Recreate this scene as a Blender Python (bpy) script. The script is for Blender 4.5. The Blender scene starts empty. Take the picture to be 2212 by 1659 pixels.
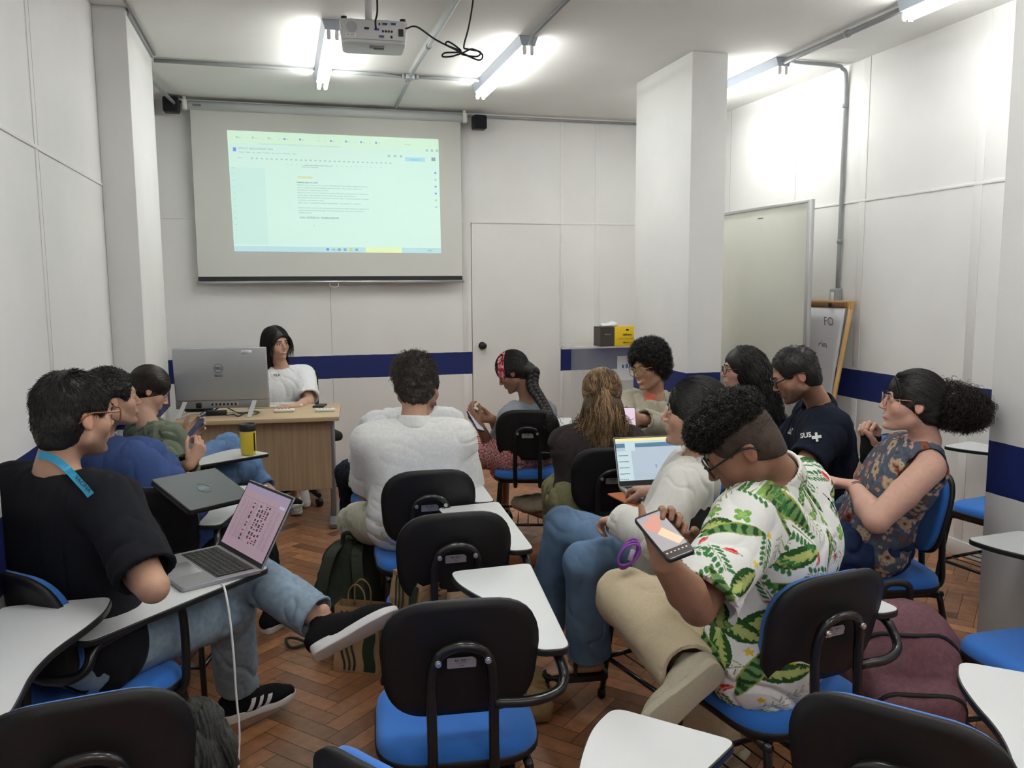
import bpy, bmesh, math, random
import numpy as np
from mathutils import Vector, Matrix
rng = np.random.default_rng(7)
random.seed(7)
SC = bpy.context.scene
COL = SC.collection

# ------------------------------------------------------------------ camera
FPX, YAW, PITCH, ROLL, CAMH = 1800.225, 0.26781, 0.11844, -0.00583, 1.5669
def _cam_axes():
    cy, sy, cp, sp = math.cos(YAW), math.sin(YAW), math.cos(PITCH), math.sin(PITCH)
    f = np.array([sy*cp, cy*cp, -sp]); r = np.array([cy, -sy, 0.0]); u = np.cross(r, f)
    cr, sr = math.cos(ROLL), math.sin(ROLL)
    return f, cr*r+sr*u, -sr*r+cr*u
CF, CR_, CU = _cam_axes()
CPOS = np.array([0, 0, CAMH])
cam_data = bpy.data.cameras.new('camera')
cam = bpy.data.objects.new('camera', cam_data)
COL.objects.link(cam)
cam_data.sensor_width = 36.0
cam_data.lens = FPX/2212*36.0
cam_data.clip_start = 0.02
cam.matrix_world = Matrix([[CR_[0], CU[0], -CF[0], CPOS[0]], [CR_[1], CU[1], -CF[1], CPOS[1]],
                           [CR_[2], CU[2], -CF[2], CPOS[2]], [0, 0, 0, 1]])
SC.camera = cam
# ------------------------------------------------------------------ world, exposure
w = bpy.data.worlds.new('world'); SC.world = w; w.use_nodes = True
w.node_tree.nodes['Background'].inputs[0].default_value = (0.9, 0.95, 1.0, 1)
w.node_tree.nodes['Background'].inputs[1].default_value = 0.15
SC.view_settings.view_transform = 'Standard'
SC.view_settings.look = 'None'
SC.view_settings.exposure = 0.48
SC.view_settings.gamma = 1.0
SC.view_settings.use_curve_mapping = False
SC.cycles.adaptive_threshold = .03
SC.cycles.max_bounces = 6
SC.cycles.diffuse_bounces = 4
SC.cycles.glossy_bounces = 3
SC.cycles.transmission_bounces = 5
SC.cycles.transparent_max_bounces = 6
SC.cycles.caustics_reflective = False
SC.cycles.caustics_refractive = False
TUBE_POWER = 29.0        # emission strength of the fluorescent tubes

# ------------------------------------------------------------------ geometry of views -> points of the room
def pd(px, py, d):
    """room point seen at (px, py) of the photo at distance d along the optical axis"""
    return CPOS + d*(CF + CR_*(px-1106)/FPX - CU*(py-829.5)/FPX)
def pz(px, py, z):
    r = CF + CR_*(px-1106)/FPX - CU*(py-829.5)/FPX
    return CPOS + r*(z-CAMH)/r[2]
def py_(px, py, Y):
    r = CF + CR_*(px-1106)/FPX - CU*(py-829.5)/FPX
    return CPOS + r*Y/r[1]
def px_(px, py, X):
    r = CF + CR_*(px-1106)/FPX - CU*(py-829.5)/FPX
    return CPOS + r*X/r[0]
def reach(anchor, L, px, py, far):
    """point seen at (px, py) whose distance from anchor is L (a bone of length L)"""
    r = CF + CR_*(px-1106)/FPX - CU*(py-829.5)/FPX
    rn = r/np.linalg.norm(r); v = np.asarray(anchor)-CPOS
    t = v@rn; q = v@v-t*t; h = L*L-q
    if h <= 0:
        return CPOS+rn*t
    return CPOS+rn*(t+(math.sqrt(h) if far else -math.sqrt(h)))
def nrm(v):
    v = np.asarray(v, float); return v/(np.linalg.norm(v)+1e-12)
def azv(deg, pitch=0):
    a, b = math.radians(deg), math.radians(pitch)
    return np.array([math.sin(a)*math.cos(b), math.cos(a)*math.cos(b), math.sin(b)])

# ------------------------------------------------------------------ tagging and linking
def empty(name, loc=(0, 0, 0), az=0.0):
    o = bpy.data.objects.new(name, None); COL.objects.link(o)
    o.location = loc; o.rotation_euler = (0, 0, -math.radians(az)); o.empty_display_size = 0.1
    return o
def tag(o, label=None, cat=None, group=None, kind=None):
    if label: o['label'] = label
    if cat: o['category'] = cat
    if group: o['group'] = group
    if kind: o['kind'] = kind
    return o
def mesh_arrays(name, V, F, smooth=True, col=None):
    V = np.asarray(V, np.float32); me = bpy.data.meshes.new(name)
    F = np.asarray(F, np.int32); n = len(F); k = F.shape[1]
    me.vertices.add(len(V)); me.vertices.foreach_set('co', V.ravel())
    me.loops.add(n*k); me.loops.foreach_set('vertex_index', F.ravel())
    me.polygons.add(n); me.polygons.foreach_set('loop_start', np.arange(0, n*k, k, dtype=np.int32))
    me.polygons.foreach_set('loop_total', np.full(n, k, np.int32))
    me.update(calc_edges=True)
    if smooth: me.polygons.foreach_set('use_smooth', np.ones(n, bool))
    if col is not None:
        a = me.color_attributes.new('Col', 'FLOAT_COLOR', 'POINT')
        c = np.ones((len(V), 4), np.float32); c[:, :3] = col
        a.data.foreach_set('color', c.ravel())
    me.validate()
    return me
def link(name, me, m=None, parent=None):
    o = bpy.data.objects.new(name, me); COL.objects.link(o)
    if m is not None and not me.materials: me.materials.append(m)
    if parent is not None: o.parent = parent
    return o
def bm_obj(name, bm, m=None, parent=None, smooth=False, bevel=0, seg=2, mats=None, sub=0):
    me = bpy.data.meshes.new(name)
    bmesh.ops.recalc_face_normals(bm, faces=bm.faces)
    bm.to_mesh(me); bm.free()
    if smooth:
        for p in me.polygons: p.use_smooth = True
    o = bpy.data.objects.new(name, me); COL.objects.link(o)
    if mats:
        for q in mats: me.materials.append(q)
    elif m is not None: me.materials.append(m)
    if parent is not None: o.parent = parent
    if bevel:
        md = o.modifiers.new('bevel', 'BEVEL'); md.width = bevel; md.segments = seg; md.limit_method = 'ANGLE'; md.angle_limit = 0.6
    if sub:
        md = o.modifiers.new('sub', 'SUBSURF'); md.levels = sub; md.render_levels = sub
    return o
def bbox(bm, x0, x1, y0, y1, z0, z1, mi=0, M=None):
    vs = [bm.verts.new(v) for v in [(x0, y0, z0), (x1, y0, z0), (x1, y1, z0), (x0, y1, z0), (x0, y0, z1), (x1, y0, z1), (x1, y1, z1), (x0, y1, z1)]]
    for f in [(0, 3, 2, 1), (4, 5, 6, 7), (0, 1, 5, 4), (1, 2, 6, 5), (2, 3, 7, 6), (3, 0, 4, 7)]:
        fc = bm.faces.new([vs[i] for i in f]); fc.material_index = mi
    if M is not None: bmesh.ops.transform(bm, matrix=M, verts=vs)
    return vs
def boxo(name, x0, x1, y0, y1, z0, z1, m, parent=None, bevel=0.0, seg=2):
    bm = bmesh.new(); bbox(bm, x0, x1, y0, y1, z0, z1)
    return bm_obj(name, bm, m, parent, bevel=bevel, seg=seg, smooth=bevel > 0)
def tube(bm, pts, r, n=10, cap=True, mi=0, closed=False):
    """swept tube through pts; r number or list"""
    pts = [Vector(p) for p in pts]; N = len(pts)
    rs = [r]*N if not hasattr(r, '__len__') else r
    rings = []; prev = None
    for i, p in enumerate(pts):
        if closed: t = (pts[(i+1) % N]-pts[i-1]).normalized()
        else: t = (pts[min(i+1, N-1)]-pts[max(i-1, 0)]).normalized()
        if prev is None:
            a = Vector((0, 0, 1)) if abs(t.z) < .9 else Vector((1, 0, 0))
            s = t.cross(a).normalized()
        else:
            s = (prev-t*prev.dot(t)).normalized()
        prev = s; b = t.cross(s)
        rings.append([bm.verts.new(p+(s*math.cos(2*math.pi*k/n)+b*math.sin(2*math.pi*k/n))*rs[i]) for k in range(n)])
    for i in range(N if closed else N-1):
        A, B = rings[i], rings[(i+1) % N]
        for k in range(n):
            f = bm.faces.new((A[k], A[(k+1) % n], B[(k+1) % n], B[k])); f.smooth = True; f.material_index = mi
    if cap and not closed:
        for R_ in (rings[0], rings[-1]):
            try: f = bm.faces.new(R_); f.material_index = mi
            except Exception: pass
def spline(ctrl, n=8):
    P = [np.asarray(c, float) for c in ctrl]; P = [2*P[0]-P[1]]+P+[2*P[-1]-P[-2]]
    out = []
    for i in range(1, len(P)-2):
        for k in range(n):
            t = k/n; a, b, c, d = P[i-1:i+3]
            out.append(.5*((2*b)+(c-a)*t+(2*a-5*b+4*c-d)*t*t+(-a+3*b-3*c+d)*t**3))
    out.append(P[-2]); return out
def lathe(bm, prof, n=32, c=(0, 0, 0), mi=0):
    rings = []
    for r, z in prof:
        rings.append([bm.verts.new((c[0]+r*math.cos(2*math.pi*k/n), c[1]+r*math.sin(2*math.pi*k/n), c[2]+z)) for k in range(n)])
    for A, B in zip(rings[:-1], rings[1:]):
        for k in range(n):
            f = bm.faces.new((A[k], A[(k+1) % n], B[(k+1) % n], B[k])); f.smooth = True; f.material_index = mi
    for R_ in (rings[0], rings[-1]):
        f = bm.faces.new(R_); f.material_index = mi
def prism(bm, outline, z0, z1, mi=0, mi_side=None, M=None):
    a = [bm.verts.new((p[0], p[1], z0)) for p in outline]; b = [bm.verts.new((p[0], p[1], z1)) for p in outline]
    f = bm.faces.new(a[::-1]); f.material_index = mi
    f = bm.faces.new(b); f.material_index = mi
    n = len(a)
    for i in range(n):
        f = bm.faces.new((a[i], a[(i+1) % n], b[(i+1) % n], b[i])); f.material_index = mi if mi_side is None else mi_side
    if M is not None: bmesh.ops.transform(bm, matrix=M, verts=a+b)
    return a, b
def round_poly(pts, rad, seg=6):
    out = []; n = len(pts)
    for i in range(n):
        p = np.array(pts[i], float); a = np.array(pts[i-1], float); b = np.array(pts[(i+1) % n], float)
        r = rad[i] if hasattr(rad, '__len__') else rad
        u = nrm(a-p); v = nrm(b-p); r = min(r, .48*np.linalg.norm(a-p), .48*np.linalg.norm(b-p))
        p0, p1 = p+u*r, p+v*r
        for k in range(seg+1):
            t = k/seg; out.append((1-t)**2*p0+2*t*(1-t)*p+t*t*p1)
    return out
def text_mesh(s, size, font_scale=1.0, bold=0.0, align='CENTER'):
    cu = bpy.data.curves.new('txt', 'FONT'); cu.body = s; cu.size = size; cu.align_x = align; cu.offset = bold
    cu.resolution_u = 2
    o = bpy.data.objects.new('txt', cu); COL.objects.link(o)
    bpy.context.view_layer.update()
    me = bpy.data.meshes.new_from_object(o.evaluated_get(bpy.context.evaluated_depsgraph_get()))
    COL.objects.unlink(o); bpy.data.objects.remove(o); bpy.data.curves.remove(cu)
    V = np.array([v.co[:] for v in me.vertices]) if len(me.vertices) else np.zeros((0, 3))
    Fs = [tuple(p.vertices) for p in me.polygons]
    bpy.data.meshes.remove(me)
    return V, Fs
def add_text(bm, s, size, O, U, Vv, bold=0.0, align='CENTER', mi=0, off=0.0006, xs=1.0, curve=None):
    V, Fs = text_mesh(s, size, bold=bold, align=align)
    if not len(V): return
    U = nrm(U); Vv = nrm(Vv); N = np.cross(U, Vv)
    P = []
    for v in V:
        q = np.asarray(O)+U*v[0]*xs+Vv*v[1]+N*off
        if curve is not None: q = curve(q)
        P.append(bm.verts.new(q))
    for f in Fs:
        try:
            fc = bm.faces.new([P[i] for i in f]); fc.material_index = mi
        except Exception: pass

# ------------------------------------------------------------------ materials
def mat(name, col, rough=0.6, metal=0.0, noise=0.0, nscale=30.0, bump=0.0, bscale=200.0, spec=0.5, emit=None, estr=0.0,
        attr=False, sheen=0.0, sss=0.0, alpha=1.0, trans=0.0, ior=1.45, coat=0.0, stretch=None, weave=0.0, wscale=500.0):
    m = bpy.data.materials.new(name); m.use_nodes = True
    nt = m.node_tree; N = nt.nodes; L = nt.links; b = N['Principled BSDF']
    b.inputs['Base Color'].default_value = (*col, 1); b.inputs['Roughness'].default_value = rough
    b.inputs['Metallic'].default_value = metal; b.inputs['Specular IOR Level'].default_value = spec
    b.inputs['IOR'].default_value = ior
    if coat: b.inputs['Coat Weight'].default_value = coat; b.inputs['Coat Roughness'].default_value = .15
    if sheen: b.inputs['Sheen Weight'].default_value = sheen
    if trans: b.inputs['Transmission Weight'].default_value = trans
    if alpha < 1: b.inputs['Alpha'].default_value = alpha
    if emit is not None:
        b.inputs['Emission Color'].default_value = (*emit, 1); b.inputs['Emission Strength'].default_value = estr
    tc = N.new('ShaderNodeTexCoord'); src = tc.outputs['Object']
    if stretch:
        mp = N.new('ShaderNodeMapping'); mp.inputs['Scale'].default_value = stretch
        L.new(src, mp.inputs['Vector']); src = mp.outputs[0]
    base = None
    if attr:
        at = N.new('ShaderNodeAttribute'); at.attribute_name = 'Col'; base = at.outputs['Color']
    if noise:
        nz = N.new('ShaderNodeTexNoise'); nz.inputs['Scale'].default_value = nscale; nz.inputs['Detail'].default_value = 5
        L.new(src, nz.inputs['Vector'])
        mr = N.new('ShaderNodeMapRange'); mr.inputs['From Min'].default_value = .3; mr.inputs['From Max'].default_value = .7
        mr.inputs['To Min'].default_value = 1-noise; mr.inputs['To Max'].default_value = 1+noise
        L.new(nz.outputs[0], mr.inputs['Value'])
        mx = N.new('ShaderNodeVectorMath'); mx.operation = 'SCALE'
        if base is not None: L.new(base, mx.inputs[0])
        else: mx.inputs[0].default_value = col
        L.new(mr.outputs[0], mx.inputs['Scale']); base = mx.outputs[0]
    if base is not None: L.new(base, b.inputs['Base Color'])
    if sss:
        b.inputs['Subsurface Weight'].default_value = sss; b.inputs['Subsurface Radius'].default_value = (1, .35, .2)
        b.inputs['Subsurface Scale'].default_value = .006
    if bump or weave:
        h = None
        if bump:
            nz2 = N.new('ShaderNodeTexNoise'); nz2.inputs['Scale'].default_value = bscale; nz2.inputs['Detail'].default_value = 3
            L.new(src, nz2.inputs['Vector']); h = nz2.outputs[0]
        else:
            wv = N.new('ShaderNodeTexVoronoi'); wv.inputs['Scale'].default_value = wscale; L.new(src, wv.inputs['Vector']); h = wv.outputs[0]
        bp = N.new('ShaderNodeBump'); bp.inputs['Strength'].default_value = bump or weave; bp.inputs['Distance'].default_value = .002
        L.new(h, bp.inputs['Height']); L.new(bp.outputs[0], b.inputs['Normal'])
    return m

# ------------------------------------------------------------------ signed distance modelling of bodies and cloth
def P_c(a, b, ra, rb, k=.012, n=None, s=1.0, op='+'):
    return dict(t='c', a=np.asarray(a, float), b=np.asarray(b, float), ra=ra, rb=rb, k=k, n=None if n is None else nrm(n), s=s, op=op)
def P_e(c, r, R=None, k=.012, op='+'):
    return dict(t='e', c=np.asarray(c, float), r=np.asarray(r, float), R=np.eye(3) if R is None else np.asarray(R), k=k, op=op)
def P_b(c, h, R=None, rd=.005, k=.004, op='+'):
    return dict(t='b', c=np.asarray(c, float), h=np.asarray(h, float), R=np.eye(3) if R is None else np.asarray(R), rd=rd, k=k, op=op)
def P_y(a, b, r, k=.004, op='-'):
    return dict(t='y', a=np.asarray(a, float), b=np.asarray(b, float), r=r, k=k, op=op)
def sd(p, q):
    t = q['t']
    if t == 'c':
        a, b = q['a'], q['b']; ab = b-a; L2 = ab@ab+1e-12
        v = p-a; h = np.clip(v@ab/L2, 0, 1); v = v-h[..., None]*ab
        r = q['ra']+(q['rb']-q['ra'])*h
        l = np.sqrt((v*v).sum(-1))
        if q['n'] is not None and q['s'] != 1:
            vn = v@q['n']; v2 = v+q['n']*(vn*(q['s']-1))[..., None]
            l2 = np.sqrt((v2*v2).sum(-1))+1e-9
            return (l2-r)*np.clip(l/l2, 1/q['s'] if q['s'] > 1 else 1, 1)
        return l-r
    if t == 'e':
        v = (p-q['c'])@q['R']; k0 = np.sqrt(((v/q['r'])**2).sum(-1)); k1 = np.sqrt(((v/q['r']**2)**2).sum(-1))+1e-9
        return k0*(k0-1)/k1
    if t == 'b':
        v = np.abs((p-q['c'])@q['R'])-q['h']+q['rd']
        return np.sqrt((np.maximum(v, 0)**2).sum(-1))+np.minimum(v.max(-1), 0)-q['rd']
    if t == 'y':
        a, b = q['a'], q['b']; ab = b-a; L = np.linalg.norm(ab); d = ab/L
        v = p-a; h = v@d; rad = np.sqrt(np.maximum((v*v).sum(-1)-h*h, 0))-q['r']; e = np.abs(h-L/2)-L/2
        return np.minimum(np.maximum(rad, e), 0)+np.sqrt(np.maximum(rad, 0)**2+np.maximum(e, 0)**2)
def aabb(q):
    t = q['t']
    if t == 'c': r = max(q['ra'], q['rb']); return np.minimum(q['a'], q['b'])-r, np.maximum(q['a'], q['b'])+r
    if t == 'y': r = q['r']; return np.minimum(q['a'], q['b'])-r, np.maximum(q['a'], q['b'])+r
    r = np.linalg.norm(q['r'] if t == 'e' else q['h'])
    if t == 'e': r = max(q['r'])
    return q['c']-r, q['c']+r
def sdf_eval(P, prims):
    F = np.full(P.shape[:-1], 1.0)
    for q in prims:
        d = sd(P, q); k = q['k']
        F = comb(F, d, k, q['op'])
    return F
def comb(F, d, k, op):
    if op == '+':
        h = np.clip(.5+.5*(F-d)/k, 0, 1); return F*(1-h)+d*h-k*h*(1-h)
    if op == '-':
        h = np.clip(.5-.5*(F+d)/k, 0, 1); return F*(1-h)-d*h+k*h*(1-h)
    h = np.clip(.5-.5*(F-d)/k, 0, 1); return F*(1-h)+d*h+k*h*(1-h)
def sdf_mesh(prims, vox, B=8):
    blk = B*vox; R = blk*.87; keys = []
    for q in prims:
        lo, hi = aabb(q); i0 = np.floor((lo-q['k']-vox)/blk).astype(int); i1 = np.floor((hi+q['k']+vox)/blk).astype(int)
        g = np.stack(np.meshgrid(*[np.arange(i0[a], i1[a]+1) for a in range(3)], indexing='ij'), -1).reshape(-1, 3)
        d = sd((g+.5)*blk, q); s = q['s'] if q['t'] == 'c' else 1.0
        keys.append(g[np.abs(d) < R*1.15+q['k']*.5+vox])
    g = np.unique(np.concatenate(keys), axis=0); nb = len(g)
    off = np.stack(np.meshgrid(*[np.arange(-1, B+1)]*3, indexing='ij'), -1).reshape(-1, 3)
    P = ((g*B)[:, None, :]+off[None])*vox
    P = P.astype(np.float64); C = (g+.5)*blk
    F = np.full(P.shape[:2], 1.0)
    for q in prims:
        lo, hi = aabb(q); m = R*1.0+q['k']+vox*2
        sel = np.where(((C > lo-m) & (C < hi+m)).all(1))[0]
        if len(sel) == 0: continue
        F[sel] = comb(F[sel], sd(P[sel], q), q['k'], q['op'])
    n = B+2; F = F.reshape(nb, n, n, n)
    ins = F < 0
    mixed = ins.reshape(nb, -1).any(1) & ~ins.reshape(nb, -1).all(1)
    F = F[mixed]; ins = ins[mixed]; g = g[mixed]; nb = len(g)
    m = B+1
    corners = [(a, b, c) for a in (0, 1) for b in (0, 1) for c in (0, 1)]
    S = lambda A, c: A[:, c[0]:c[0]+m, c[1]:c[1]+m, c[2]:c[2]+m]
    num = np.zeros((nb, m, m, m, 3)); cnt = np.zeros((nb, m, m, m))
    for c0 in corners:
        for ax in range(3):
            if c0[ax]: continue
            c1 = list(c0); c1[ax] = 1
            f0, f1 = S(F, c0), S(F, c1); x = S(ins, c0) != S(ins, c1)
            t = np.where(x, f0/(f0-f1+1e-20), 0)
            for a in range(3): num[..., a] += np.where(x, c0[a]+(t if a == ax else 0), 0)
            cnt += x
    act = cnt > 0; bi, ci, cj, ck = np.where(act)
    cell = g[bi]*B+np.stack([ci, cj, ck], 1)-1
    pos = (cell+num[act]/cnt[act][:, None])*vox
    mn = cell.min(0); dim = cell.max(0)-mn+2
    cid = ((cell[:, 0]-mn[0])*dim[1]+(cell[:, 1]-mn[1]))*dim[2]+(cell[:, 2]-mn[2])
    uid, first = np.unique(cid, return_index=True)
    V = pos[first]
    quads = []
    for ax in range(3):
        e1, e2 = [(1, 2), (2, 0), (0, 1)][ax]
        a0 = ins[:, 1:B+1, 1:B+1, 1:B+1]
        sl = [slice(1, B+1)]*3; sl[ax] = slice(2, B+2)
        a1 = ins[(slice(None),)+tuple(sl)]
        bi, i, j, k = np.where(a0 != a1)
        c = g[bi]*B+np.stack([i, j, k], 1)
        fl = a0[bi, i, j, k]
        ids = []
        for d1, d2 in ((-1, -1), (0, -1), (0, 0), (-1, 0)):
            cc = c.copy(); cc[:, e1] += d1; cc[:, e2] += d2
            q = ((cc[:, 0]-mn[0])*dim[1]+(cc[:, 1]-mn[1]))*dim[2]+(cc[:, 2]-mn[2])
            ix = np.searchsorted(uid, q); ix = np.clip(ix, 0, len(uid)-1)
            ids.append(np.where(uid[ix] == q, ix, -1))
        Q = np.stack(ids, 1); Q[~fl] = Q[~fl][:, ::-1]
        quads.append(Q[(Q >= 0).all(1)])
    return V, np.concatenate(quads)
def vnormals(V, Fq):
    a = V[Fq[:, 2]]-V[Fq[:, 0]]; b = V[Fq[:, 3]]-V[Fq[:, 1]]; n = np.cross(a, b)
    N = np.zeros_like(V)
    for k in range(4):
        for c in range(3): N[:, c] += np.bincount(Fq[:, k], n[:, c], minlength=len(V))
    return N/(np.linalg.norm(N, axis=1)[:, None]+1e-12)
def smooth_mesh(V, Fq, it=1, lam=.5):
    for _ in range(it):
        S = np.zeros_like(V); c = np.zeros(len(V))
        for k in range(4):
            i, j = Fq[:, k], Fq[:, (k+1) % 4]
            for a in range(3):
                S[:, a] += np.bincount(i, V[j, a], minlength=len(V)); S[:, a] += np.bincount(j, V[i, a], minlength=len(V))
            c += np.bincount(i, minlength=len(V)); c += np.bincount(j, minlength=len(V))
        V = V+lam*(S/np.maximum(c, 1)[:, None]-V)
    return V
_tab = np.random.default_rng(3).random(4096)
def vnoise(P):
    i = np.floor(P).astype(np.int64); f = P-i; f = f*f*(3-2*f); out = 0
    for a in (0, 1):
        for b in (0, 1):
            for c in (0, 1):
                h = ((i[..., 0]+a)*73856093 ^ (i[..., 1]+b)*19349663 ^ (i[..., 2]+c)*83492791) & 4095
                wgt = (f[..., 0] if a else 1-f[..., 0])*(f[..., 1] if b else 1-f[..., 1])*(f[..., 2] if c else 1-f[..., 2])
                out = out+wgt*_tab[h]
    return out
def fnoise(P, o=3):
    s = 0; a = .5
    for i in range(o): s = s+a*vnoise(P*2**i+i*17.3); a *= .5
    return s/(1-.5**o)
def frame_from(n):
    n = nrm(n); a = np.array([0, 0, 1.]) if abs(n[2]) < .9 else np.array([1., 0, 0])
    u = nrm(np.cross(a, n)); return u, np.cross(n, u), n
# ================================================================== materials of the room
def wall_mat(name, stripe=True):
    m = bpy.data.materials.new(name); m.use_nodes = True; nt = m.node_tree; N = nt.nodes; L = nt.links; b = N['Principled BSDF']
    b.inputs['Roughness'].default_value = .55; b.inputs['Specular IOR Level'].default_value = .35
    g = N.new('ShaderNodeNewGeometry'); nz = N.new('ShaderNodeTexNoise'); nz.inputs['Scale'].default_value = 1.7; nz.inputs['Detail'].default_value = 6
    L.new(g.outputs['Position'], nz.inputs['Vector'])
    cr = N.new('ShaderNodeValToRGB'); cr.color_ramp.elements[0].position = .35; cr.color_ramp.elements[0].color = (.77, .77, .76, 1)
    cr.color_ramp.elements[1].position = .65; cr.color_ramp.elements[1].color = (.82, .82, .81, 1)
    L.new(nz.outputs[0], cr.inputs[0]); out = cr.outputs[0]
    if stripe:
        sx = N.new('ShaderNodeSeparateXYZ'); L.new(g.outputs['Position'], sx.inputs[0])
        n2 = N.new('ShaderNodeTexNoise'); n2.inputs['Scale'].default_value = 14; L.new(g.outputs['Position'], n2.inputs['Vector'])
        ad = N.new('ShaderNodeMath'); ad.operation = 'MULTIPLY_ADD'; L.new(n2.outputs[0], ad.inputs[0]); ad.inputs[1].default_value = .006; L.new(sx.outputs[2], ad.inputs[2])
        c1 = N.new('ShaderNodeMath'); c1.operation = 'GREATER_THAN'; L.new(ad.outputs[0], c1.inputs[0]); c1.inputs[1].default_value = .793
        c2 = N.new('ShaderNodeMath'); c2.operation = 'LESS_THAN'; L.new(ad.outputs[0], c2.inputs[0]); c2.inputs[1].default_value = .987
        mu = N.new('ShaderNodeMath'); mu.operation = 'MULTIPLY'; L.new(c1.outputs[0], mu.inputs[0]); L.new(c2.outputs[0], mu.inputs[1])
        mx = N.new('ShaderNodeMix'); mx.data_type = 'RGBA'; L.new(mu.outputs[0], mx.inputs['Factor']); L.new(out, mx.inputs[6]); mx.inputs[7].default_value = (.011, .022, .13, 1)
        out = mx.outputs[2]
    L.new(out, b.inputs['Base Color'])
    nb = N.new('ShaderNodeTexNoise'); nb.inputs['Scale'].default_value = 60; L.new(g.outputs['Position'], nb.inputs['Vector'])
    bp = N.new('ShaderNodeBump'); bp.inputs['Strength'].default_value = .12; bp.inputs['Distance'].default_value = .002; L.new(nb.outputs[0], bp.inputs['Height']); L.new(bp.outputs[0], b.inputs['Normal'])
    return m
M_wall = wall_mat('painted_wall'); M_plain = wall_mat('painted_plain', False)
M_ceil = mat('ceiling_paint', (.83, .84, .82), .8, noise=.03, nscale=2)
M_seam = mat('seam_shadow_gap', (.30, .30, .30), .8)
M_black = mat('black_plastic', (.012, .012, .014), .42, bump=.15, bscale=900)
M_shell = mat('backrest_shell', (.008, .008, .010), .5, noise=.3, nscale=6, bump=.2, bscale=1400)
M_blackmetal = mat('black_painted_tube', (.009, .009, .010), .28, coat=.3)
M_blue = mat('blue_upholstery', (.024, .16, .56), .85, noise=.10, nscale=500, bump=.35, bscale=900, sheen=.15)
M_tablet = mat('white_laminate', (.70, .72, .73), .32, noise=.015, nscale=8)
M_edge = mat('black_edge_band', (.012, .012, .013), .38)
M_zinc = mat('zinc_screw', (.55, .55, .55), .35, metal=1)
M_label = mat('asset_sticker', (.42, .42, .46), .4, metal=.3)
M_ink = mat('ink', (.02, .02, .025), .6)
M_grey = mat('grey_conduit', (.30, .32, .33), .5, noise=.08, nscale=8)
M_lampbody = mat('lamp_body', (.42, .47, .55), .35)
M_white = mat('white_plastic', (.78, .78, .76), .4)
M_tube = mat('fluorescent_tube', (.9, .9, .9), .3, emit=(1, .985, .93), estr=TUBE_POWER)
M_alu = mat('aluminium', (.55, .56, .57), .35, metal=.8)

D, XR, XL, ZC = 7.1425, 3.72, -.894, 3.018
def struct(o, label=None): return tag(o, label, None, None, 'structure')
# ---- floor: herringbone parquet, every block a face of one mesh over a dark bed
def build_floor():
    wdt, n = .073, 4
    V, F, C = [], [], []
    R = math.radians(45-3)
    c, s = math.cos(R), math.sin(R); r2 = np.random.default_rng(5)
    g = .0011
    for x in range(-130, 130):
        for y in range(-130, 130):
            k = (x-y) % (2*n)
            if k == 0: a = (x, y, x+n, y+1)
            elif k == 2*n-1: a = (x, y, x+1, y+n)
            else: continue
            q = np.array([[a[0]*wdt+g, a[1]*wdt+g], [a[2]*wdt-g, a[1]*wdt+g], [a[2]*wdt-g, a[3]*wdt-g], [a[0]*wdt+g, a[3]*wdt-g]])
            m = q.mean(0); wx = m[0]*c-m[1]*s+1.4; wy = m[0]*s+m[1]*c+3.2
            if not (-1.0 < wx < 3.85 and -2.0 < wy < 7.2): continue
            b = len(V)
            for p in q: V.append((p[0]*c-p[1]*s+1.4, p[0]*s+p[1]*c+3.2, 0))
            F.append((b, b+1, b+2, b+3))
            t = r2.random(); v = .60+.5*r2.random(); patch = fnoise(np.array([wx*.8, wy*.8, 0]))
            base = np.array([.255, .115, .052])*(1-t)+np.array([.190, .080, .036])*t
            if r2.random() < .10: base = np.array([.30, .14, .062])
            if r2.random() < .06: base = base*.55
            C += [base*v*(.75+.5*patch)*1.62]*4
    me = mesh_arrays('floor', V, F, smooth=False, col=np.array(C))
    m = bpy.data.materials.new('herringbone_parquet'); m.use_nodes = True; nt = m.node_tree; N = nt.nodes; L = nt.links; b = N['Principled BSDF']
    at = N.new('ShaderNodeAttribute'); at.attribute_name = 'Col'
    g_ = N.new('ShaderNodeNewGeometry'); nz = N.new('ShaderNodeTexNoise'); nz.inputs['Scale'].default_value = 45; nz.inputs['Detail'].default_value = 6
    mp = N.new('ShaderNodeMapping'); mp.inputs['Rotation'].default_value = (0, 0, R); mp.inputs['Scale'].default_value = (.5, .5, 1)
    L.new(g_.outputs['Position'], mp.inputs[0]); L.new(mp.outputs[0], nz.inputs['Vector'])
    mr = N.new('ShaderNodeMapRange'); mr.inputs['From Min'].default_value = .3; mr.inputs['From Max'].default_value = .7; mr.inputs['To Min'].default_value = .78; mr.inputs['To Max'].default_value = 1.2
    L.new(nz.outputs[0], mr.inputs[0]); sc = N.new('ShaderNodeVectorMath'); sc.operation = 'SCALE'; L.new(at.outputs['Color'], sc.inputs[0]); L.new(mr.outputs[0], sc.inputs['Scale'])
    L.new(sc.outputs[0], b.inputs['Base Color'])
    n2 = N.new('ShaderNodeTexNoise'); n2.inputs['Scale'].default_value = 3.0; L.new(g_.outputs['Position'], n2.inputs['Vector'])
    m2 = N.new('ShaderNodeMapRange'); m2.inputs['To Min'].default_value = .25; m2.inputs['To Max'].default_value = .5; L.new(n2.outputs[0], m2.inputs[0]); L.new(m2.outputs[0], b.inputs['Roughness'])
    struct(link('floor', me, m), 'worn reddish herringbone parquet floor')
    o = boxo('floor', -1.1, 4.0, -2.0, 7.4, -.06, -.0012, mat('floor_bed', (.03, .015, .008), .8)); struct(o)
build_floor()
struct(boxo('ceiling', -1.1, 4.0, -2.0, 7.4, ZC, ZC+.1, M_ceil), 'flat white ceiling')
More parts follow.
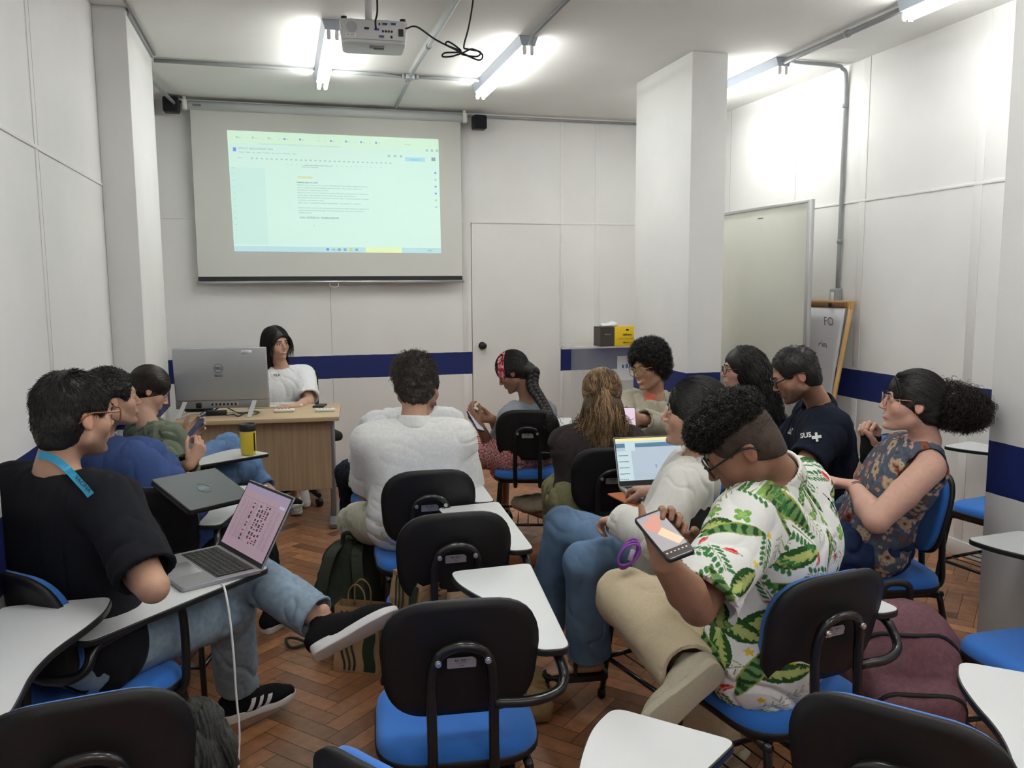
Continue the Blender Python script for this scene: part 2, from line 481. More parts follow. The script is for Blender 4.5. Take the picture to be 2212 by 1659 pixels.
struct(boxo('wall_left', XL-.15, XL, -2.0, 7.4, 0, ZC, M_wall), 'left white panelled wall with blue band')
struct(boxo('wall_right', XR, XR+.15, -2.0, 7.4, 0, ZC, M_wall), 'right white panelled wall with blue band')
struct(boxo('wall_back', XL, XR, -2.1, -2.0, 0, ZC, M_wall))
DX0, DX1 = float(py_(1018, 600, D)[0]), float(py_(1213, 600, D)[0])
bm = bmesh.new()
bbox(bm, XL, DX0, D, D+.12, 0, ZC); bbox(bm, DX1, XR, D, D+.12, 0, ZC); bbox(bm, DX0, DX1, D, D+.12, 2.105, ZC)
struct(bm_obj('wall_front', bm, M_wall), 'white panelled front wall with blue band')
# pillars
def pillar(x0, x1, y0, y1, lab, name):
    struct(boxo(name, x0, x1, y0, y1, 0, ZC, M_wall, bevel=.004), lab)
pillar(XL, -.729, 4.916, 5.815, 'white pillar beside the projection screen', 'wall_pillar_left')
pillar(XL, -.712, .9, 2.36, 'white pillar at the left edge near the camera', 'wall_pillar_near_left')
pillar(2.51, XR, 1.2, 2.47, 'white projection at the right edge near the camera', 'wall_pillar_near_right')
pillar(2.543, 2.793, 4.939, 5.80, 'free standing white pillar in the right half of the room', 'wall_pillar_centre')
# flush door
bm = bmesh.new(); bbox(bm, DX0+.006, DX1-.006, D+.002, D+.04, .008, 2.098)
dr = bm_obj('door_1', bm, mat('door_paint', (.79, .79, .77), .45, noise=.02, nscale=3), bevel=.002); struct(dr, 'flush white door in the front wall')
boxo('door_gap', DX0, DX1, D+.05, D+.06, 0, 2.105, M_seam, dr)
kx, ky_, kz = py_(1043, 747, D-.03)
bm = bmesh.new(); lathe(bm, [(.028, 0), (.033, .004), (.033, .012), (.014, .014), (.012, .035), (.024, .042), (.029, .055), (.027, .068), (.012, .072)], 24)
bmesh.ops.rotate(bm, verts=bm.verts, matrix=Matrix.Rotation(math.radians(90), 3, 'X')); bmesh.ops.translate(bm, verts=bm.verts, vec=(kx, D+.002, kz))
bm_obj('door_knob', bm, M_black, dr, smooth=True)
for zz in (1.98, 1.04, .25):
    boxo('hinge', DX1-.008, DX1+.006, D-.006, D+.001, zz-.045, zz+.045, M_white, dr, bevel=.001)
# battens and grooves of the panelled walls
tn = [0]
def trim(x0, x1, y0, y1, z0, z1, m=M_plain):
    tn[0] += 1; struct(boxo('trim_%d' % tn[0], x0, x1, y0, y1, z0, z1, m, bevel=.001 if m is M_plain else 0))
def fx(px): return float(py_(px, 485, D)[0])
for px in (1003, 1290, 1215):
    x = fx(px); trim(x-.022, x+.022 if px != 1215 else x+.006, D-.004, D, 1.0, ZC); trim(x-.022, x+.022 if px != 1215 else x+.006, D-.004, D, .02, .785)
x = fx(709); trim(x-.0015, x+.0015, D-.0012, D, .99, 2.9, M_seam); trim(x-.0015, x+.0015, D-.0012, D, .02, .79, M_seam)
trim(fx(1016), XR, D-.005, D, 2.098, 2.112); trim(XL, fx(1003), D-.005, D, 2.098, 2.112)
def ry(px, py=437): return float(px_(px, py, XR)[1])
for px in (1863, 2112):
    y = ry(px); trim(XR-.004, XR, y-.03, y+.03, 1.0, ZC); trim(XR-.004, XR, y-.03, y+.03, .02, .785)
trim(XR-.005, XR, 2.47, D, 2.098, 2.114)
for y in (5.55, 6.5): trim(XR-.0012, XR, y-.001, y+.001, 1.0, ZC, M_seam)
trim(XL, XL+.005, 2.36, 4.916, 2.098, 2.114)
ys = float(px_(82, 324, XL)[1]); trim(XL, XL+.0015, ys-.0025, ys+.0025, 1.0, ZC, M_seam); trim(XL, XL+.004, ys-.05, ys-.012, 1.0, ZC)
trim(XR-.012, XR, 2.47, D, 0, .09)   # low skirting on the right wall
trim(-.729, -.715, 4.94, 5.80, ZC-.035, ZC, M_grey)
trim(-.715, -.700, 4.0, 5.80, ZC-.018, ZC, M_seam)
# ================================================================== ceiling lamps
def lamp(x, y0, y1, label, grp='twin tube fluorescent lamps on the ceiling'):
    t = empty('fluorescent_lamp', (x, (y0+y1)/2, ZC)); tag(t, label, 'ceiling lamp', grp)
    h = (y1-y0)/2; bm = bmesh.new()
    prof = [(-.058, 0), (.058, 0), (.040, -.055), (-.040, -.055)]
    a = [bm.verts.new((p[0], -h, p[1]-.001)) for p in prof]; b = [bm.verts.new((p[0], h, p[1]-.001)) for p in prof]
    bm.faces.new(a); bm.faces.new(b[::-1])
    for i in range(4): bm.faces.new((a[i], b[i], b[(i+1) % 4], a[(i+1) % 4]))
    bm_obj('housing', bm, M_lampbody, t, bevel=.002)
    for sx in (-.022, .022):
        bm = bmesh.new(); tube(bm, [(sx, -h+.02, -.085), (sx, h-.02, -.085)], .0135, 14)
        bm_obj('tube', bm, M_tube, t)
        for e in (-1, 1):
            bm = bmesh.new(); prism(bm, round_poly([(-.011, -.105), (.011, -.105), (.011, -.055), (-.011, -.055)], .008, 4), -.006, .006,
                                    M=Matrix.Translation((sx, e*(h-.012), 0))@Matrix.Rotation(math.radians(90), 4, 'X'))
            bm_obj('lamp_holder', bm, M_white, t)
    return t
lamp(.325, 4.86, 6.11, 'ceiling lamp left of the projector, above the screen')
lamp(1.455, 4.89, 6.14, 'ceiling lamp right of the projector, above the screen')
lamp(3.19, 4.93, 6.18, 'ceiling lamp partly hidden by the free standing pillar')
lamp(3.19, 2.58, 3.83, 'ceiling lamp cut by the upper right corner of the photo')
for x_, y_, l_ in ((.325, 1.9, 'ceiling lamp over the front middle chair'), (1.455, 1.9, 'ceiling lamp over the man in the leaf-print shirt'), (.325, -.9, 'ceiling lamp behind the viewer, on the left'), (1.455, -.9, 'ceiling lamp behind the viewer, in the middle'), (3.19, .3, 'ceiling lamp behind the viewer, by the right wall')):
    lamp(x_, y_-.62, y_+.62, l_)
# ================================================================== conduits
def conduit(pts, label, r=.0125, clamps=(), z=None):
    t = empty('conduit', pts[0]); tag(t, label, 'pipe', 'grey surface conduits')
    p0 = np.array(pts[0]); bm = bmesh.new(); tube(bm, [np.array(p)-p0 for p in pts], r, 12); bm_obj('pipe', bm, M_grey, t, smooth=True)
    for c, d in clamps:
        c = np.array(c)-p0; d = nrm(d); bm = bmesh.new(); tube(bm, [c-d*.012, c+d*.012], r+.005, 12); bm_obj('clamp', bm, M_grey, t)
    return t
zc_ = ZC-.016
conduit([(-.73, 5.93, zc_), (.268, 5.93, zc_)], 'ceiling conduit between the left pillar and the left lamp')
conduit([(.384, 5.93, zc_), (.88, 5.95, zc_)], 'ceiling conduit from the left lamp to the junction box', clamps=[((.87, 5.95, zc_), (1, 0, 0))])
conduit([(.945, 5.95, zc_), (1.40, 5.93, zc_)], 'ceiling conduit from the junction box to the right lamp', clamps=[((.96, 5.95, zc_), (1, 0, 0))])
conduit([(.915, 5.92, zc_), (.915, .5, zc_)], 'long ceiling conduit running from the junction box over the camera', clamps=[((.915, 5.2, zc_), (0, 1, 0)), ((.915, 3.0, zc_), (0, 1, 0))])
conduit([(.92, 5.99, zc_), (.95, 6.98, zc_)], 'short ceiling conduit from the junction box to the screen', clamps=[((.92, 6.1, zc_), (0, 1, 0))])
conduit([(1.455, 4.87, ZC-.05), (1.455, 4.80, zc_), (1.455, 2.53, zc_)], 'ceiling conduit leaving the near end of the right lamp', clamps=[((1.455, 4.1, zc_), (0, 1, 0))])
conduit([(3.19, 4.92, ZC-.03), (3.19, 3.84, ZC-.03)], 'ceiling conduit between the two lamps on the right', r=.016, clamps=[((3.19, 4.3, ZC-.03), (0, 1, 0))])
conduit(spline([(3.25, 4.96, zc_), (3.6, 4.97, zc_), (3.66, 4.975, ZC-.03), (3.70, 4.98, ZC-.09), (3.703, 4.985, 2.6), (3.703, 4.99, 1.52)], 6),
        'conduit bending from the ceiling down the right wall', clamps=[((3.703, 4.985, 2.75), (0, 0, 1)), ((3.703, 4.988, 1.85), (0, 0, 1))])
conduit([(-.75, 7.10, ZC-.03), (3.70, 7.10, ZC-.03)], 'dark conduit along the top of the front wall', r=.011)
conduit([(-.87, 5.86, ZC-.02), (-.72, 7.08, ZC-.07)], 'conduit in the corner left of the black speaker')
jb = empty('junction_box', (.912, 5.95, ZC)); tag(jb, 'grey round junction box on the ceiling where conduits meet', 'junction box')
bm = bmesh.new(); lathe(bm, [(.034, -.002), (.034, -.03), (.03, -.036), (.008, -.036)], 20); bm_obj('box_body', bm, M_grey, jb)
sw = empty('wall_outlet', (3.70, 4.99, 1.47)); tag(sw, 'grey conduit outlet box on the right wall', 'outlet')
boxo('box_body', -.035, .019, -.035, .035, -.06, .06, M_grey, sw, bevel=.008); boxo('socket_plate', -.038, -.034, -.018, .018, -.035, .035, M_white, sw, bevel=.002)
# ================================================================== projector
def projector():
    c = pd(808, 66, 4.0); t = empty('projector', c, 4); tag(t, 'white projector hanging from the ceiling with black cables', 'projector')
    mw = mat('projector_case', (.62, .63, .64), .4); md = mat('projector_port', (.015, .015, .02), .4); mb = mat('vga_blue', (.02, .04, .25), .4)
    bm = bmesh.new(); prism(bm, round_poly([(-.165, 0), (.165, 0), (.160, .23), (-.160, .23)], .035, 6), -.055, .052)
    for v in bm.verts:
        if v.co.z < 0: v.co.x *= .93; v.co.y = .115+(v.co.y-.115)*.93
    o = bm_obj('case', bm, mw, t, bevel=.008, seg=3, smooth=True)
    boxo('rear_panel', -.150, .150, -.0025, .004, -.042, .042, mw, t, bevel=.004)
    def port(x, z, w_, h_, n='port', m=md): return boxo(n, x-w_/2, x+w_/2, -.006, .0, z-h_/2, z+h_/2, m, t, bevel=.0015)
    for x, z in ((.052, .031), (.093, .033), (.012, .004), (.035, -.028)):
        port(x, z, .030, .014, 'vga_frame', M_alu); boxo('vga_port', x-.011, x+.011, -.0075, -.004, z-.0045, z+.0045, mb, t)
    for x in (.026,): port(x, .031, .008, .008)
    for x in (.042, .056, .070, .084):
        bm = bmesh.new(); tube(bm, [(x, -.006, -.002), (x, .001, -.002)], .0055, 12); bm_obj('audio_jack', bm, md, t)
    port(.082, -.027, .010, .012); port(-.035, .008, .022, .010); port(.128, -.005, .024, .034, 'power_inlet')
    bm = bmesh.new(); tube(bm, [(-.105, -.004, .012), (-.105, .0, .012)], .026, 24); bm_obj('speaker_grille', bm, mat('grille', (.5, .51, .52), .6, bump=.8, bscale=1500), t)
    boxo('sticker', -.135, -.085, -.0042, -.002, -.033, -.017, M_white, t)
    bm = bmesh.new(); add_text(bm, 'Rio  SUS', .010, (-.112, -.0046, -.028), (1, 0, 0), (0, 0, 1)); bm_obj('sticker_print', bm, M_ink, t)
    for x in (-.14, .14):
        bm = bmesh.new(); tube(bm, [(x, .03, .05), (x, .03, .066)], .014, 12); bm_obj('foot', bm, md, t)
    boxo('bottom_vent', .0, .05, .09, .115, -.058, -.054, md, t)
    bm = bmesh.new()
    for k in range(3): bbox(bm, -.02, .05, .05+k*.02, .055+k*.02, -.0575, -.054)
    bm_obj('bottom_marking', bm, mat('pale_grey_mark', (.35, .36, .37), .5), t)
    bm = bmesh.new(); tube(bm, [(-.02, .11, .05), (-.02, .11, ZC-c[2])], .018, 14); bm_obj('ceiling_pole', bm, mw, t)
    bm = bmesh.new(); lathe(bm, [(.06, .052), (.06, .062), (.03, .072), (.02, .08)], 20, (-.02, .11, 0)); bm_obj('mount_plate', bm, mw, t)
    bm = bmesh.new(); tube(bm, [(-.11, .05, .06), (-.02, .11, .066), (.07, .05, .06)], .007, 8); bm_obj('mount_arm', bm, mw, t)
    return c
pc = projector()
def cable(name, ctrl, r, m, label, cat='cable', n=8, group=None):
    p0 = np.asarray(ctrl[0], float); bm = bmesh.new(); tube(bm, [p-p0 for p in spline(ctrl, n)], r, 8)
    o = bm_obj(name, bm, m, smooth=True); o.location = p0; tag(o, label, cat, group); return o
M_cable = mat('black_cable', (.012, .012, .014), .45)
dj = 3.93
cable('video_cable', [pd(812, 62, dj), pd(811, 45, dj-.02), pd(815, 20, dj), pd(812, -60, dj-.0)+np.array([0, 0, 0])], .0045, M_cable, 'straight black cable plugged into the back of the projector')
cable('power_cable', [pd(876, 62, dj), pd(900, 58, dj-.03), pd(940, 85, dj-.02), pd(985, 108, dj), pd(1005, 118, dj), pd(1035, 130, dj-.02), pd(1042, 118, dj-.03), pd(1020, 106, dj), pd(1000, 114, dj+.01),
      pd(975, 122, dj-.02), pd(956, 122, dj-.02), pd(962, 114, dj), pd(995, 112, dj+.02), pd(985, 100, dj), pd(968, 90, dj), pd(964, 97, dj-.01), pd(990, 108, dj+.02), pd(1000, 118, dj), pd(1030, 122, dj), pd(1037, 112, dj), pd(1010, 106, dj+.02),
      pd(1002, 100, dj), pd(1012, 60, dj), pd(1020, 15, dj), pd(1028, -50, dj)], .0042, M_cable, 'black power cable tied in a looped bow beside the projector', n=6)
# ================================================================== projection screen
def screen():
    Y = 7.045
    A = py_(410, 228, Y); B = py_(998, 258, Y); zb = 1.600
    x0, x1 = float(py_(430, 606, Y)[0])-.005, float(py_(999, 606, Y)[0])
    t = empty('projection_screen', ((x0+x1)/2, Y, 2.3)); tag(t, 'pull-down projection screen lit with a document on the front wall', 'projection screen')
    ox = (x0+x1)/2
    mc = mat('screen_cloth', (.64, .65, .61), .8)
    boxo('screen_cloth', x0-ox, x1-ox, 0, .0012, zb-2.3, 2.93-2.3, mc, t)
    boxo('black_border', x0-ox, x1-ox, -.0012, 0, zb+.012-2.3, zb+.045-2.3, M_ink, t)
    bm = bmesh.new(); tube(bm, [(x0-ox-.012, -.003, zb-2.3), (x1-ox+.012, -.003, zb-2.3)], .012, 12); bm_obj('bottom_bar', bm, M_alu, t)
    bm = bmesh.new(); tube(bm, [(-.05, -.006, zb-.010-2.3), (-.05, -.006, zb-.035-2.3), (-.015, -.006, zb-.048-2.3), (.02, -.006, zb-.035-2.3), (.02, -.006, zb-.010-2.3)], .003, 6); bm_obj('pull_handle', bm, M_white, t)
    hx0, hx1 = float(py_(398, 215, Y)[0])-ox, float(py_(1003, 245, Y)[0])-ox
    bm = bmesh.new(); tube(bm, [(hx0+.02, .0, 2.955-2.3), (hx1-.02, .0, 2.955-2.3)], .034, 18); bm_obj('roller_case', bm, mat('case_paint', (.6, .64, .65), .35), t, smooth=True)
    for x in (hx0, hx1):
        boxo('end_cap', x-.02, x+.02, -.042, .04, 2.915-2.3, 2.995-2.3, M_white, t, bevel=.012)
        boxo('bracket', x-.012, x+.012, -.01, .02, 2.99-2.3, ZC-2.3, M_white, t, bevel=.003)
    boxo('maker_plate', hx0+.06, hx0+.12, -.036, -.033, 2.945-2.3, 2.96-2.3, mat('plate_grey', (.2, .2, .22), .5), t)
    # picture thrown by the projector: corners measured on the cloth
    q = [py_(*p, Y-.002) for p in ((506, 543), (953, 547), (947, 301), (490, 281))]
    q = [np.array([p[0]-ox, -.002, p[2]-2.3]) for p in q]
    def bil(u, v, off=0.0):
        p = (1-u)*(1-v)*q[0]+u*(1-v)*q[1]+u*v*q[2]+(1-u)*v*q[3]; return p+np.array([0, -off, 0])
    def emat(n, c, s=1.0): return mat(n, tuple(.4*x for x in c), .8, emit=c, estr=s)
    E = .52
    mm = [emat('picture_page', (.66, .90, .80), E), emat('picture_band', (.68, .92, .72), E), emat('picture_side', (.60, .86, .78), E), emat('picture_text', (.28, .42, .42), E),
          emat('picture_blue', (.18, .32, .85), E), emat('picture_orange', (.75, .62, .15), E), emat('picture_grey', (.42, .62, .58), E), emat('picture_taskbar', (.50, .76, .80), E), emat('picture_yellow', (.78, .92, .50), E), emat('picture_share', (.42, .75, .85), E)]
    bm = bmesh.new()
    def rect(u0, u1, v0, v1, mi, off):
        f = bm.faces.new([bm.verts.new(bil(a, b, off)) for a, b in ((u0, v0), (u1, v0), (u1, v1), (u0, v1))]); f.material_index = mi
    rect(0, 1, 0, 1, 0, .0); rect(0, 1, .9, 1, 1, .0002); rect(0, .16, .06, .70, 2, .0002); rect(0, 1, 0, .045, 7, .0002); rect(.62, .80, 0, .045, 8, .0003)
    def tx(s, u, v, size, mi=3, al='LEFT', bold=0):
        V_, Fs = text_mesh(s, size, bold=bold, align=al)
        P_ = [bm.verts.new(bil(u+p[0]/1.63, v+p[1]/.93, .0006)) for p in V_]
        for f in Fs:
            try: bm.faces.new([P_[i] for i in f]).material_index = mi
            except Exception: pass
    for i in range(10):
        u = .05+i*.072; rect(u-.012, u-.004, .94, .955, 4 if i in (3, 4, 6, 7, 8, 9) else (1 if i == 5 else 6), .0006); tx('GT...', u, .94, .012); tx('x', u+.035, .94, .012)
    tx('Nova aba', .83, .94, .012); tx('docs.google.com/document/d/1Q2hEgd7rKmpc7-AyVspmaTX_h6_dUwblny4cZD2/edit?tab=t.0', .14, .895, .016, 6)
    rect(.022, .036, .83, .862, 4, .0006); tx('ATA GT INIQUIDADES 2026', .045, .85, .021); tx('Arquivo   Editar   Ver   Inserir   Formatar   Ferramentas   Extensões   Ajuda', .045, .822, .014)
    rect(.83, .93, .80, .835, 9, .0005); tx('Compartilhar', .855, .81, .014, 4); tx('Menus', .04, .775, .013)
    for i in range(30): rect(.1+i*.0225, .1+i*.0225+.010, .772, .782, 6, .0006)
    for i in range(20): rect(.26+i*.0235, .263+i*.0235, .735, .742, 6, .0006)
    for i in range(12): rect(.012, .02, .12+i*.052, .124+i*.052, 6, .0006)
    for i in range(6): rect(.975, .985, .70-i*.06, .714-i*.06, 4 if i in (0, 2, 3) else 6, .0006)
    for u in (.935, .96, .985): rect(u, u+.012, .89, .91, 6, .0006)
    for u in (.745, .775, .805): rect(u, u+.012, .83, .85, 6, .0006)
    rect(.962, .982, .81, .84, 3, .0006)
    tx('•  Roda de Conversa', .325, .715, .016); rect(.34, .475, .733, .736, 3, .0006)
    tx('ECOSISTEMA', .31, .625, .020, 5, bold=.0006)
    L_ = ['Feedback seminário LGBT:', 'Audiência muito pequena, sem controle individual para todos, muitos residentes ficaram na', 'volta e o espaço não estava preparado para nós muitos; como projetei saúde, mais', 'microfones, ar condicionado muito frio.',
          'Atraso no horário de início, educativos começar mais tarde na primeira vez, no final foram', 'muito longas, o que estenderia muito o tempo de duração da aula teórica.', 'Por conta do atraso, não foi possível fazer no último tópico a dinâmica do grupo, tornando',
          'a atividade muito teórica e densa.', 'Apesar disso, o conteúdo foi bastante aprofundado, o que agradou os residentes.', '', 'Propostas para a próxima aula: presença pela gravada com a parte teórica e programar um',
          'encontro presencial para discussão. Ver se é possível fazer o encontro presencial na', 'Cidade das Artes.']
    for i, s in enumerate(L_): tx(s, .305, .585-i*.0213, .0150, bold=.0006 if i in (0,) else 0)
    tx('AULA SAÚDE DO TRABALHADOR', .31, .287, .020, bold=.0005); rect(.375, .3765, .22, .235, 3, .0006)
    for i, mi in enumerate((4, 6, 3, 3, 5, 3)): rect(.43+i*.028, .443+i*.028, .014, .034, mi, .0006)
    tx('Pesquisar', .455, .016, .014); rect(.93, .955, .015, .03, 6, .0006)
    bm_obj('projected_document', bm, None, t, mats=mm)
screen()
def wall_speaker(px, py, label):
    c = py_(px, py, 7.02); t = empty('wall_speaker', c); tag(t, label, 'speaker', 'small black speakers on the front wall')
    s = .058; bm = bmesh.new(); prism(bm, round_poly([(-s, -s), (s, -s), (s, s), (-s, s)], .02, 5), -.045, .045, M=Matrix.Rotation(math.radians(90), 4, 'X')); bm_obj('cabinet', bm, M_black, t, bevel=.006, smooth=True)
    bm = bmesh.new(); prism(bm, round_poly([(-s+.006, -s+.006), (s-.006, -s+.006), (s-.006, s-.006), (-s+.006, s-.006)], .016, 5), .045, .048, M=Matrix.Rotation(math.radians(90), 4, 'X')); bm_obj('grille', bm, mat('speaker_cloth', (.01, .01, .015), .9), t)
    bm = bmesh.new(); tube(bm, [(0, .03, .05), (0, .06, .075), (0, .12, .075)], .008, 8); bm_obj('bracket', bm, M_white, t)
wall_speaker(370, 227, 'small black speaker left of the projection screen'); wall_speaker(1035, 265, 'small black speaker right of the projection screen')
# ================================================================== whiteboard and easel
def whiteboard():
    X = 3.40
    a = px_(1752, 437, X); b = px_(1545, 470, X); zt = float((a[2]+b[2])/2); zb = zt-1.22
    t = empty('whiteboard', (X, (a[1]+b[1])/2, zb)); tag(t, 'framed whiteboard standing along the right wall behind the pillar', 'whiteboard')
    y0, y1 = a[1]-t.location.y, b[1]+.35-t.location.y; H = zt-zb
    boxo('board_surface', -.012, 0, y0, y1, 0, H, mat('whiteboard_face', (.72, .73, .66), .25, noise=.02, nscale=3), t)
    for n, bb in (('frame_rail', (-.022, .01, y0-.03, y0+.008, -.02, H+.02)), ('frame_rail', (-.022, .01, y0, y1, H, H+.022)), ('frame_rail', (-.022, .01, y0, y1, -.03, .0)), ('frame_rail', (-.022, .01, y1, y1+.03, -.02, H+.02))):
        boxo(n, *bb, M_alu, t, bevel=.003)
    boxo('pen_tray', -.07, -.02, y0+.2, y1-.1, -.04, -.028, M_alu, t, bevel=.002)
    boxo('pen_mark', -.0135, -.012, y0+.55, y0+.62, H-.062, H-.057, M_ink, t)
    for yy in (y0+.06, y1-.05):
        boxo('leg', -.012, .012, yy-.012, yy+.012, -zb, 0, M_grey, t); boxo('leg_foot', -.22, .20, yy-.014, yy+.014, -zb, -zb+.03, M_grey, t, bevel=.004)
whiteboard()
def easel():
    X = 3.60; tl = px_(1757, 655, X); tr = px_(1822, 650, X); y0 = tr[1]; zt = float(tr[2])
    t = empty('flipchart_easel', (X, y0, 0)); tag(t, 'wooden flipchart easel with a paper pad leaning on the right wall', 'flipchart')
    mw = mat('pine_wood', (.50, .30, .12), .5, noise=.12, nscale=12, stretch=(1, 1, .1)); W_ = .62
    for y in (0.0, W_):
        bm = bmesh.new(); tube(bm, [(.07, y, zt-.0), (-.22, y-(.05 if y == 0 else -.05), 0.0)], .020, 4); bm_obj('leg', bm, mw, t)
    boxo('top_rail', .045, .075, -.02, W_, zt-.055, zt, mw, t, bevel=.003)
    boxo('clamp_bar', .03, .045, .02, W_-.02, zt-.045, zt-.01, mat('brown_bar', (.24, .12, .06), .5), t, bevel=.003)
    bm = bmesh.new(); lathe(bm, [(.008, 0), (.016, .006), (.016, .014), (.006, .018)], 10); bmesh.ops.rotate(bm, verts=bm.verts, matrix=Matrix.Rotation(math.radians(-90), 3, 'Y')); bmesh.ops.translate(bm, verts=bm.verts, vec=(.03, .17, zt-.028)); bm_obj('wing_nut', bm, M_black, t)
    bm = bmesh.new(); NX = 24
    G = [[bm.verts.new((.035-.20*(j/12)*.75+.006*math.sin(i*.9+j)*(j/12), .03+(W_-.06)*i/NX, zt-.05-(zt-.35)*j/12)) for i in range(NX+1)] for j in range(13)]
    for j in range(12):
        for i in range(NX): bm.faces.new((G[j][i], G[j][i+1], G[j+1][i+1], G[j+1][i]))
    o = bm_obj('paper_pad', bm, mat('flip_paper', (.66, .66, .70), .8), t, smooth=True); md = o.modifiers.new('s', 'SOLIDIFY'); md.thickness = .008
    bm = bmesh.new(); add_text(bm, 'FO', .085, (.012, .16, zt-.17), (0, -1, 0), (-.12, 0, 1)); add_text(bm, 'cin', .085, (.0, .20, zt-.33), (0, -1, 0), (-.12, 0, 1))
    bm_obj('handwriting', bm, mat('marker_brown', (.22, .12, .12), .7), t)
easel()
# ================================================================== acrylic stand with box and sign
def acrylic():
    Y = 6.72; a = py_(1262, 748, Y); b = py_(1395, 748, Y); z = float(a[2]); x0, x1 = float(a[0]), float(b[0])+.18
    t = empty('acrylic_lectern', ((x0+x1)/2, Y+.15, 0)); tag(t, 'clear acrylic lectern against the front wall holding a yellow box', 'lectern')
    ma = mat('clear_acrylic', (.80, .84, .86), .05, alpha=.16); ox = (x0+x1)/2
    boxo('top_panel', x0-ox-.11, x1-ox+.02, -.17, .20, z-.010, z, ma, t, bevel=.001)
    boxo('front_panel', x0-ox, x1-ox, -.13, -.124, .02, z-.011, ma, t); boxo('side_panel', x0-ox-.006, x0-ox, -.13, .17, .02, z-.011, ma, t); boxo('side_panel', x1-ox, x1-ox+.006, -.13, .17, .02, z-.011, ma, t)
    boxo('base_panel', x0-ox-.03, x1-ox+.03, -.17, .20, .0, .02, ma, t)
    p = py_(1318, 750, Y); q = py_(1372, 705, Y); h = float(q[2]-p[2])-.01
    b_ = empty('cardboard_box', (float(p[0]), Y-.10, z)); tag(b_, 'yellow and black cardboard box standing on the clear lectern', 'box')
    w_ = float(q[0]-p[0])
    my = mat('yellow_card', (.75, .50, .015), .5); mk = mat('dark_card', (.055, .045, .035), .5)
    boxo('box_body', 0, w_, 0, .16, 0.001, h, my, b_, bevel=.002)
    bm = bmesh.new(); bbox(bm, -.13, 0, .0, .16, .001, h); bm_obj('dark_side', bm, mk, b_, bevel=.002)
    bm = bmesh.new(); add_text(bm, 'delivery', .026, (w_/2, -.0012, h*.55), (1, 0, 0), (0, 0, 1), bold=.0006); add_text(bm, 'O MUNDO TODO É QUENTINHO', .012, (w_/2, -.0012, h*.36), (1, 0, 0), (0, 0, 1)); add_text(bm, '■■ @delivery', .012, (w_/2, -.0012, h*.16), (1, 0, 0), (0, 0, 1))
    bbox(bm, w_/2-.012, w_/2+.012, -.0015, 0, h*.8, h*.88)
    bm_obj('box_print', bm, M_ink, b_)
    bm = bmesh.new(); add_text(bm, 'delivery', .018, (-.065, -.0012, h*.6), (1, 0, 0), (0, 0, 1)); bm_obj('side_print', bm, mat('cream_ink', (.5, .45, .35), .6), b_)
    V, F = sdf_mesh([P_e((0, 0, .012), (.075, .05, .018)), P_e((.03, .01, .02), (.05, .03, .022)), P_e((-.05, .0, .01), (.035, .03, .012))], .004)
    Nn = vnormals(V, F); V = V+Nn*((fnoise(V*45)-.5)*.02)[:, None]
    o = link('plastic_bag', mesh_arrays('plastic_bag', V, F), mat('thin_white_plastic', (.75, .77, .78), .3)); o.location = (float(p[0])-.02, Y-.02, z+h); tag(o, 'crumpled white plastic bag lying on top of the yellow box', 'bag')
    s_ = py_(1337, 770, Y-.02)
    s2 = py_(1337, 823, Y-.02); sh = float(s_[2]-s2[2]); sg = empty('paper_notice', (float(s_[0]), Y+.15-.134, float(s2[2]))); tag(sg, 'white paper notice with RIO lettering on the front of the clear lectern', 'notice')
    boxo('sheet', 0, .21, -.002, 0, 0, sh, mat('sheet_paper', (.68, .70, .74), .7), sg)
    bm = bmesh.new(); add_text(bm, 'RIO', .052, (.12, -.0025, sh*.5), (1, 0, 0), (0, 0, 1), bold=.002); bbox(bm, .045, .062, -.003, -.002, sh*.5, sh*.5+.03); add_text(bm, 'SAÚDE', .02, (.14, -.0025, sh*.3), (1, 0, 0), (0, 0, 1))
    bm_obj('lettering', bm, mat('city_blue', (.02, .16, .42), .6), sg)
acrylic()
# ================================================================== chairs with a writing tablet
def rr(w_, h_, r, seg=8): return round_poly([(-w_/2, -h_/2), (w_/2, -h_/2), (w_/2, h_/2), (-w_/2, h_/2)], r, seg)
TABZ = .70
def shell_pt(x, v, off=0.0):
    """point on the curved, tilted backrest: x across, v up from its centre; off along the sitter side"""
    y = -.205-.22*v+.55*x*x + off
    return (x, y, .690+v*.975)
def curved_slab(outline, off0, off1, dome=0.0, rim=.0):
    bm = bmesh.new(); n = len(outline); K = 7
    def ring(s, off): return [bm.verts.new(shell_pt(p[0]*s, p[1]*s, off)) for p in outline]
    front = [ring(s, off1+dome*(1-s*s)) for s in [1-i/K for i in range(K)]]
    back = [ring(s, off0-dome*.3*(1-s*s)) for s in [1-i/K for i in range(K)]]
    for A in (front, back):
        for r0, r1 in zip(A[:-1], A[1:]):
            for k in range(n): bm.faces.new((r0[k], r0[(k+1) % n], r1[(k+1) % n], r1[k]))
        c = bm.verts.new(np.mean([v.co[:] for v in A[-1]], axis=0))
        for k in range(n): bm.faces.new((A[-1][k], A[-1][(k+1) % n], c))
    for k in range(n): bm.faces.new((back[0][k], back[0][(k+1) % n], front[0][(k+1) % n], front[0][k]))
    return bm
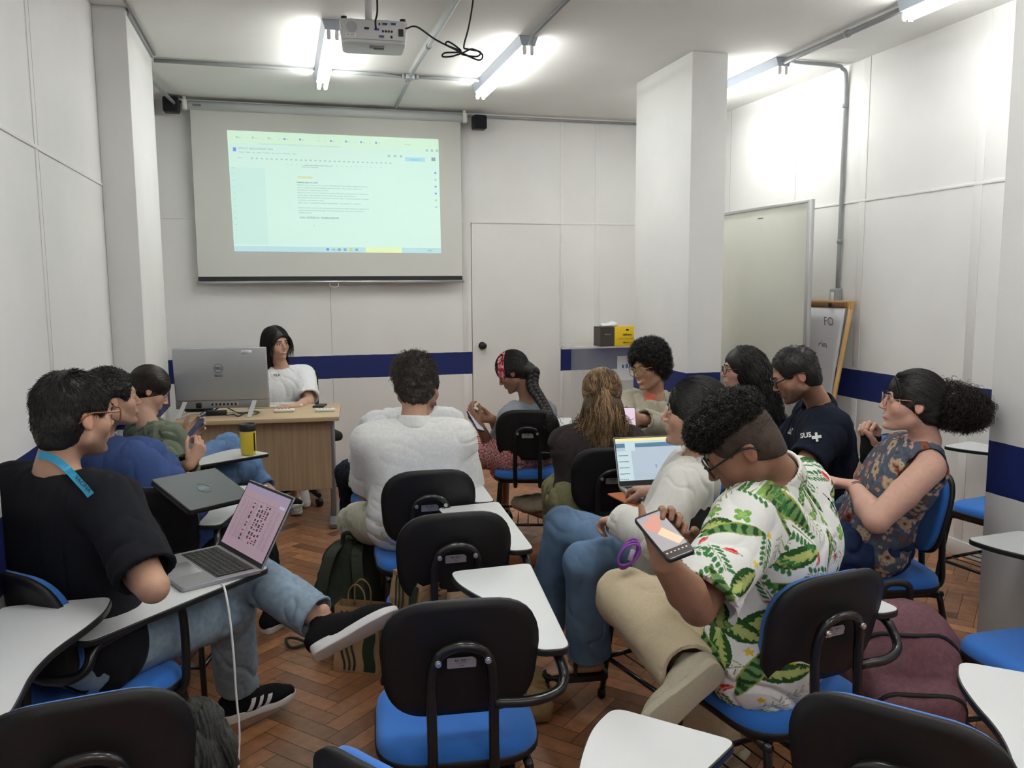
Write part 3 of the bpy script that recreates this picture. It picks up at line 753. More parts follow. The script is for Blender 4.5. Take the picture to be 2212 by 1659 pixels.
def make_chair(sg=1, tz=TABZ, ty=0.0, tablet=True, tx=0.0):
    t = empty('tablet_chair')
    # seat: cushion over a black pan
    ol = rr(.405, .40, .13, 8)
    bm = bmesh.new(); n = len(ol); rings = []
    for s, z in ((.90, .425), (.985, .428), (1.0, .436), (1.0, .445), (.99, .458), (.955, .470), (.88, .477), (.6, .479), (.25, .477)):
        rings.append([bm.verts.new((p[0]*s, p[1]*s, z-(.012*max(0, (p[1]*s-.10)/.1)**2))) for p in ol])
    for A, B in zip(rings[:-1], rings[1:]):
        for k in range(n): bm.faces.new((A[k], A[(k+1) % n], B[(k+1) % n], B[k]))
    bm.faces.new(rings[-1]); bm.faces.new(rings[0][::-1])
    bm_obj('seat', bm, M_blue, t, smooth=True)
    bm = bmesh.new(); rings = []
    for s, z in ((.80, .405), (.96, .412), (1.012, .424), (1.016, .438), (1.003, .440)):
        rings.append([bm.verts.new((p[0]*s, p[1]*s, z-(.012*max(0, (p[1]*s-.10)/.1)**2))) for p in ol])
    for A, B in zip(rings[:-1], rings[1:]):
        for k in range(n): bm.faces.new((A[k], A[(k+1) % n], B[(k+1) % n], B[k]))
    bm.faces.new(rings[0][::-1]); bm_obj('seat_pan', bm, M_shell, t, smooth=True)
    bo = [(p[0]*(1-.10*max(0, -p[1]/.15)), p[1]) for p in round_poly([(-.188, -.150), (.188, -.150), (.188, .165), (-.188, .165)], [.10, .10, .13, .13], 8)]
    bk = bm_obj('backrest', curved_slab(bo, 0, .016, dome=.006), M_shell, t, smooth=True)
    bo2 = [(p[0]*.95, p[1]*.94) for p in bo]
    bm_obj('back_cushion', curved_slab(bo2, .012, .040, dome=.012), M_blue, bk, smooth=True)
    for p in bk.data.polygons: p.use_smooth = True
    # upright frame: inverted U behind the shell, running down under the seat
    a = [(-.072, -.12, .40), (-.072, -.20, .395), (-.072, -.238, .42), (-.072, -.236, .52), (-.072, -.232, .64), (-.066, -.238, .70), (-.045, -.243, .735), (0, -.246, .748)]
    pts = a+[(-x, y, z) for x, y, z in a[-2::-1]]
    bm = bmesh.new(); tube(bm, spline(pts, 4), .0125, 12); bm_obj('back_frame', bm, M_blackmetal, t, smooth=True)
    for x in (-.057, .057):
        bm = bmesh.new(); tube(bm, [(x, -.262, .715), (x, -.25, .715)], .0075, 10); tube(bm, [(x, -.265, .715), (x, -.25, .715)], .004, 8); bm_obj('bolt', bm, M_zinc, t)
    bm = bmesh.new(); prism(bm, round_poly([(-.034, -.014), (.034, -.014), (.034, .007), (.026, .014), (-.034, .014)], .003, 3), 0, .0015,
                            M=Matrix.Translation((0, -.2195, .697))@Matrix.Rotation(math.radians(102), 4, 'X'))
    lb = bm_obj('asset_label', bm, M_label, t)
    bm = bmesh.new(); U = (1, 0, 0); Vv = (0, -.208, .978)
    add_text(bm, 'Rio  SUS +', .0075, (0, -.2235, .702), U, Vv, bold=.0002); add_text(bm, 'PATRIMÔNIO', .004, (0, -.2215, .696), U, Vv); add_text(bm, '0278', .006, (0, -.2195, .688), U, Vv)
    bm_obj('label_print', bm, M_ink, lb)
    # under frame and legs
    bm = bmesh.new()
    for x in (-.165, .165): tube(bm, [(x, -.19, .405), (x, .18, .402)], .011, 10)
    for y in (-.13, .12): tube(bm, [(-.165, y, .404), (.165, y, .403)], .010, 8)
    bm_obj('seat_frame', bm, M_blackmetal, t, smooth=True)
    for x, y, ex, ey in ((-.165, -.17, -.195, -.235), (.165, -.17, .195, -.235), (-.165, .16, -.195, .215), (.165, .16, .195, .215)):
        bm = bmesh.new(); tube(bm, spline([(x, y*.6, .408), (x, y*.95, .40), ((x*1.02), y*1.08, .37), (ex, ey, .012)], 4), .0115, 10); lg = bm_obj('leg', bm, M_blackmetal, t, smooth=True)
        bm = bmesh.new(); lathe(bm, [(.015, 0), (.016, .02), (.013, .032)], 12, (ex, ey, 0)); bm_obj('foot_cap', bm, M_black, lg)
    bm = bmesh.new()
    for x in (-.186, .186): tube(bm, [(x, -.218, .165), (x, .20, .165)], .009, 8)
    for y in (-.215, .198): tube(bm, [(-.186, y, .165), (.186, y, .165)], .009, 8)
    bm_obj('stretcher', bm, M_blackmetal, t, smooth=True)
    bm = bmesh.new()
    for k in range(5): tube(bm, [(-.12+.06*k, -.215, .170), (-.12+.06*k, .198, .170)], .003, 6)
    bm_obj('book_rack', bm, M_blackmetal, t, smooth=True)
    if tablet:
        bm = bmesh.new(); zt = tz-.03
        tube(bm, spline([(sg*.075, -.236, .60), (sg*.16, -.242, .60), (sg*.225, -.22, .605), (sg*.25, -.19+ty*.3, .625), (sg*.245, -.165+ty*.4, .66), (sg*.235, -.12+ty*.6, zt), (sg*.205, .10+ty, zt)], 6), .0125, 12)
        bm_obj('tablet_arm', bm, M_blackmetal, t, smooth=True)
        bm = bmesh.new(); tube(bm, spline([(sg*.208, .12+ty, zt), (sg*.205, .15+ty*.8, zt-.03), (sg*.21, .15+ty*.3, .50), (sg*.205, .14, .42), (sg*.165, .12, .402)], 5), .0125, 12)
        bm_obj('tablet_post', bm, M_blackmetal, t, smooth=True)
        P_ = [(.285, .43), (.027, .395), (.035, .30), (.075, .20), (.135, .09), (.165, -.02), (.172, -.12), (.180, -.195), (.268, -.20)]
        P_ = [(sg*x+tx, y+ty) for x, y in P_]
        rad = [.03, .035, .25, .25, .25, .25, .2, .03, .04]
        if sg < 0: P_ = P_[::-1]; rad = rad[::-1]
        ol = round_poly(P_, rad, 8)
        cen = np.mean(ol, axis=0)
        bm = bmesh.new(); inn = []
        nn = len(ol)
        for i in range(nn):
            d = nrm(np.array(ol[(i+1) % nn])-np.array(ol[i-1])); nx = np.array([-d[1], d[0]]); inn.append(np.array(ol[i])+nx*.0035)
        prism(bm, ol, tz-.018, tz-.0012); tb = bm_obj('tablet_edge', bm, M_edge, t, bevel=.003, seg=2)
        bm = bmesh.new(); prism(bm, inn, tz-.010, tz+.0004); o = bm_obj('writing_tablet', bm, M_tablet, t)
    return t
def kids(o): return [c for c in bpy.data.objects if c.parent is o]
def copy_tree(o, parent=None):
    ch = kids(o); c = o.copy(); COL.objects.link(c); c.parent = parent
    for k in ch: copy_tree(k, c)
    return c
CH = {}
_pr = make_chair()
CHG = 'blue and black chairs with a white writing tablet'
used = [False]
def chair(key, x, y, az, label, **kw):
    if kw: t = make_chair(**kw)
    elif not used[0]: t = _pr; used[0] = True
    else: t = copy_tree(_pr)
    t.location = (x, y, 0); t.rotation_euler = (0, 0, -math.radians(az)); tag(t, label, 'chair', CHG); CH[key] = (np.array([x, y, 0]), az)
    return t
chair('A', .395, 2.03, 6, 'empty tablet chair in the front middle, bright blue seat in full view')
chair('B', .515, 2.76, 2, 'tablet chair carrying paper bags on its seat, behind the front middle chair')
chair('C', .54, 3.39, 2, 'tablet chair under the man in the white polo shirt seen from behind')
chair('D', 1.275, 1.94, -9, 'tablet chair under the man in the leaf-print shirt')
chair('E', 1.155, 1.265, 50, 'empty tablet chair cut by the bottom edge, right of the middle')
chair('F', .295, 1.31, 54, 'empty tablet chair whose rounded tablet fills the bottom middle')
chair('H', -.40, 1.765, -8, 'empty tablet chair in the bottom left corner with a knitted jumper on it', sg=-1, tz=.775, ty=.115, tx=.05)
chair('I', -.56, 2.49, 42, 'tablet chair under the man in the black shirt, carrying his open laptop')
chair('K', -.46, 3.40, 14, 'tablet chair under the man in the blue shirt by the left wall')
chair('L', -.60, 4.47, 57, 'tablet chair under the woman in the green jacket, yellow tumbler on its tablet')
chair('M', 1.41, 4.78, 17, 'tablet chair under the woman with the long braid')
chair('N', 1.44, 3.60, 12, 'tablet chair under the woman with the half-up highlighted hair')
chair('O', 1.36, 2.66, -12, 'tablet chair under the woman in white linen, carrying the open laptop on an orange sleeve')
chair('P', 1.98, 4.40, -120, 'chair under the woman in the beige blazer in front of the pillar', tablet=False)
chair('Q', 2.45, 4.10, -70, 'tablet chair under the woman in the denim jacket')
chair('R', 2.54, 3.31, -72, 'tablet chair under the man in the navy polo shirt')
chair('S', 2.20, 2.68, -78, 'tablet chair under the woman in the floral top', tablet=False)
chair('T', 3.40, 3.22, -8, 'empty tablet chair against the right wall, half hidden by the projecting wall')
chair('U', 2.17, 1.86, 3, 'empty tablet chair at the right edge, beside the projecting wall')
chair('W', .52, 4.30, -4, 'tablet chair under the man in navy trousers, in front of the white polo shirt')

# ================================================================== desk
def wood(name, c1, c2, sc=3.0, st=(12, 1, 1)):
    m = bpy.data.materials.new(name); m.use_nodes = True; nt = m.node_tree; N = nt.nodes; L = nt.links; b = N['Principled BSDF']; b.inputs['Roughness'].default_value = .45
    tc = N.new('ShaderNodeTexCoord'); mp = N.new('ShaderNodeMapping'); mp.inputs['Scale'].default_value = st; nz = N.new('ShaderNodeTexNoise'); nz.inputs['Scale'].default_value = sc; nz.inputs['Detail'].default_value = 8
    L.new(tc.outputs['Object'], mp.inputs[0]); L.new(mp.outputs[0], nz.inputs['Vector']); cr = N.new('ShaderNodeValToRGB')
    cr.color_ramp.elements[0].position = .3; cr.color_ramp.elements[0].color = (*c1, 1); cr.color_ramp.elements[1].position = .7; cr.color_ramp.elements[1].color = (*c2, 1)
    L.new(nz.outputs[0], cr.inputs[0]); L.new(cr.outputs[0], b.inputs['Base Color']); return m
DAZ = 5.0
def desk():
    t = empty('desk', (-.677, 5.437, 0), DAZ); tag(t, "light wood teacher's desk with grey metal legs", 'desk')
    mt = wood('desk_top_wood', (.50, .37, .22), (.58, .44, .28), 2, (1, 14, 14)); mp = wood('desk_panel_wood', (.36, .25, .155), (.47, .345, .22), 2.2, (30, 1, 1.0))
    ml = mat('desk_leg_grey', (.25, .26, .27), .4, metal=.2)
    boxo('desk_top', 0, 1.005, 0, .62, .712, .74, mt, t, bevel=.003)
    boxo('modesty_panel', .07, .945, .10, .118, .25, .712, mp, t)
    for x in (.085, .93):
        boxo('leg', x, x+.035, .20, .34, .04, .712, ml, t, bevel=.006); boxo('foot', x-.01, x+.045, .02, .60, 0, .04, ml, t, bevel=.012); boxo('top_rail', x-.005, x+.04, .03, .59, .688, .712, ml, t, bevel=.003)
desk()
def dk(px, py, z=.74): p = pz(px, py, z); return p
# ---- all in one computer seen from behind
def computer():
    a = dk(393, 902); b = dk(549, 902); az = 7
    c = (a+b)/2; t = empty('desktop_computer', (c[0]+.015, c[1]+.01, .74), az); tag(t, "silver all-in-one desktop computer seen from behind on the teacher's desk", 'computer')
    ms = mat('silver_back', (.44, .46, .47), .38, metal=.25); mc = mat('chin_grey', (.30, .31, .32), .4, metal=.2); W_, H0, H1 = .29, .055, .44
    def P3(x, h, off=0): return (x, .09+off-(h-.055)*.10+.0, h)
    def slab(name, x0, x1, h0, h1, o0, o1, m, bev=.004):
        bm = bmesh.new(); v = [bm.verts.new(P3(x, h, o)) for o in (o0, o1) for x, h in ((x0, h0), (x1, h0), (x1, h1), (x0, h1))]
        for f in [(0, 3, 2, 1), (4, 5, 6, 7), (0, 1, 5, 4), (1, 2, 6, 5), (2, 3, 7, 6), (3, 0, 4, 7)]: bm.faces.new([v[i] for i in f])
        return bm_obj(name, bm, m, t, bevel=bev, smooth=True)
    sh = slab('housing', -W_, W_, H0+.04, H1, .0, .022, ms, .008); slab('lower_strip', -W_, W_, H0-.01, H0+.04, .0, .022, mc); slab('display_bezel', -W_, W_, H0-.01, H1, .022, .030, M_black)
    pt = slab('port_row', -.08, .10, H0+.008, H0+.026, -.004, .0, mat('port_metal', (.5, .5, .5), .4, metal=.6), .001)
    for i in range(7): slab('port', -.07+i*.024, -.056+i*.024, H0+.010, H0+.024, -.006, -.003, M_black, .001)
    slab('webcam_cable_plug', -.165, -.13, H0-.006, H0+.030, -.012, 0, M_black, .008)
    U, Vv = (1, 0, 0), (0, -.0995, .995)
    bm = bmesh.new(); add_text(bm, 'DELL', .022, P3(-.012, .30, -.001), U, Vv, bold=.0006, xs=.9)
    pts = [Vector(P3(-.012+.028*math.cos(k/32*2*math.pi), .307+.028*math.sin(k/32*2*math.pi), -.001)) for k in range(32)]; tube(bm, pts, .0014, 6, closed=True)
    bm_obj('logo', bm, mat('logo_dark', (.06, .06, .07), .4), t)
    slab('service_label', -.038, .014, .253, .272, -.001, 0, mat('label_grey', (.22, .23, .24), .5), 0)
    s1 = slab('asset_sticker', .135, .20, .395, .42, -.001, 0, M_white, 0)
    bm = bmesh.new(); add_text(bm, 'Rio SUS +', .009, P3(.167, .408, -.002), U, Vv); add_text(bm, '00147', .006, P3(.167, .398, -.002), U, Vv); bm_obj('sticker_print', bm, mat('faint_ink', (.2, .2, .25), .6), t)
    for x in (-.235, .195):
        bm = bmesh.new(); v = [(x+.008, .08, .095), (x-.018, -.03, 0.0)]
        prism(bm, [(-.014, 0), (.014, 0), (.014, .14), (-.014, .14)], -.003, .003, M=Matrix.Translation((x-.012, -.045, .001))@Matrix.Rotation(math.radians(42), 4, 'X')@Matrix.Rotation(math.radians(-9), 4, 'Z')); bm_obj('stand_leg', bm, M_alu, t)
    bm = bmesh.new(); tube(bm, [(-.247, -.04, .003), (-.225, .17, .003), (.225, .17, .003), (.183, -.04, .003)], .004, 8); bm_obj('stand_base', bm, M_alu, t)
computer()
def desk_item(name, px, py, sx, sy, sz, m, label, cat, az=DAZ, bevel=.004):
    p = dk(px, py); o = boxo(name, -sx/2, sx/2, -sy/2, sy/2, .0005, sz, m, bevel=bevel); o.location = (p[0], p[1], .74); o.rotation_euler = (0, 0, -math.radians(az)); tag(o, label, cat); return o
o = desk_item('power_adapter', 468, 897, .125, .05, .03, M_black, 'black power adapter under the silver computer', 'power adapter')
o = desk_item('smartphone', 691, 878, .075, .13, .012, M_black, 'black phone lying near the right end of the desk', 'phone', az=15)
def remote(px, py, label, w_=.13, n=4):
    p = dk(px, py); t = empty('remote_control', (p[0], p[1], .74), DAZ); tag(t, label, 'remote control'); boxo('body', -w_/2, w_/2, -.022, .022, .0005, .022, M_white, t, bevel=.008)
    for i in range(n): boxo('button', -.04+i*.022, -.028+i*.022, -.006, .006, .0215, .0235, mat('button_grey', (.2, .2, .22), .5), t)
remote(614, 890, 'white remote control lying in front of the keyboard', .135); remote(702, 889, 'white remote control at the right corner of the desk', .13)
def keyboard():
    p = dk(612, 879); t = empty('keyboard', (p[0]-.03, p[1]+.03, .74), 2); tag(t, 'white keyboard on the desk under the hand of the woman', 'keyboard')
    boxo('keyboard_base', -.20, .16, -.065, .065, .0005, .018, M_white, t, bevel=.006); bm = bmesh.new()
    for r_ in range(5):
        for c_ in range(16): bbox(bm, -.19+c_*.0215, -.172+c_*.0215, -.055+r_*.023, -.036+r_*.023, .018, .0225)
    bm_obj('keys', bm, mat('key_white', (.62, .62, .6), .5), t)
keyboard()
o = desk_item('pencil_pouch', 430, 888, .18, .08, .035, mat('navy_cloth', (.015, .03, .08), .8, noise=.1), 'dark blue cloth pouch lying behind the silver computer stand', 'pouch', az=12, bevel=.015)
M_bluecable = mat('blue_cable', (.03, .06, .45), .5)
q = lambda px, py, z=.745: tuple(pz(px, py, z))
cable('network_cable', [q(477, 872, .80), q(470, 882, .77), q(455, 890), q(440, 897), q(432, 900)], .005, M_bluecable, 'blue network cable hanging from the silver computer', 'cable')
cable('usb_cable', [q(470, 870, .81), q(452, 880, .78), q(436, 892), q(425, 902), q(422, 906)], .004, M_cable, 'thick black cable running down from the computer ports', 'cable')
cable('adapter_cable', [q(490, 897, .76), q(505, 895), q(515, 899), q(530, 892), q(545, 896), q(560, 890), q(545, 888), q(520, 893), q(500, 885), q(478, 874, .79)], .0035, M_cable, 'thin black cable bundled between adapter and computer', 'cable')
# ---- office chair behind the desk
def office_chair():
    t = empty('office_chair', (.12, 6.28, 0), 165); tag(t, 'black swivel office chair under the teacher behind the desk', 'office chair')
    boxo('seat', -.23, .23, -.22, .23, .44, .51, mat('dark_fabric', (.015, .015, .02), .9), t, bevel=.03, seg=4); boxo('backrest', -.2, .2, -.28, -.23, .58, .92, mat('dark_fabric2', (.015, .015, .02), .9), t, bevel=.02, seg=4)
    bm = bmesh.new(); tube(bm, [(0, 0, .08), (0, 0, .45)], .025, 12); tube(bm, [(0, 0, .44), (0, -.25, .44), (0, -.27, .62)], .015, 8); bm_obj('gas_column', bm, M_blackmetal, t)
    for k in range(5):
        a = k*72+20; c, s = math.cos(math.radians(a)), math.sin(math.radians(a)); bm = bmesh.new(); tube(bm, [(0, 0, .10), (.3*c, .3*s, .075)], [.028, .018], 8); ar = bm_obj('base_arm', bm, M_black, t)
        bm = bmesh.new(); tube(bm, [(.3*c-.02*s, .3*s+.02*c, .028), (.3*c+.02*s, .3*s-.02*c, .028)], .028, 14); bm_obj('caster', bm, M_black, ar)
office_chair()
# ================================================================== laptops
def laptop(name, base_c, az, open_deg, label, scr, W_=.305, Dp=.215, case=(.33, .33, .35), keys=True, z=None, roll=0.0):
    """base_c: centre of the base underside; az: direction the user looks; screen hinged at the far side"""
    t = empty(name, base_c, az); tag(t, label, 'laptop'); mc = mat(name+'_case', case, .35, metal=.6); 
    bm = bmesh.new(); prism(bm, rr(W_, Dp, .012, 5), 0.0, .014); bm_obj('base', bm, mc, t, bevel=.003, smooth=False)
    if keys:
        boxo('keyboard_well', -W_*.44, W_*.44, -.012, Dp*.44, .0142, .0147, M_black, t)
        bm = bmesh.new()
        for r_ in range(6):
            nn = 14 if r_ < 5 else 14
            y0 = Dp*.44-.006-(r_+1)*.0175
            x = -W_*.43; ww = W_*.86/14
            for c_ in range(14):
                if r_ == 5 and 3 < c_ < 9: continue
                bbox(bm, x+c_*ww+.001, x+(c_+1)*ww-.001, y0+.001, y0+.0155, .0147, .0162)
            if r_ == 5: bbox(bm, x+4*ww+.001, x+9*ww-.001, y0+.001, y0+.0155, .0147, .0162)
        bm_obj('keys', bm, mat(name+'_keys', (.02, .02, .022), .5), t)
        boxo('trackpad', -.062, .062, -Dp*.46, -.022, .0138, .0146, mat(name+'_pad', tuple(c*.95 for c in case), .3, metal=.5), t, bevel=.001)
    R = Matrix.Translation((0, Dp/2-.002, .012))@Matrix.Rotation(math.radians(open_deg-90), 4, 'X').inverted() if False else Matrix.Translation((0, Dp/2-.002, .012))@Matrix.Rotation(math.radians(90-(open_deg-90)*1.0-0), 4, 'X')
    # lid lies in local x / v plane; v runs up the lid
    a = math.radians(open_deg); up = np.array([0, -math.cos(a), math.sin(a)]); nn_ = np.array([0, -math.sin(a), -math.cos(a)])
    o0 = np.array([0, Dp/2-.002, .012])
    def LP(x, v, d=0): return tuple(o0+np.array([x, 0, 0])+up*v+nn_*d)
    def lidbox(nm, x0, x1, v0, v1, d0, d1, m, par):
        bm = bmesh.new(); vs = [bm.verts.new(LP(x, v, d)) for d in (d0, d1) for x, v in ((x0, v0), (x1, v0), (x1, v1), (x0, v1))]
        for f in [(0, 3, 2, 1), (4, 5, 6, 7), (0, 1, 5, 4), (1, 2, 6, 5), (2, 3, 7, 6), (3, 0, 4, 7)]: bm.faces.new([vs[i] for i in f])
        return bm_obj(nm, bm, m, par, bevel=.002 if d1-d0 > .003 else 0)
    lid = lidbox('lid', -W_/2, W_/2, 0, Dp-.004, -.006, 0, mc, t); lidbox('bezel', -W_/2+.003, W_/2-.003, .003, Dp-.007, 0, .0008, M_black, lid)
    if scr: scr(LP, lid, W_, Dp)
    return t
def em(name, c, s=.8): return mat(name, tuple(.2*x for x in c), .3, emit=c, estr=s)
def flat(bm, LP, x0, x1, v0, v1, d, mi):
    f = bm.faces.new([bm.verts.new(LP(x, v, d)) for x, v in ((x0, v0), (x1, v0), (x1, v1), (x0, v1))]); f.material_index = mi
def scr_sheet(LP, lid, W_, Dp):
    ms = [em('sheet_page', (.30, .215, .25), .7), em('sheet_cell', (.03, .02, .03), .5), em('sheet_bar', (.26, .21, .30), .7), em('sheet_red', (.40, .05, .06), .7), em('sheet_text', (.18, .12, .16), .7), em('sheet_share', (.30, .33, .52), .8)]
    bm = bmesh.new(); X, V0, V1 = W_/2-.008, .016, Dp-.014; flat(bm, LP, -X, X, V0, V1, .0011, 0); flat(bm, LP, -X, X, V1-.022, V1, .0013, 2)
    r2 = random.Random(4); flat(bm, LP, X-.045, X-.012, V1-.040, V1-.032, .0014, 5)
    for i in range(26): flat(bm, LP, -X+.01+i*.0095, -X+.015+i*.0095, V1-.044, V1-.0415, .0014, 4)
    for row in range(34):
        v = V1-.052-row*.0038
        for c_ in (.02, .05, .075, .115, .235, .265): flat(bm, LP, -X+c_, -X+c_+.012+.012*r2.random(), v, v+.0012, .0014, 4)
        if row % 4 != 3:
            for c_ in (.098, .145, .165, .185, .205):
                if r2.random() < .75: flat(bm, LP, -X+c_, -X+c_+.012, v, v+.0034, .0015, 3 if r2.random() < .12 else 1)
    bm_obj('spreadsheet', bm, None, lid, mats=ms)
def scr_doc(LP, lid, W_, Dp):
    ms = [em('doc_page', (.34, .40, .47), .9), em('doc_yellow', (.72, .60, .25), .9), em('doc_blue', (.07, .15, .24), .9), em('doc_side', (.42, .53, .55), .9), em('doc_mark', (.10, .12, .16), .9), em('doc_teal', (.25, .42, .42), .9)]
    bm = bmesh.new(); X, V0, V1 = W_/2-.006, .024, Dp-.010; flat(bm, LP, -X, X, V0, V1, .0011, 0); flat(bm, LP, -X, X, V1-.012, V1, .0013, 1); flat(bm, LP, -X, X, V1-.022, V1-.012, .0013, 3)
    flat(bm, LP, -X, X, V1-.040, V1-.022, .0013, 2); flat(bm, LP, -X, -X+.065, V0, V1-.055, .0013, 3); flat(bm, LP, -X+.04, -X+.085, V1-.055, V1-.014, .0015, 3)
    flat(bm, LP, -X+.075, X-.02, V0+.017, V0+.020, .0014, 5)
    for k in range(4): flat(bm, LP, -X+.006, -X+.050, V1-.075-k*.026, V1-.072-k*.026, .0015, 4)
    for k in range(5): flat(bm, LP, -X+.004+k*.008, -X+.008+k*.008, V0+.004, V0+.008, .0015, 4)
    for a in ((.0, .006, .075, .077), (.0, .006, .085, .087), (.0, .0015, .075, .087), (.0045, .006, .075, .087)): flat(bm, LP, a[0]+.02, a[1]+.02, a[2], a[3], .0015, 4)
    for k in range(20): flat(bm, LP, -X+.07+k*.008, -X+.0705+k*.008, V1-.027, V1-.024, .0015, 1)
    bm_obj('document', bm, None, lid, mats=ms)
# laptop of the man in black: corners of its base on the tablet
zt = TABZ+.001
LI_c = (pz(342, 1212, zt+.012)+pz(400, 1282, zt+.012)+pz(561, 1221, zt+.012)+pz(495, 1167, zt+.012))/4
fw = (pz(562, 1215, zt)+pz(520, 1150, zt)-pz(342, 1212, zt)-pz(400, 1280, zt)); LI_az = math.degrees(math.atan2(fw[0], fw[1]))
print('laptop I', LI_c, LI_az, np.linalg.norm(fw)/2, np.linalg.norm(pz(400, 1280, zt)-pz(342, 1212, zt)))
laptop('open_laptop', (LI_c[0]-.02, LI_c[1]-.01, zt), 64, 120, 'open grey laptop showing a spreadsheet on the tablet of the man in black', scr_sheet, W_=.325, Dp=.24)
print('tabI check', pz(568, 1228, .7), pz(250, 1365, .7))
# ---- small things on the tablets
def tumbler():
    p = pz(537, 984, TABZ); t = empty('tumbler', (p[0], p[1]+.02, TABZ+.001)); tag(t, 'yellow insulated tumbler with a black lid', 'tumbler')
    bm = bmesh.new(); lathe(bm, [(.028, 0), (.036, .004), (.0385, .02), (.041, .12), (.0405, .125)], 40); bm_obj('body', bm, mat('yellow_enamel', (.74, .57, .06), .35), t)
    bm = bmesh.new(); lathe(bm, [(.0405, .125), (.0415, .127), (.0425, .131), (.044, .158), (.041, .162), (.037, .162), (.034, .154), (.010, .154)], 40); bm_obj('lid', bm, M_black, t)
    bm = bmesh.new(); lathe(bm, [(.0408, .124), (.0412, .1255), (.0408, .127)], 40); bm_obj('steel_ring', bm, M_alu, t)
    a = math.radians(-38); bm = bmesh.new(); prism(bm, rr(.009, .095, .004), .0, .002, M=Matrix.Translation((.0395*math.cos(a), .0395*math.sin(a), .070))@Matrix.Rotation(a, 4, 'Z')@Matrix.Rotation(math.radians(90), 4, 'Y')@Matrix.Rotation(math.radians(90), 4, 'Z')); bm_obj('side_slot', bm, M_black, t)
tumbler()
def closed_laptop():
    cs = [pd(358, 1040, 3.02), pd(470, 1019, 3.24), pd(524, 1072, 3.12), pd(397, 1101, 2.90)]
    c = sum(cs)/4; ux = nrm(cs[1]-cs[0]); uy = nrm(cs[0]-cs[3]); n = nrm(np.cross(ux, uy)); uy = np.cross(n, ux)
    t = empty('closed_laptop', c); tag(t, 'closed dark grey laptop held tilted over the lap of the man in blue', 'laptop')
    M4 = Matrix(((ux[0], uy[0], n[0], 0), (ux[1], uy[1], n[1], 0), (ux[2], uy[2], n[2], 0), (0, 0, 0, 1)))
    m = mat('laptop_graphite', (.055, .065, .068), .45, metal=.3)
    bm = bmesh.new(); prism(bm, rr(.30, .215, .012), -.002, .006, M=M4); bm_obj('lid', bm, m, t, bevel=.002)
    bm = bmesh.new(); prism(bm, rr(.30, .215, .012), -.016, -.004, M=M4); bm_obj('base', bm, M_black, t, bevel=.002)
    bm = bmesh.new(); O_ = n*.0064; add_text(bm, 'DELL', .020, O_-uy*.007, ux, uy, bold=.0004); tube(bm, [Vector(O_+ux*.028*math.cos(k/28*6.283)+uy*.028*math.sin(k/28*6.283)) for k in range(28)], .0012, 6, closed=True); bm_obj('logo', bm, mat('logo_blue_grey', (.10, .16, .19), .3, metal=.5), t)
closed_laptop()
def phone(name, c, right, up, label, face, case=(.01, .01, .012), W_=.072, H_=.148, mscr=None):
    """c centre; right/up: screen axes; face False shows the case back"""
    ux = nrm(right); uy = nrm(np.asarray(up)-ux*(np.asarray(up)@ux)); n = np.cross(ux, uy); t = empty(name, c); tag(t, label, 'phone')
    M4 = Matrix(((ux[0], uy[0], n[0], 0), (ux[1], uy[1], n[1], 0), (ux[2], uy[2], n[2], 0), (0, 0, 0, 1)))
    bm = bmesh.new(); prism(bm, rr(W_, H_, .010), -.0045, .0045, M=M4); bm_obj('body', bm, mat(name+'_case', case, .35), t, bevel=.002)
    bm = bmesh.new(); prism(bm, rr(W_-.006, H_-.008, .008), .0045, .0049, M=M4)
    bm_obj('glass', bm, mat(name+'_glass', (.01, .01, .012), .08) if mscr is None else mscr, t)
    return t, M4
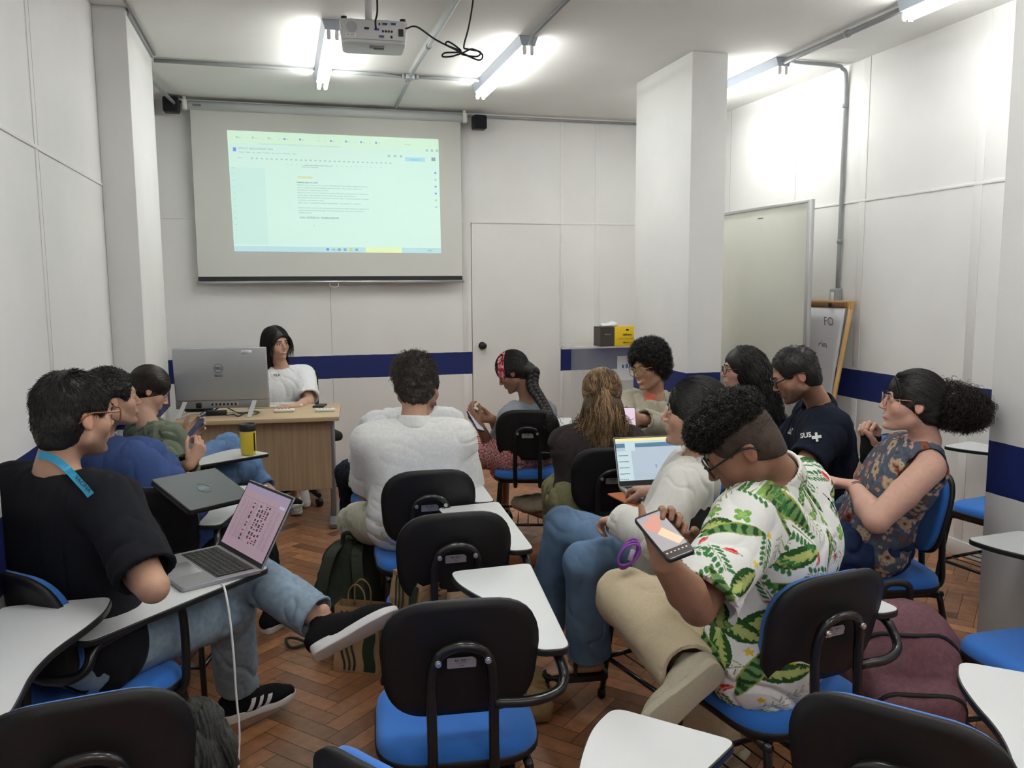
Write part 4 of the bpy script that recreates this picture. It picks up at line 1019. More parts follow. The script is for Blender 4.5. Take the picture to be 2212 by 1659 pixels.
# ================================================================== bags on the floor
def blob_obj(name, prims, vox, m, label, cat, loc=(0, 0, 0), az=0, fold=.0, fs=20, parent=None, stretch=(1, 1, 1), sm=1):
    V, F = sdf_mesh(prims, vox); V = smooth_mesh(V, F, sm); Nn = vnormals(V, F)
    if fold:
        q_ = V*np.array(stretch)*fs; V = V+Nn*((np.abs(fnoise(q_)-.5)*-2+.35)*fold)[:, None]
    o = link(name, mesh_arrays(name, V, F), m, parent)
    if parent is None: o.location = loc; o.rotation_euler = (0, 0, -math.radians(az))
    if label: tag(o, label, cat)
    return o
def green_backpack():
    p = pz(745, 1400, 0); t = empty('backpack', (float(p[0])+.04, float(p[1])+.12, 0), 20); tag(t, 'dark green backpack leaning on the chair of the man in white', 'backpack')
    mg = mat('olive_nylon', (.022, .030, .018), .8, noise=.15, nscale=60, bump=.3, bscale=300)
    tl = .0
    blob_obj('bag_body', [P_b((0, .02, .13), (.155, .10, .14), rd=.06), P_e((0, .04, .30), (.14, .09, .14), k=.08), P_b((0, -.07, .11), (.12, .05, .10), rd=.04, k=.03)], .006, mg, None, None, parent=t, fold=.02, fs=9)
    for sx in (-.075, .075):
        bm = bmesh.new(); pts = spline([(sx*.6, .0, .43), (sx*.8, -.10, .40), (sx*1.1, -.155, .27), (sx*1.2, -.13, .12), (sx*1.3, -.10, .04)], 6)
        for a, b in zip(pts[:-1], pts[1:]):
            a, b = np.array(a), np.array(b); u = np.array([.024, 0, 0]); nn = nrm(np.cross(u, b-a))*.008
            vs = [bm.verts.new(v) for v in (a-u, a+u, b+u, b-u, a-u+nn, a+u+nn, b+u+nn, b-u+nn)]
            for f in [(0, 3, 2, 1), (4, 5, 6, 7), (0, 1, 5, 4), (1, 2, 6, 5), (2, 3, 7, 6), (3, 0, 4, 7)]: bm.faces.new([vs[i] for i in f])
        bm_obj('shoulder_strap', bm, mat('olive_strap', (.03, .04, .024), .85), t)
    bm = bmesh.new(); tube(bm, spline([(-.03, .0, .42), (-.02, -.01, .475), (.02, -.01, .475), (.03, .0, .42)], 6), .010, 8); bm_obj('top_handle', bm, mg, t)
    bm = bmesh.new(); tube(bm, spline([(-.15, -.10, .012), (-.22, -.16, .010), (-.26, -.12, .03), (-.22, -.09, .02), (-.10, -.15, .008), (.02, -.19, .008)], 6), .007, 6); bm_obj('loose_strap', bm, mat('olive_webbing', (.035, .042, .028), .8), t)
green_backpack()
M_kraft = mat('kraft_paper', (.38, .24, .12), .7, noise=.06, nscale=12)
M_darkprint = mat('dark_green_print', (.018, .035, .022), .7)
def kraft_bag(name, loc, az, w_, d_, h_, label, handles=True, tilt=0.0, stripes=True):
    t = empty(name, loc, az); tag(t, label, 'paper bag'); t.rotation_euler.x = tilt
    r_ = random.Random(int(az)+3); bm = bmesh.new(); NZ = 7; rings = []
    base = [(-w_/2, -d_/2), (0, -d_/2), (w_/2, -d_/2), (w_/2, 0), (w_/2, d_/2), (0, d_/2), (-w_/2, d_/2), (-w_/2, 0)]
    for j in range(NZ+1):
        f = j/NZ; ring = []
        for i, (x, y) in enumerate(base):
            sq = 1-.55*f*(1 if i in (3, 7) else 0)*(.8)
            yy = y*(1-.35*f)
            if i in (3, 7): x = x*(1-.16*math.sin(f*3.1)*.9)
            ring.append(bm.verts.new((x+r_.uniform(-.003, .003), yy+r_.uniform(-.003, .003), .001+h_*f)))
        rings.append(ring)
    for A, B in zip(rings[:-1], rings[1:]):
        for k in range(8): bm.faces.new((A[k], A[(k+1) % 8], B[(k+1) % 8], B[k]))
    bm.faces.new(rings[0][::-1]); o = bm_obj('bag_body', bm, M_kraft, t); md = o.modifiers.new('s', 'SOLIDIFY'); md.thickness = .0015
    if stripes:
        bm = bmesh.new()
        def strip(xf, zs, wd, side=-1):
            pr = None
            for z in zs:
                f = z/h_; y = side*(d_/2)*(1-.35*f)+side*.0042; x = xf(z); cur = (bm.verts.new((x-wd/2, y, z)), bm.verts.new((x+wd/2, y, z)))
                if pr: bm.faces.new((pr[0], pr[1], cur[1], cur[0]))
                pr = cur
        zs = [h_*(.04+.9*i/30) for i in range(31)]
        strip(lambda z: w_*.30+.004*math.sin(z*50), zs, w_*.26)
        for k in range(3): strip(lambda z, k=k: -w_*.06-k*.022+.008*math.sin(z*38+k*.3), zs, .010)
        for z0 in (.16, .62):
            P_ = [(w_/2+.004, -.012, h_*z0), (w_/2+.004, .028, h_*(z0+.05)), (w_/2+.004, .0, h_*(z0+.14)), (w_/2+.004, .030, h_*(z0+.20)), (w_/2+.004, -.02, h_*(z0+.26)), (w_/2+.004, -.005, h_*(z0+.13))]
            bm.faces.new([bm.verts.new(p) for p in P_])
        bm_obj('print', bm, M_darkprint, t)
    if handles:
        for s in (-1, 1):
            bm = bmesh.new(); y = s*d_*.26; tube(bm, spline([(-.035, y, h_*.93), (-.033, y, h_+.06), (0, y-.004, h_+.095), (.033, y, h_+.06), (.035, y, h_*.93)], 6), .0035, 6); bm_obj('handle', bm, mat('twisted_paper', (.30, .18, .09), .8), t)
    return t
pb = pz(758, 1462, 0)
kraft_bag('paper_bag', (float(pb[0])+.05, float(pb[1])+.08, 0), 28, .19, .12, .27, 'brown paper bag with dark striped print standing on the floor beside the green backpack')
kraft_bag('paper_bag', (.405, 2.66, .481), 70, .20, .13, .13, 'squat brown paper bag with dark curved print on the seat of the second middle chair', handles=False)
o = boxo('cardboard_package', -.08, .08, -.06, .06, 0, .09, mat('light_card', (.52, .38, .22), .7, noise=.04), bevel=.003); o.location = (.56, 2.62, .481); o.rotation_euler.z = .15; tag(o, 'small pale cardboard package on the seat beside the squat paper bag', 'package')
def knit():
    p = (-.34, 1.83, .49)
    mk = mat('ribbed_knit', (.045, .046, .042), .95, noise=.3, nscale=80, bump=.6, bscale=260)
    V, F = sdf_mesh([P_e((0, 0, .03), (.15, .13, .045)), P_e((.06, .03, .055), (.09, .06, .04), k=.03), P_c((.02, -.10, .03), (.14, -.04, .05), .035, .03, k=.02), P_c((.09, .09, .03), (.17, -.02, .02), .03, .028, k=.02), P_c((-.02, .06, .06), (.10, .0, .075), .025, .022, k=.015)], .004)
    V = smooth_mesh(V, F, 2); Nn = vnormals(V, F)
    V = V+Nn*(-.022*np.clip(1-np.abs(vnoise(V*16+3)-.5)*6, 0, 1)+.006+.0036*np.sin((V[:, 0]*.8+V[:, 1]*.6+.25*V[:, 2]+.05*fnoise(V*12))*520))[:, None]
    V[:, 2] = np.maximum(V[:, 2]*1.35, -.008)
    o = link('knitted_jumper', mesh_arrays('knitted_jumper', V, F), mk); o.location = (p[0]+.07, p[1]+.05, p[2]); o.scale = (.72, .95, 1.1); tag(o, 'dark grey ribbed knitted jumper heaped on the seat at the bottom left', 'jumper')
knit()
def maroon_backpack():
    p = pz(1985, 1580, 0); t = empty('backpack', (1.86, 2.12, 0), 22); t.scale = (1.12, 1.12, 1.22); tag(t, 'maroon backpack with black piping on the floor at the right', 'backpack')
    mm = mat('maroon_nylon', (.17, .078, .098), .8, noise=.18, nscale=90, bump=.4, bscale=500); mk = mat('black_piping', (.01, .01, .012), .6)
    prims = [P_b((0, 0, .17), (.165, .10, .175), rd=.075), P_e((0, .01, .34), (.15, .095, .12), k=.08), P_b((.01, -.10, .15), (.125, .06, .14), rd=.05, k=.02), P_b((.01, -.15, .10), (.11, .035, .09), rd=.03, k=.012)]
    blob_obj('bag_body', prims, .005, mm, None, None, parent=t, fold=.014, fs=10)
    def project(x, z):
        lo, hi = -.40, 0.0
        for _ in range(22):
            m_ = (lo+hi)/2
            if sdf_eval(np.array([[x, m_, z]]), prims)[0] > 0: lo = m_
            else: hi = m_
        return (x, lo-.002, z)
    def piping(pts2, r=.006):
        P_ = [project(x, z) for x, z in pts2]; bm = bmesh.new(); tube(bm, [Vector(v) for v in P_], r, 6); bm_obj('piping', bm, mk, t, smooth=True)
    def arc(w_, z0, z1, r, cx=.01, n=8):
        pts = [(cx-w_, z0+(z1-r-z0)*i/8) for i in range(9)]; pts += [(cx-w_+r-r*math.cos(a), z1-r+r*math.sin(a)) for a in np.linspace(.1, math.pi/2, n)]
        pts += [(cx-w_+r+(2*w_-2*r)*i/8, z1) for i in range(1, 8)]; pts += [(cx+w_-r+r*math.sin(a), z1-r+r*math.cos(a)) for a in np.linspace(0, math.pi/2, n)]; pts += [(cx+w_, z1-r-(z1-r-z0)*i/8) for i in range(1, 9)]; return pts
    piping(arc(.145, .06, .40, .09, 0)); piping(arc(.118, .04, .275, .05)); piping(arc(.10, .03, .175, .03))
    piping([(-.135, .30-.012*i) for i in range(16)], .004)
    bm = bmesh.new(); tube(bm, spline([(-.04, .06, .43), (-.03, .05, .49), (.03, .05, .49), (.04, .06, .43)], 6), .010, 8); bm_obj('top_handle', bm, mk, t)
    for sx in (-1, 1):
        bm = bmesh.new(); tube(bm, spline([(sx*.09, .09, .40), (sx*.14, .15, .30), (sx*.17, .14, .14), (sx*.15, .09, .04)], 6), .016, 6); bm_obj('shoulder_strap', bm, mk, t)
    bm = bmesh.new(); v = Vector(project(.115, .20)); tube(bm, [v, v+Vector((0, -.004, -.0))], .009, 8); bm_obj('red_tag', bm, mat('red_tag', (.5, .02, .02), .5), t)
    bm = bmesh.new(); v = Vector(project(-.135, .26)); tube(bm, [v+Vector((0, -.008, 0)), v+Vector((.012, -.012, -.035))], .003, 6); bm_obj('zip_pull', bm, mat('orange_pull', (.35, .12, .05), .6), t)
maroon_backpack()
p = pz(1150, 1560, 0); o = blob_obj('canvas_bag', [P_b((0, 0, .06), (.10, .07, .06), rd=.03), P_c((-.05, 0, .12), (.06, .02, .13), .03, .025, k=.03), P_c((.06, .0, .02), (.11, -.03, .13), .014, .012, k=.01)], .005, mat('tan_canvas', (.26, .17, .075), .85, noise=.1, nscale=30), 'crumpled tan bag on the floor right of the front middle chair', 'bag', (float(p[0])-.02, float(p[1])+.05, 0), 15, .03, 12)
p = pz(1155, 1230, 0); o = blob_obj('leather_bag', [P_b((0, 0, .045), (.13, .09, .045), rd=.03), P_b((.10, .16, .02), (.11, .08, .02), rd=.015, k=.02)], .005, mat('tan_leather', (.28, .11, .045), .45, noise=.1, nscale=20), 'flat tan leather bag on the floor between the middle chairs and the blue jeans', 'bag', (float(p[0]), float(p[1])+.12, 0), 10, .006, 6)
m0 = CH['M'][0]; o = blob_obj('cloth_tote', [P_e((.03, -.02, 0), (.15, .14, .045)), P_c((-.10, .0, .0), (.12, -.13, -.05), .03, .035, k=.03)], .006, mat('cream_canvas', (.34, .27, .20), .8, noise=.1, nscale=40), 'cream cloth tote hanging in the rack under the chair of the woman with the braid', 'tote bag', (m0[0]+.03, m0[1]-.02, .245), 15, .025, 12)

cable('charging_cable', [pd(478, 1262, 2.36), pd(486, 1275, 2.24), pd(497, 1340, 2.22), pd(505, 1420, 2.22), pd(510, 1500, 2.23), pd(517, 1580, 2.24), pd(515, 1660, 2.24), pd(512, 1900, 2.24)], .0030, mat('white_cable', (.7, .7, .7), .5), 'white charging cable hanging from the open grey laptop to the floor')
# ================================================================== people
SKIN = {'fair': (.56, .34, .25), 'light': (.50, .30, .21), 'tan': (.40, .22, .145), 'brown': (.29, .15, .092), 'dark': (.13, .062, .038), 'pink': (.60, .36, .28)}
def skin_mat(n='skin'):
    return mat(n, (.5, .3, .2), .48, attr=True, noise=.05, nscale=60, bump=.12, bscale=500, spec=.4, sss=.08)
M_skin = skin_mat()
M_eyew = mat('eye_white', (.62, .60, .58), .2); M_iris = mat('iris', (.02, .012, .008), .1); M_teeth = mat('teeth', (.75, .73, .68), .25); M_lens = mat('spectacle_lens', (.8, .82, .84), .03, alpha=.12)
def xf(c, R, p): return np.asarray(c)+R@np.asarray(p, float)
def head_frame(az, pitch, roll=0.0):
    f = azv(az, -pitch); r = np.array([math.cos(math.radians(az)), -math.sin(math.radians(az)), 0]); u = np.cross(r, f)
    a = math.radians(roll); r2 = r*math.cos(a)+u*math.sin(a); u2 = np.cross(r2, f)
    return np.stack([r2, f, u2], 1)
def head_prims(c, R, h=1.0, fem=False, beard=0):
    X = lambda p: xf(c, R, np.array(p)*h); E = lambda p, r, **k: P_e(X(p), np.array(r)*h, R, **k); C = lambda a, b, ra, rb, **k: P_c(X(a), X(b), ra*h, rb*h, **k)
    j = .92 if fem else 1.0
    P = [E((0, -.010, .030), (.074, .092, .084)), E((0, .018, -.020), (.063, .070, .078), k=.02), E((0, .034, -.058), (.048*j, .050, .052*j), k=.025)]
    P += [E((0, .066, -.094), (.020*j, .016, .016), k=.02), E((.042, .052, -.028), (.022, .022, .022), k=.02), E((-.042, .052, -.028), (.022, .022, .022), k=.02)]
    P += [C((-.05*j, .0, -.062), (-.015, .055, -.092), .020*j, .015, k=.02), C((.05*j, .0, -.062), (.015, .055, -.092), .020*j, .015, k=.02)]
    P += [E((.030, .094, .004), (.017, .013, .011), k=.014, op='-'), E((-.030, .094, .004), (.017, .013, .011), k=.014, op='-')]
    P += [C((-.030, .077, .024), (.030, .077, .024), .010, .010, k=.015)]
    P += [E((.030, .074, .003), (.0145, .0115, .0125), k=.004), E((-.030, .074, .003), (.0145, .0115, .0125), k=.004)]
    P += [C((0, .084, .012), (0, .106, -.026), .0065, .0095, k=.010), E((.010, .098, -.031), (.007, .009, .006), k=.006), E((-.010, .098, -.031), (.007, .009, .006), k=.006)]
    P += [E((0, .080, -.060), (.026, .015, .016), k=.014), E((0, .083, -.098), (.015*j, .012, .012), k=.014)]
    for s in (-1, 1):
        P += [P_e(X((s*.0765, -.012, -.006)), np.array((.0075, .0165, .030))*h, R@np.array([[1, 0, s*-.25], [0, 1, -.18], [s*.25, .18, 1]])*.97, k=.006)]
        P += [E((s*.088, -.008, -.002), (.0075, .009, .017), k=.005, op='-')]
    return P
def hand_prims(w, d, n, side, curl=(.5, .5, .55, .6), thumb=.4, spread=.12, sc=1.0, tdir=None):
    d = nrm(d); n = nrm(np.asarray(n)-d*(np.asarray(n)@d)); lat = np.cross(d, n)*side
    P = [P_c(w-d*.01, w+d*.03, .024*sc, .022*sc, n=n, s=1.3, k=.012)]
    lx = (.030, .0105, -.0095, -.028); ll = (.088, .092, .086, .078); fl = ((.042, .026, .021), (.046, .029, .022), (.042, .027, .021), (.033, .021, .019))
    tips = []
    for i in range(4):
        k0 = w+d*ll[i]*sc+lat*lx[i]*sc; P.append(P_c(w+d*.02+lat*lx[i]*.55*sc, k0, .014*sc, .0112*sc, k=.012))
        a = 0; p = k0; sd_ = spread*(lx[i]/.03); dd = nrm(d+lat*sd_)
        for j_ in range(3):
            a += math.radians(78)*curl[i]*(.75, 1.05, .75)[j_]
            v = dd*math.cos(a)+n*math.sin(a); q = p+v*fl[i][j_]*sc; P.append(P_c(p, q, (.0098, .0088, .0080)[j_]*sc, (.0088, .0080, .0068)[j_]*sc, k=.0035)); p = q
        tips.append(p)
    b = w+d*.022*sc+lat*.024*sc+n*.006
    v1 = nrm(d*.75+lat*(.75-.6*thumb)+n*(.15+.8*thumb)); m1 = b+v1*.042*sc; v2 = nrm(v1+n*.25*thumb-lat*.35*thumb+d*.2) if tdir is None else nrm(tdir); m2 = m1+v2*.032*sc; m3 = m2+nrm(v2-lat*.2)*.026*sc
    P += [P_c(b, m1, .016*sc, .0115*sc, k=.012), P_c(m1, m2, .0112*sc, .0100*sc, k=.004), P_c(m2, m3, .0100*sc, .0080*sc, k=.004)]
    return P, tips, m3
def biggest(V, F):
    l = np.arange(len(V)); E = np.concatenate([F[:, [0, 1]], F[:, [1, 2]], F[:, [2, 3]]])
    for _ in range(60):
        m = np.minimum(l[E[:, 0]], l[E[:, 1]]); o = l.copy(); np.minimum.at(l, E[:, 0], m); np.minimum.at(l, E[:, 1], m); np.minimum.at(l, o, l)
        l = l[l]; l = l[l]
        if (l == o).all(): break
    c = np.bincount(l, minlength=len(V)); k = c[l] == c.max(); ix = np.cumsum(k)-1; Fk = k[F].all(1)
    return V[k], ix[F[Fk]]
def hit(px, py, prims, d0, d1):
    r = CF+CR_*(px-1106)/FPX-CU*(py-829.5)/FPX; t = np.linspace(d0, d1, 260); s = sdf_eval(CPOS+t[:, None]*r, prims); i = np.argmax(s < 0)
    if s[i] >= 0: return None
    a, b = t[max(i-1, 0)], t[i]
    for _ in range(12):
        m = (a+b)/2
        if sdf_eval((CPOS+m*r)[None], prims)[0] < 0: b = m
        else: a = m
    return CPOS+(a-.014)*r
def push_out(p, prims, off=.004):
    p = np.array(p, float)
    for _ in range(14):
        d = sdf_eval(p[None], prims)[0]
        if d >= off: break
        e = .004; g = nrm([sdf_eval((p+np.eye(3)[a]*e)[None], prims)[0]-d for a in range(3)]); p = p+g*(off-d+.001)
    return p
def decal(bm, polys_or_text, px, py, size, rot, prims, d0, d1, bold=0.0, mi=0):
    ca, sa = math.cos(math.radians(rot)), math.sin(math.radians(rot)); V_, Fs = text_mesh(polys_or_text, 1.0, bold=bold) if isinstance(polys_or_text, str) else (np.array([list(p)+[0] for q_ in polys_or_text for p in q_]), None)
    if Fs is None:
        Fs = []; n = 0
        for q_ in polys_or_text: Fs.append(tuple(range(n, n+len(q_)))); n += len(q_)
    P_ = [hit(px+(v[0]*ca+v[1]*sa)*size, py-(-v[0]*sa+v[1]*ca)*size, prims, d0, d1) for v in V_]; W = [None if p is None else bm.verts.new(p) for p in P_]
    for f in Fs:
        if all(W[i] is not None for i in f):
            try: bm.faces.new([W[i] for i in f]).material_index = mi
            except Exception: pass
def obj_sdf(name, prims, vox, m, parent, colf=None, fold=0, fs=14, stretch=(1, 1, 1), sm=1, disp=None):
    V, F = sdf_mesh(prims, vox)
    if len(V) == 0: print('EMPTY', name); return None
    V, F = biggest(V, F); V = smooth_mesh(V, F, sm); N = vnormals(V, F)
    if fold:
        q = V*np.array(stretch)*fs; q = q+1.5*np.stack([vnoise(V*5), vnoise(V*5+9), vnoise(V*5+21)], -1)
        rg = np.clip(1-np.abs(vnoise(q)-.5)*5.5, 0, 1)**1.3; rg2 = np.clip(1-np.abs(vnoise(q*1.9+5)-.5)*6, 0, 1); am = .35+1.3*np.clip(vnoise(V*4.5+31)*1.6-.4, 0, 1)
        V = V+N*((.30*(vnoise(q*.8+3)-.5)*2-rg*.85-rg2*.30+.25)*fold*1.5*am)[:, None]; V = smooth_mesh(V, F, 1, .35)
    if disp is not None: V = V+N*disp(V)[:, None]
    col = colf(V, N) if colf else None
    return link(name, mesh_arrays(name, V, F, col=col), m, parent)
# ---- strands of hair as thin tapered tubes
def strands(name, roots, d0, L, parent, m, seg=6, wd=.0012, grav=0.0, curl=0.0, curl_f=60, wave=0.0, wave_f=14, collide=None, coff=.004, jit=.15, col=None, taper=.35, pull=None, clump=0.0, r0=None):
    n = len(roots); r_ = np.random.default_rng(11); P = roots.copy(); D0 = d0+r_.normal(0, jit, d0.shape); D0 /= np.linalg.norm(D0, axis=1)[:, None]+1e-9
    L = np.broadcast_to(L, (n,)).astype(float)*(.8+.4*r_.random(n)); ds = L/seg; path = [P.copy()]; Dr = D0
    for i in range(seg):
        Dr = Dr+np.array([0, 0, -grav])*(1.0)
        if pull is not None: Dr = Dr+pull(P)
        Dr /= np.linalg.norm(Dr, axis=1)[:, None]+1e-9
        P = P+Dr*ds[:, None]
        if collide is not None:
            for _ in range(2):
                d = sdf_eval(P, collide); msk = d < coff
                if msk.any():
                    e = .003; g = np.stack([sdf_eval(P[msk]+np.eye(3)[a]*e, collide)-d[msk] for a in range(3)], 1); g /= np.linalg.norm(g, axis=1)[:, None]+1e-9
                    P[msk] += g*(coff-d[msk])[:, None]
            Dn = P-path[-1]; Dr = .5*Dr+.5*Dn/(np.linalg.norm(Dn, axis=1)[:, None]+1e-9)
        path.append(P.copy())
    path = np.stack(path, 1)
    if clump:
        c = path[:: max(1, n//90)]; ci = np.argmin(((roots[:, None]-c[None, :, 0])**2).sum(-1), 1); tt = (np.arange(seg+1)/seg)[None, :, None]; path = path*(1-clump*tt)+c[ci]*clump*tt
    T = np.gradient(path, axis=1); T /= np.linalg.norm(T, axis=2)[..., None]+1e-9
    A = np.cross(T, np.array([.3, .5, .81])); A /= np.linalg.norm(A, axis=2)[..., None]+1e-9; B = np.cross(T, A)
    if wave or curl:
        ph = vnoise(roots*30)*12; s = (np.arange(seg+1)/seg)[None, :]*L[:, None]
        if wave: path = path+A*(wave*np.sin(s*wave_f*6.28+ph[:, None])*np.minimum(1, s/.04))[..., None]+B*(wave*.6*np.cos(s*wave_f*5.1+ph[:, None]*1.7)*np.minimum(1, s/.04))[..., None]
        if curl:
            p2 = r_.random(n)*6.28; path = path+(A*np.cos(s*curl_f*6.28+p2[:, None])[..., None]+B*np.sin(s*curl_f*6.28+p2[:, None])[..., None])*curl
    w_ = wd*(1-(1-taper)*(np.arange(seg+1)/seg)**2)
    ang = np.array([0, 2.094, 4.189]); V = path[:, :, None]+(A[:, :, None]*np.cos(ang)[None, None, :, None]+B[:, :, None]*np.sin(ang)[None, None, :, None])*w_[None, :, None, None]
    V = V.reshape(-1, 3); base = (np.arange(n)*(seg+1)*3)[:, None, None]; i = np.arange(seg)[None, :, None]*3; k = np.arange(3)[None, None, :]; k2 = (k+1) % 3
    F = np.stack([base+i+k, base+i+k2, base+i+3+k2, base+i+3+k], -1).reshape(-1, 4)
    c = None
    if col is not None:
        cc = col(roots, r_); c = np.repeat(cc, (seg+1)*3, axis=0)
    return link(name, mesh_arrays(name, V, F, col=c), m, parent)
def hair_mat(name, c, rough=.45): return mat(name, c, rough, noise=.3, nscale=40, spec=.5)
def sample(V, F, N, n, seed=1, mask=None):
    r_ = np.random.default_rng(seed); idx = np.arange(len(F))
    if mask is not None: idx = idx[mask(V[F[:, 0]])]
    i = r_.choice(idx, n); a = r_.random((n, 1)); b = r_.random((n, 1)); f = F[i]
    P = (V[f[:, 0]]*(1-a)+V[f[:, 1]]*a)*(1-b)+(V[f[:, 3]]*(1-a)+V[f[:, 2]]*a)*b
    return P, N[f[:, 0]]
def cap_prims(c, R, h, th=.010, low=-.06, front=.5, back=0.0):
    """hair mass around the skull: th thickness, low = how far down the nape, front = hairline"""
    X = lambda p: xf(c, R, np.array(p)*h); E = lambda p, r, **k: P_e(X(p), np.array(r)*h, R, **k)
    P = [E((0, -.012, .032), (.075+th, .092+th, .085+th)), E((0, -.045, -.02), (.068+th*.6, .055+th*.8, .055), k=.02), E((0, -.036, -.058), (.056+th*.3, .058+th*.3, .045), k=.02)]
    P += [E((0, .115, -.030+.10*(front-.5)), (.082, .080, .095), k=.008, op='-'), P_b(X((0, .02, low+.030))-R@np.array((0, -.42*.075, .91*.075))*h, np.array((.14, .25, .075))*h, R@np.array([[1, 0, 0], [0, .91, -.42], [0, .42, .91]]), k=.008, op='-')]
    for s in (-1, 1): P += [E((s*.088, .010, -.020), (.030, .034, .036), k=.008, op='-')]
    return P

PEOPLE = {}
def person(label, pelvis, neck, head, haz, hpitch, skin, az, taz=None, hroll=0, s=1.0, hs=1.0, fem=False, girth=1.0, arms=None, legs=None, beard=0, face=True, smile=0,
           vox=.0036, tvox=.006, lipc=None, brow=(.015, .010, .008), neckr=.050, shw=.165, sh_drop=.082, body_legs=True):
    taz = az if taz is None else taz
    pelvis, neck, head = map(lambda v: np.asarray(v, float), (pelvis, neck, head))
    Rv = np.array([math.cos(math.radians(taz)), -math.sin(math.radians(taz)), 0]); t = nrm(neck-pelvis); Fv = nrm(np.cross(t, Rv)); Rp = np.array([math.cos(math.radians(az)), -math.sin(math.radians(az)), 0])
    Rh = head_frame(haz, hpitch, hroll); sk = np.array(SKIN[skin] if isinstance(skin, str) else skin)
    q = dict(pelvis=pelvis, neck=neck, head=head, R=Rv, t=t, F=Fv, Rh=Rh, s=s, hs=hs, L=np.linalg.norm(neck-pelvis), girth=girth, Rp=Rp, sh={}, el={}, wr={}, hip={}, kn={}, an={}, tips={}, thumb={})
    P = head_prims(head, Rh, hs, fem)
    nb = xf(head, Rh, np.array((0, -.028, -.055))*hs)
    P += [P_c(nb, neck-t*.0, neckr*s*.98, neckr*s*1.08, k=.018)]
    if beard == 0: pass
    drops = {'R': (Rv*shw-t*sh_drop)*s, 'L': (-Rv*shw-t*sh_drop)*s}
    core = []
    for frac, hw, r in ((.05, .055, .080), (.30, .045, .072), (.55, .055, .078), (.76, .07, .074)):
        c0 = pelvis+t*q['L']*frac; core.append(P_c(c0-Rv*hw*s, c0+Rv*hw*s, r*s*girth, r*s*girth, n=Fv, s=1.25, k=.05))
    P += core
    for sd_, d in drops.items():
        arm = (arms or {}).get(sd_, {}); sh = neck+d+np.asarray(arm.get('sho', (0, 0, 0))); q['sh'][sd_] = sh
        P += [P_c(neck-t*.035, sh+(neck-sh)*.25, .042*s, .042*s, k=.03)]
        Lu, Lf = arm.get('Lu', .285)*s, arm.get('Lf', .25)*s
        e = arm['e']; el = reach(sh, Lu, *e) if len(e) == 3 and isinstance(e[2], bool) else (sh+nrm(np.asarray(e[1:4]))*Lu if e[0] == 'v' else np.asarray(e))
        w_ = arm['w']; wr = reach(el, Lf, *w_) if len(w_) == 3 and isinstance(w_[2], bool) else (el+nrm(np.asarray(w_[1:4]))*Lf if w_[0] == 'v' else np.asarray(w_))
        q['el'][sd_], q['wr'][sd_] = el, wr; ag = arm.get('g', girth)**.6
        P += [P_c(sh, sh+(el-sh)*.5, .047*s*ag, .044*s*ag, k=.03), P_c(sh+(el-sh)*.5, el, .046*s*ag, .038*s*ag, k=.01), P_c(el, el+(wr-el)*.35, .038*s*ag, .040*s*ag, k=.01), P_c(el+(wr-el)*.35, wr, .040*s*ag, .0255*s, k=.01)]
        hd = arm.get('hd', wr-el); hn = arm.get('hn', (0, 0, -1)); hp, tips, th = hand_prims(wr, hd, hn, 1 if sd_ == 'R' else -1, arm.get('curl', (.5, .5, .55, .6)), arm.get('th', .4), arm.get('spread', .12), s*arm.get('hsz', 1.0), arm.get('tdir'))
        P += hp; q['tips'][sd_] = tips; q['thumb'][sd_] = th
    for sd_, sg in (('R', 1), ('L', -1)):
        hip = pelvis+Rp*.088*sg*s; q['hip'][sd_] = hip; lg = (legs or {}).get(sd_)
        if lg is None: lg = dict(k=('v', *(azv(az, -7)+Rp*sg*.12)), a=('v', 0, 0, -1))
        Lt, Ls = lg.get('Lt', .42)*s, lg.get('Ls', .41)*s; k_ = lg['k']; kn = reach(hip, Lt, *k_) if len(k_) == 3 and isinstance(k_[2], bool) else (hip+nrm(np.asarray(k_[1:4]))*Lt if k_[0] == 'v' else np.asarray(k_))
        a_ = lg['a']; an = reach(kn, Ls, *a_) if len(a_) == 3 and isinstance(a_[2], bool) else (kn+nrm(np.asarray(a_[1:4]))*Ls if a_[0] == 'v' else np.asarray(a_))
        if a_[0] == 'v' and lg.get('plant', True): dv = nrm(np.asarray(a_[1:4])); an = kn+dv*min((kn[2]-.088*s)/max(-dv[2], .3), .48*s)
        if an[2] < .085*s: an[2] = .085*s
        q['kn'][sd_], q['an'][sd_] = kn, an
        P += [P_c(hip, kn, .055*s, .040*s, k=.03), P_c(kn, kn+(an-kn)*.3, .040*s, .040*s, k=.01), P_c(kn+(an-kn)*.3, an, .040*s, .030*s, k=.01), P_c(an, an+nrm(lg.get('toe', azv(az)))*.06*s-np.array([0, 0, .02]), .028*s, .020*s, k=.02)]
    q['body_prims'] = P
    lip = np.array(lipc) if lipc is not None else sk*np.array([.95, .62, .62])
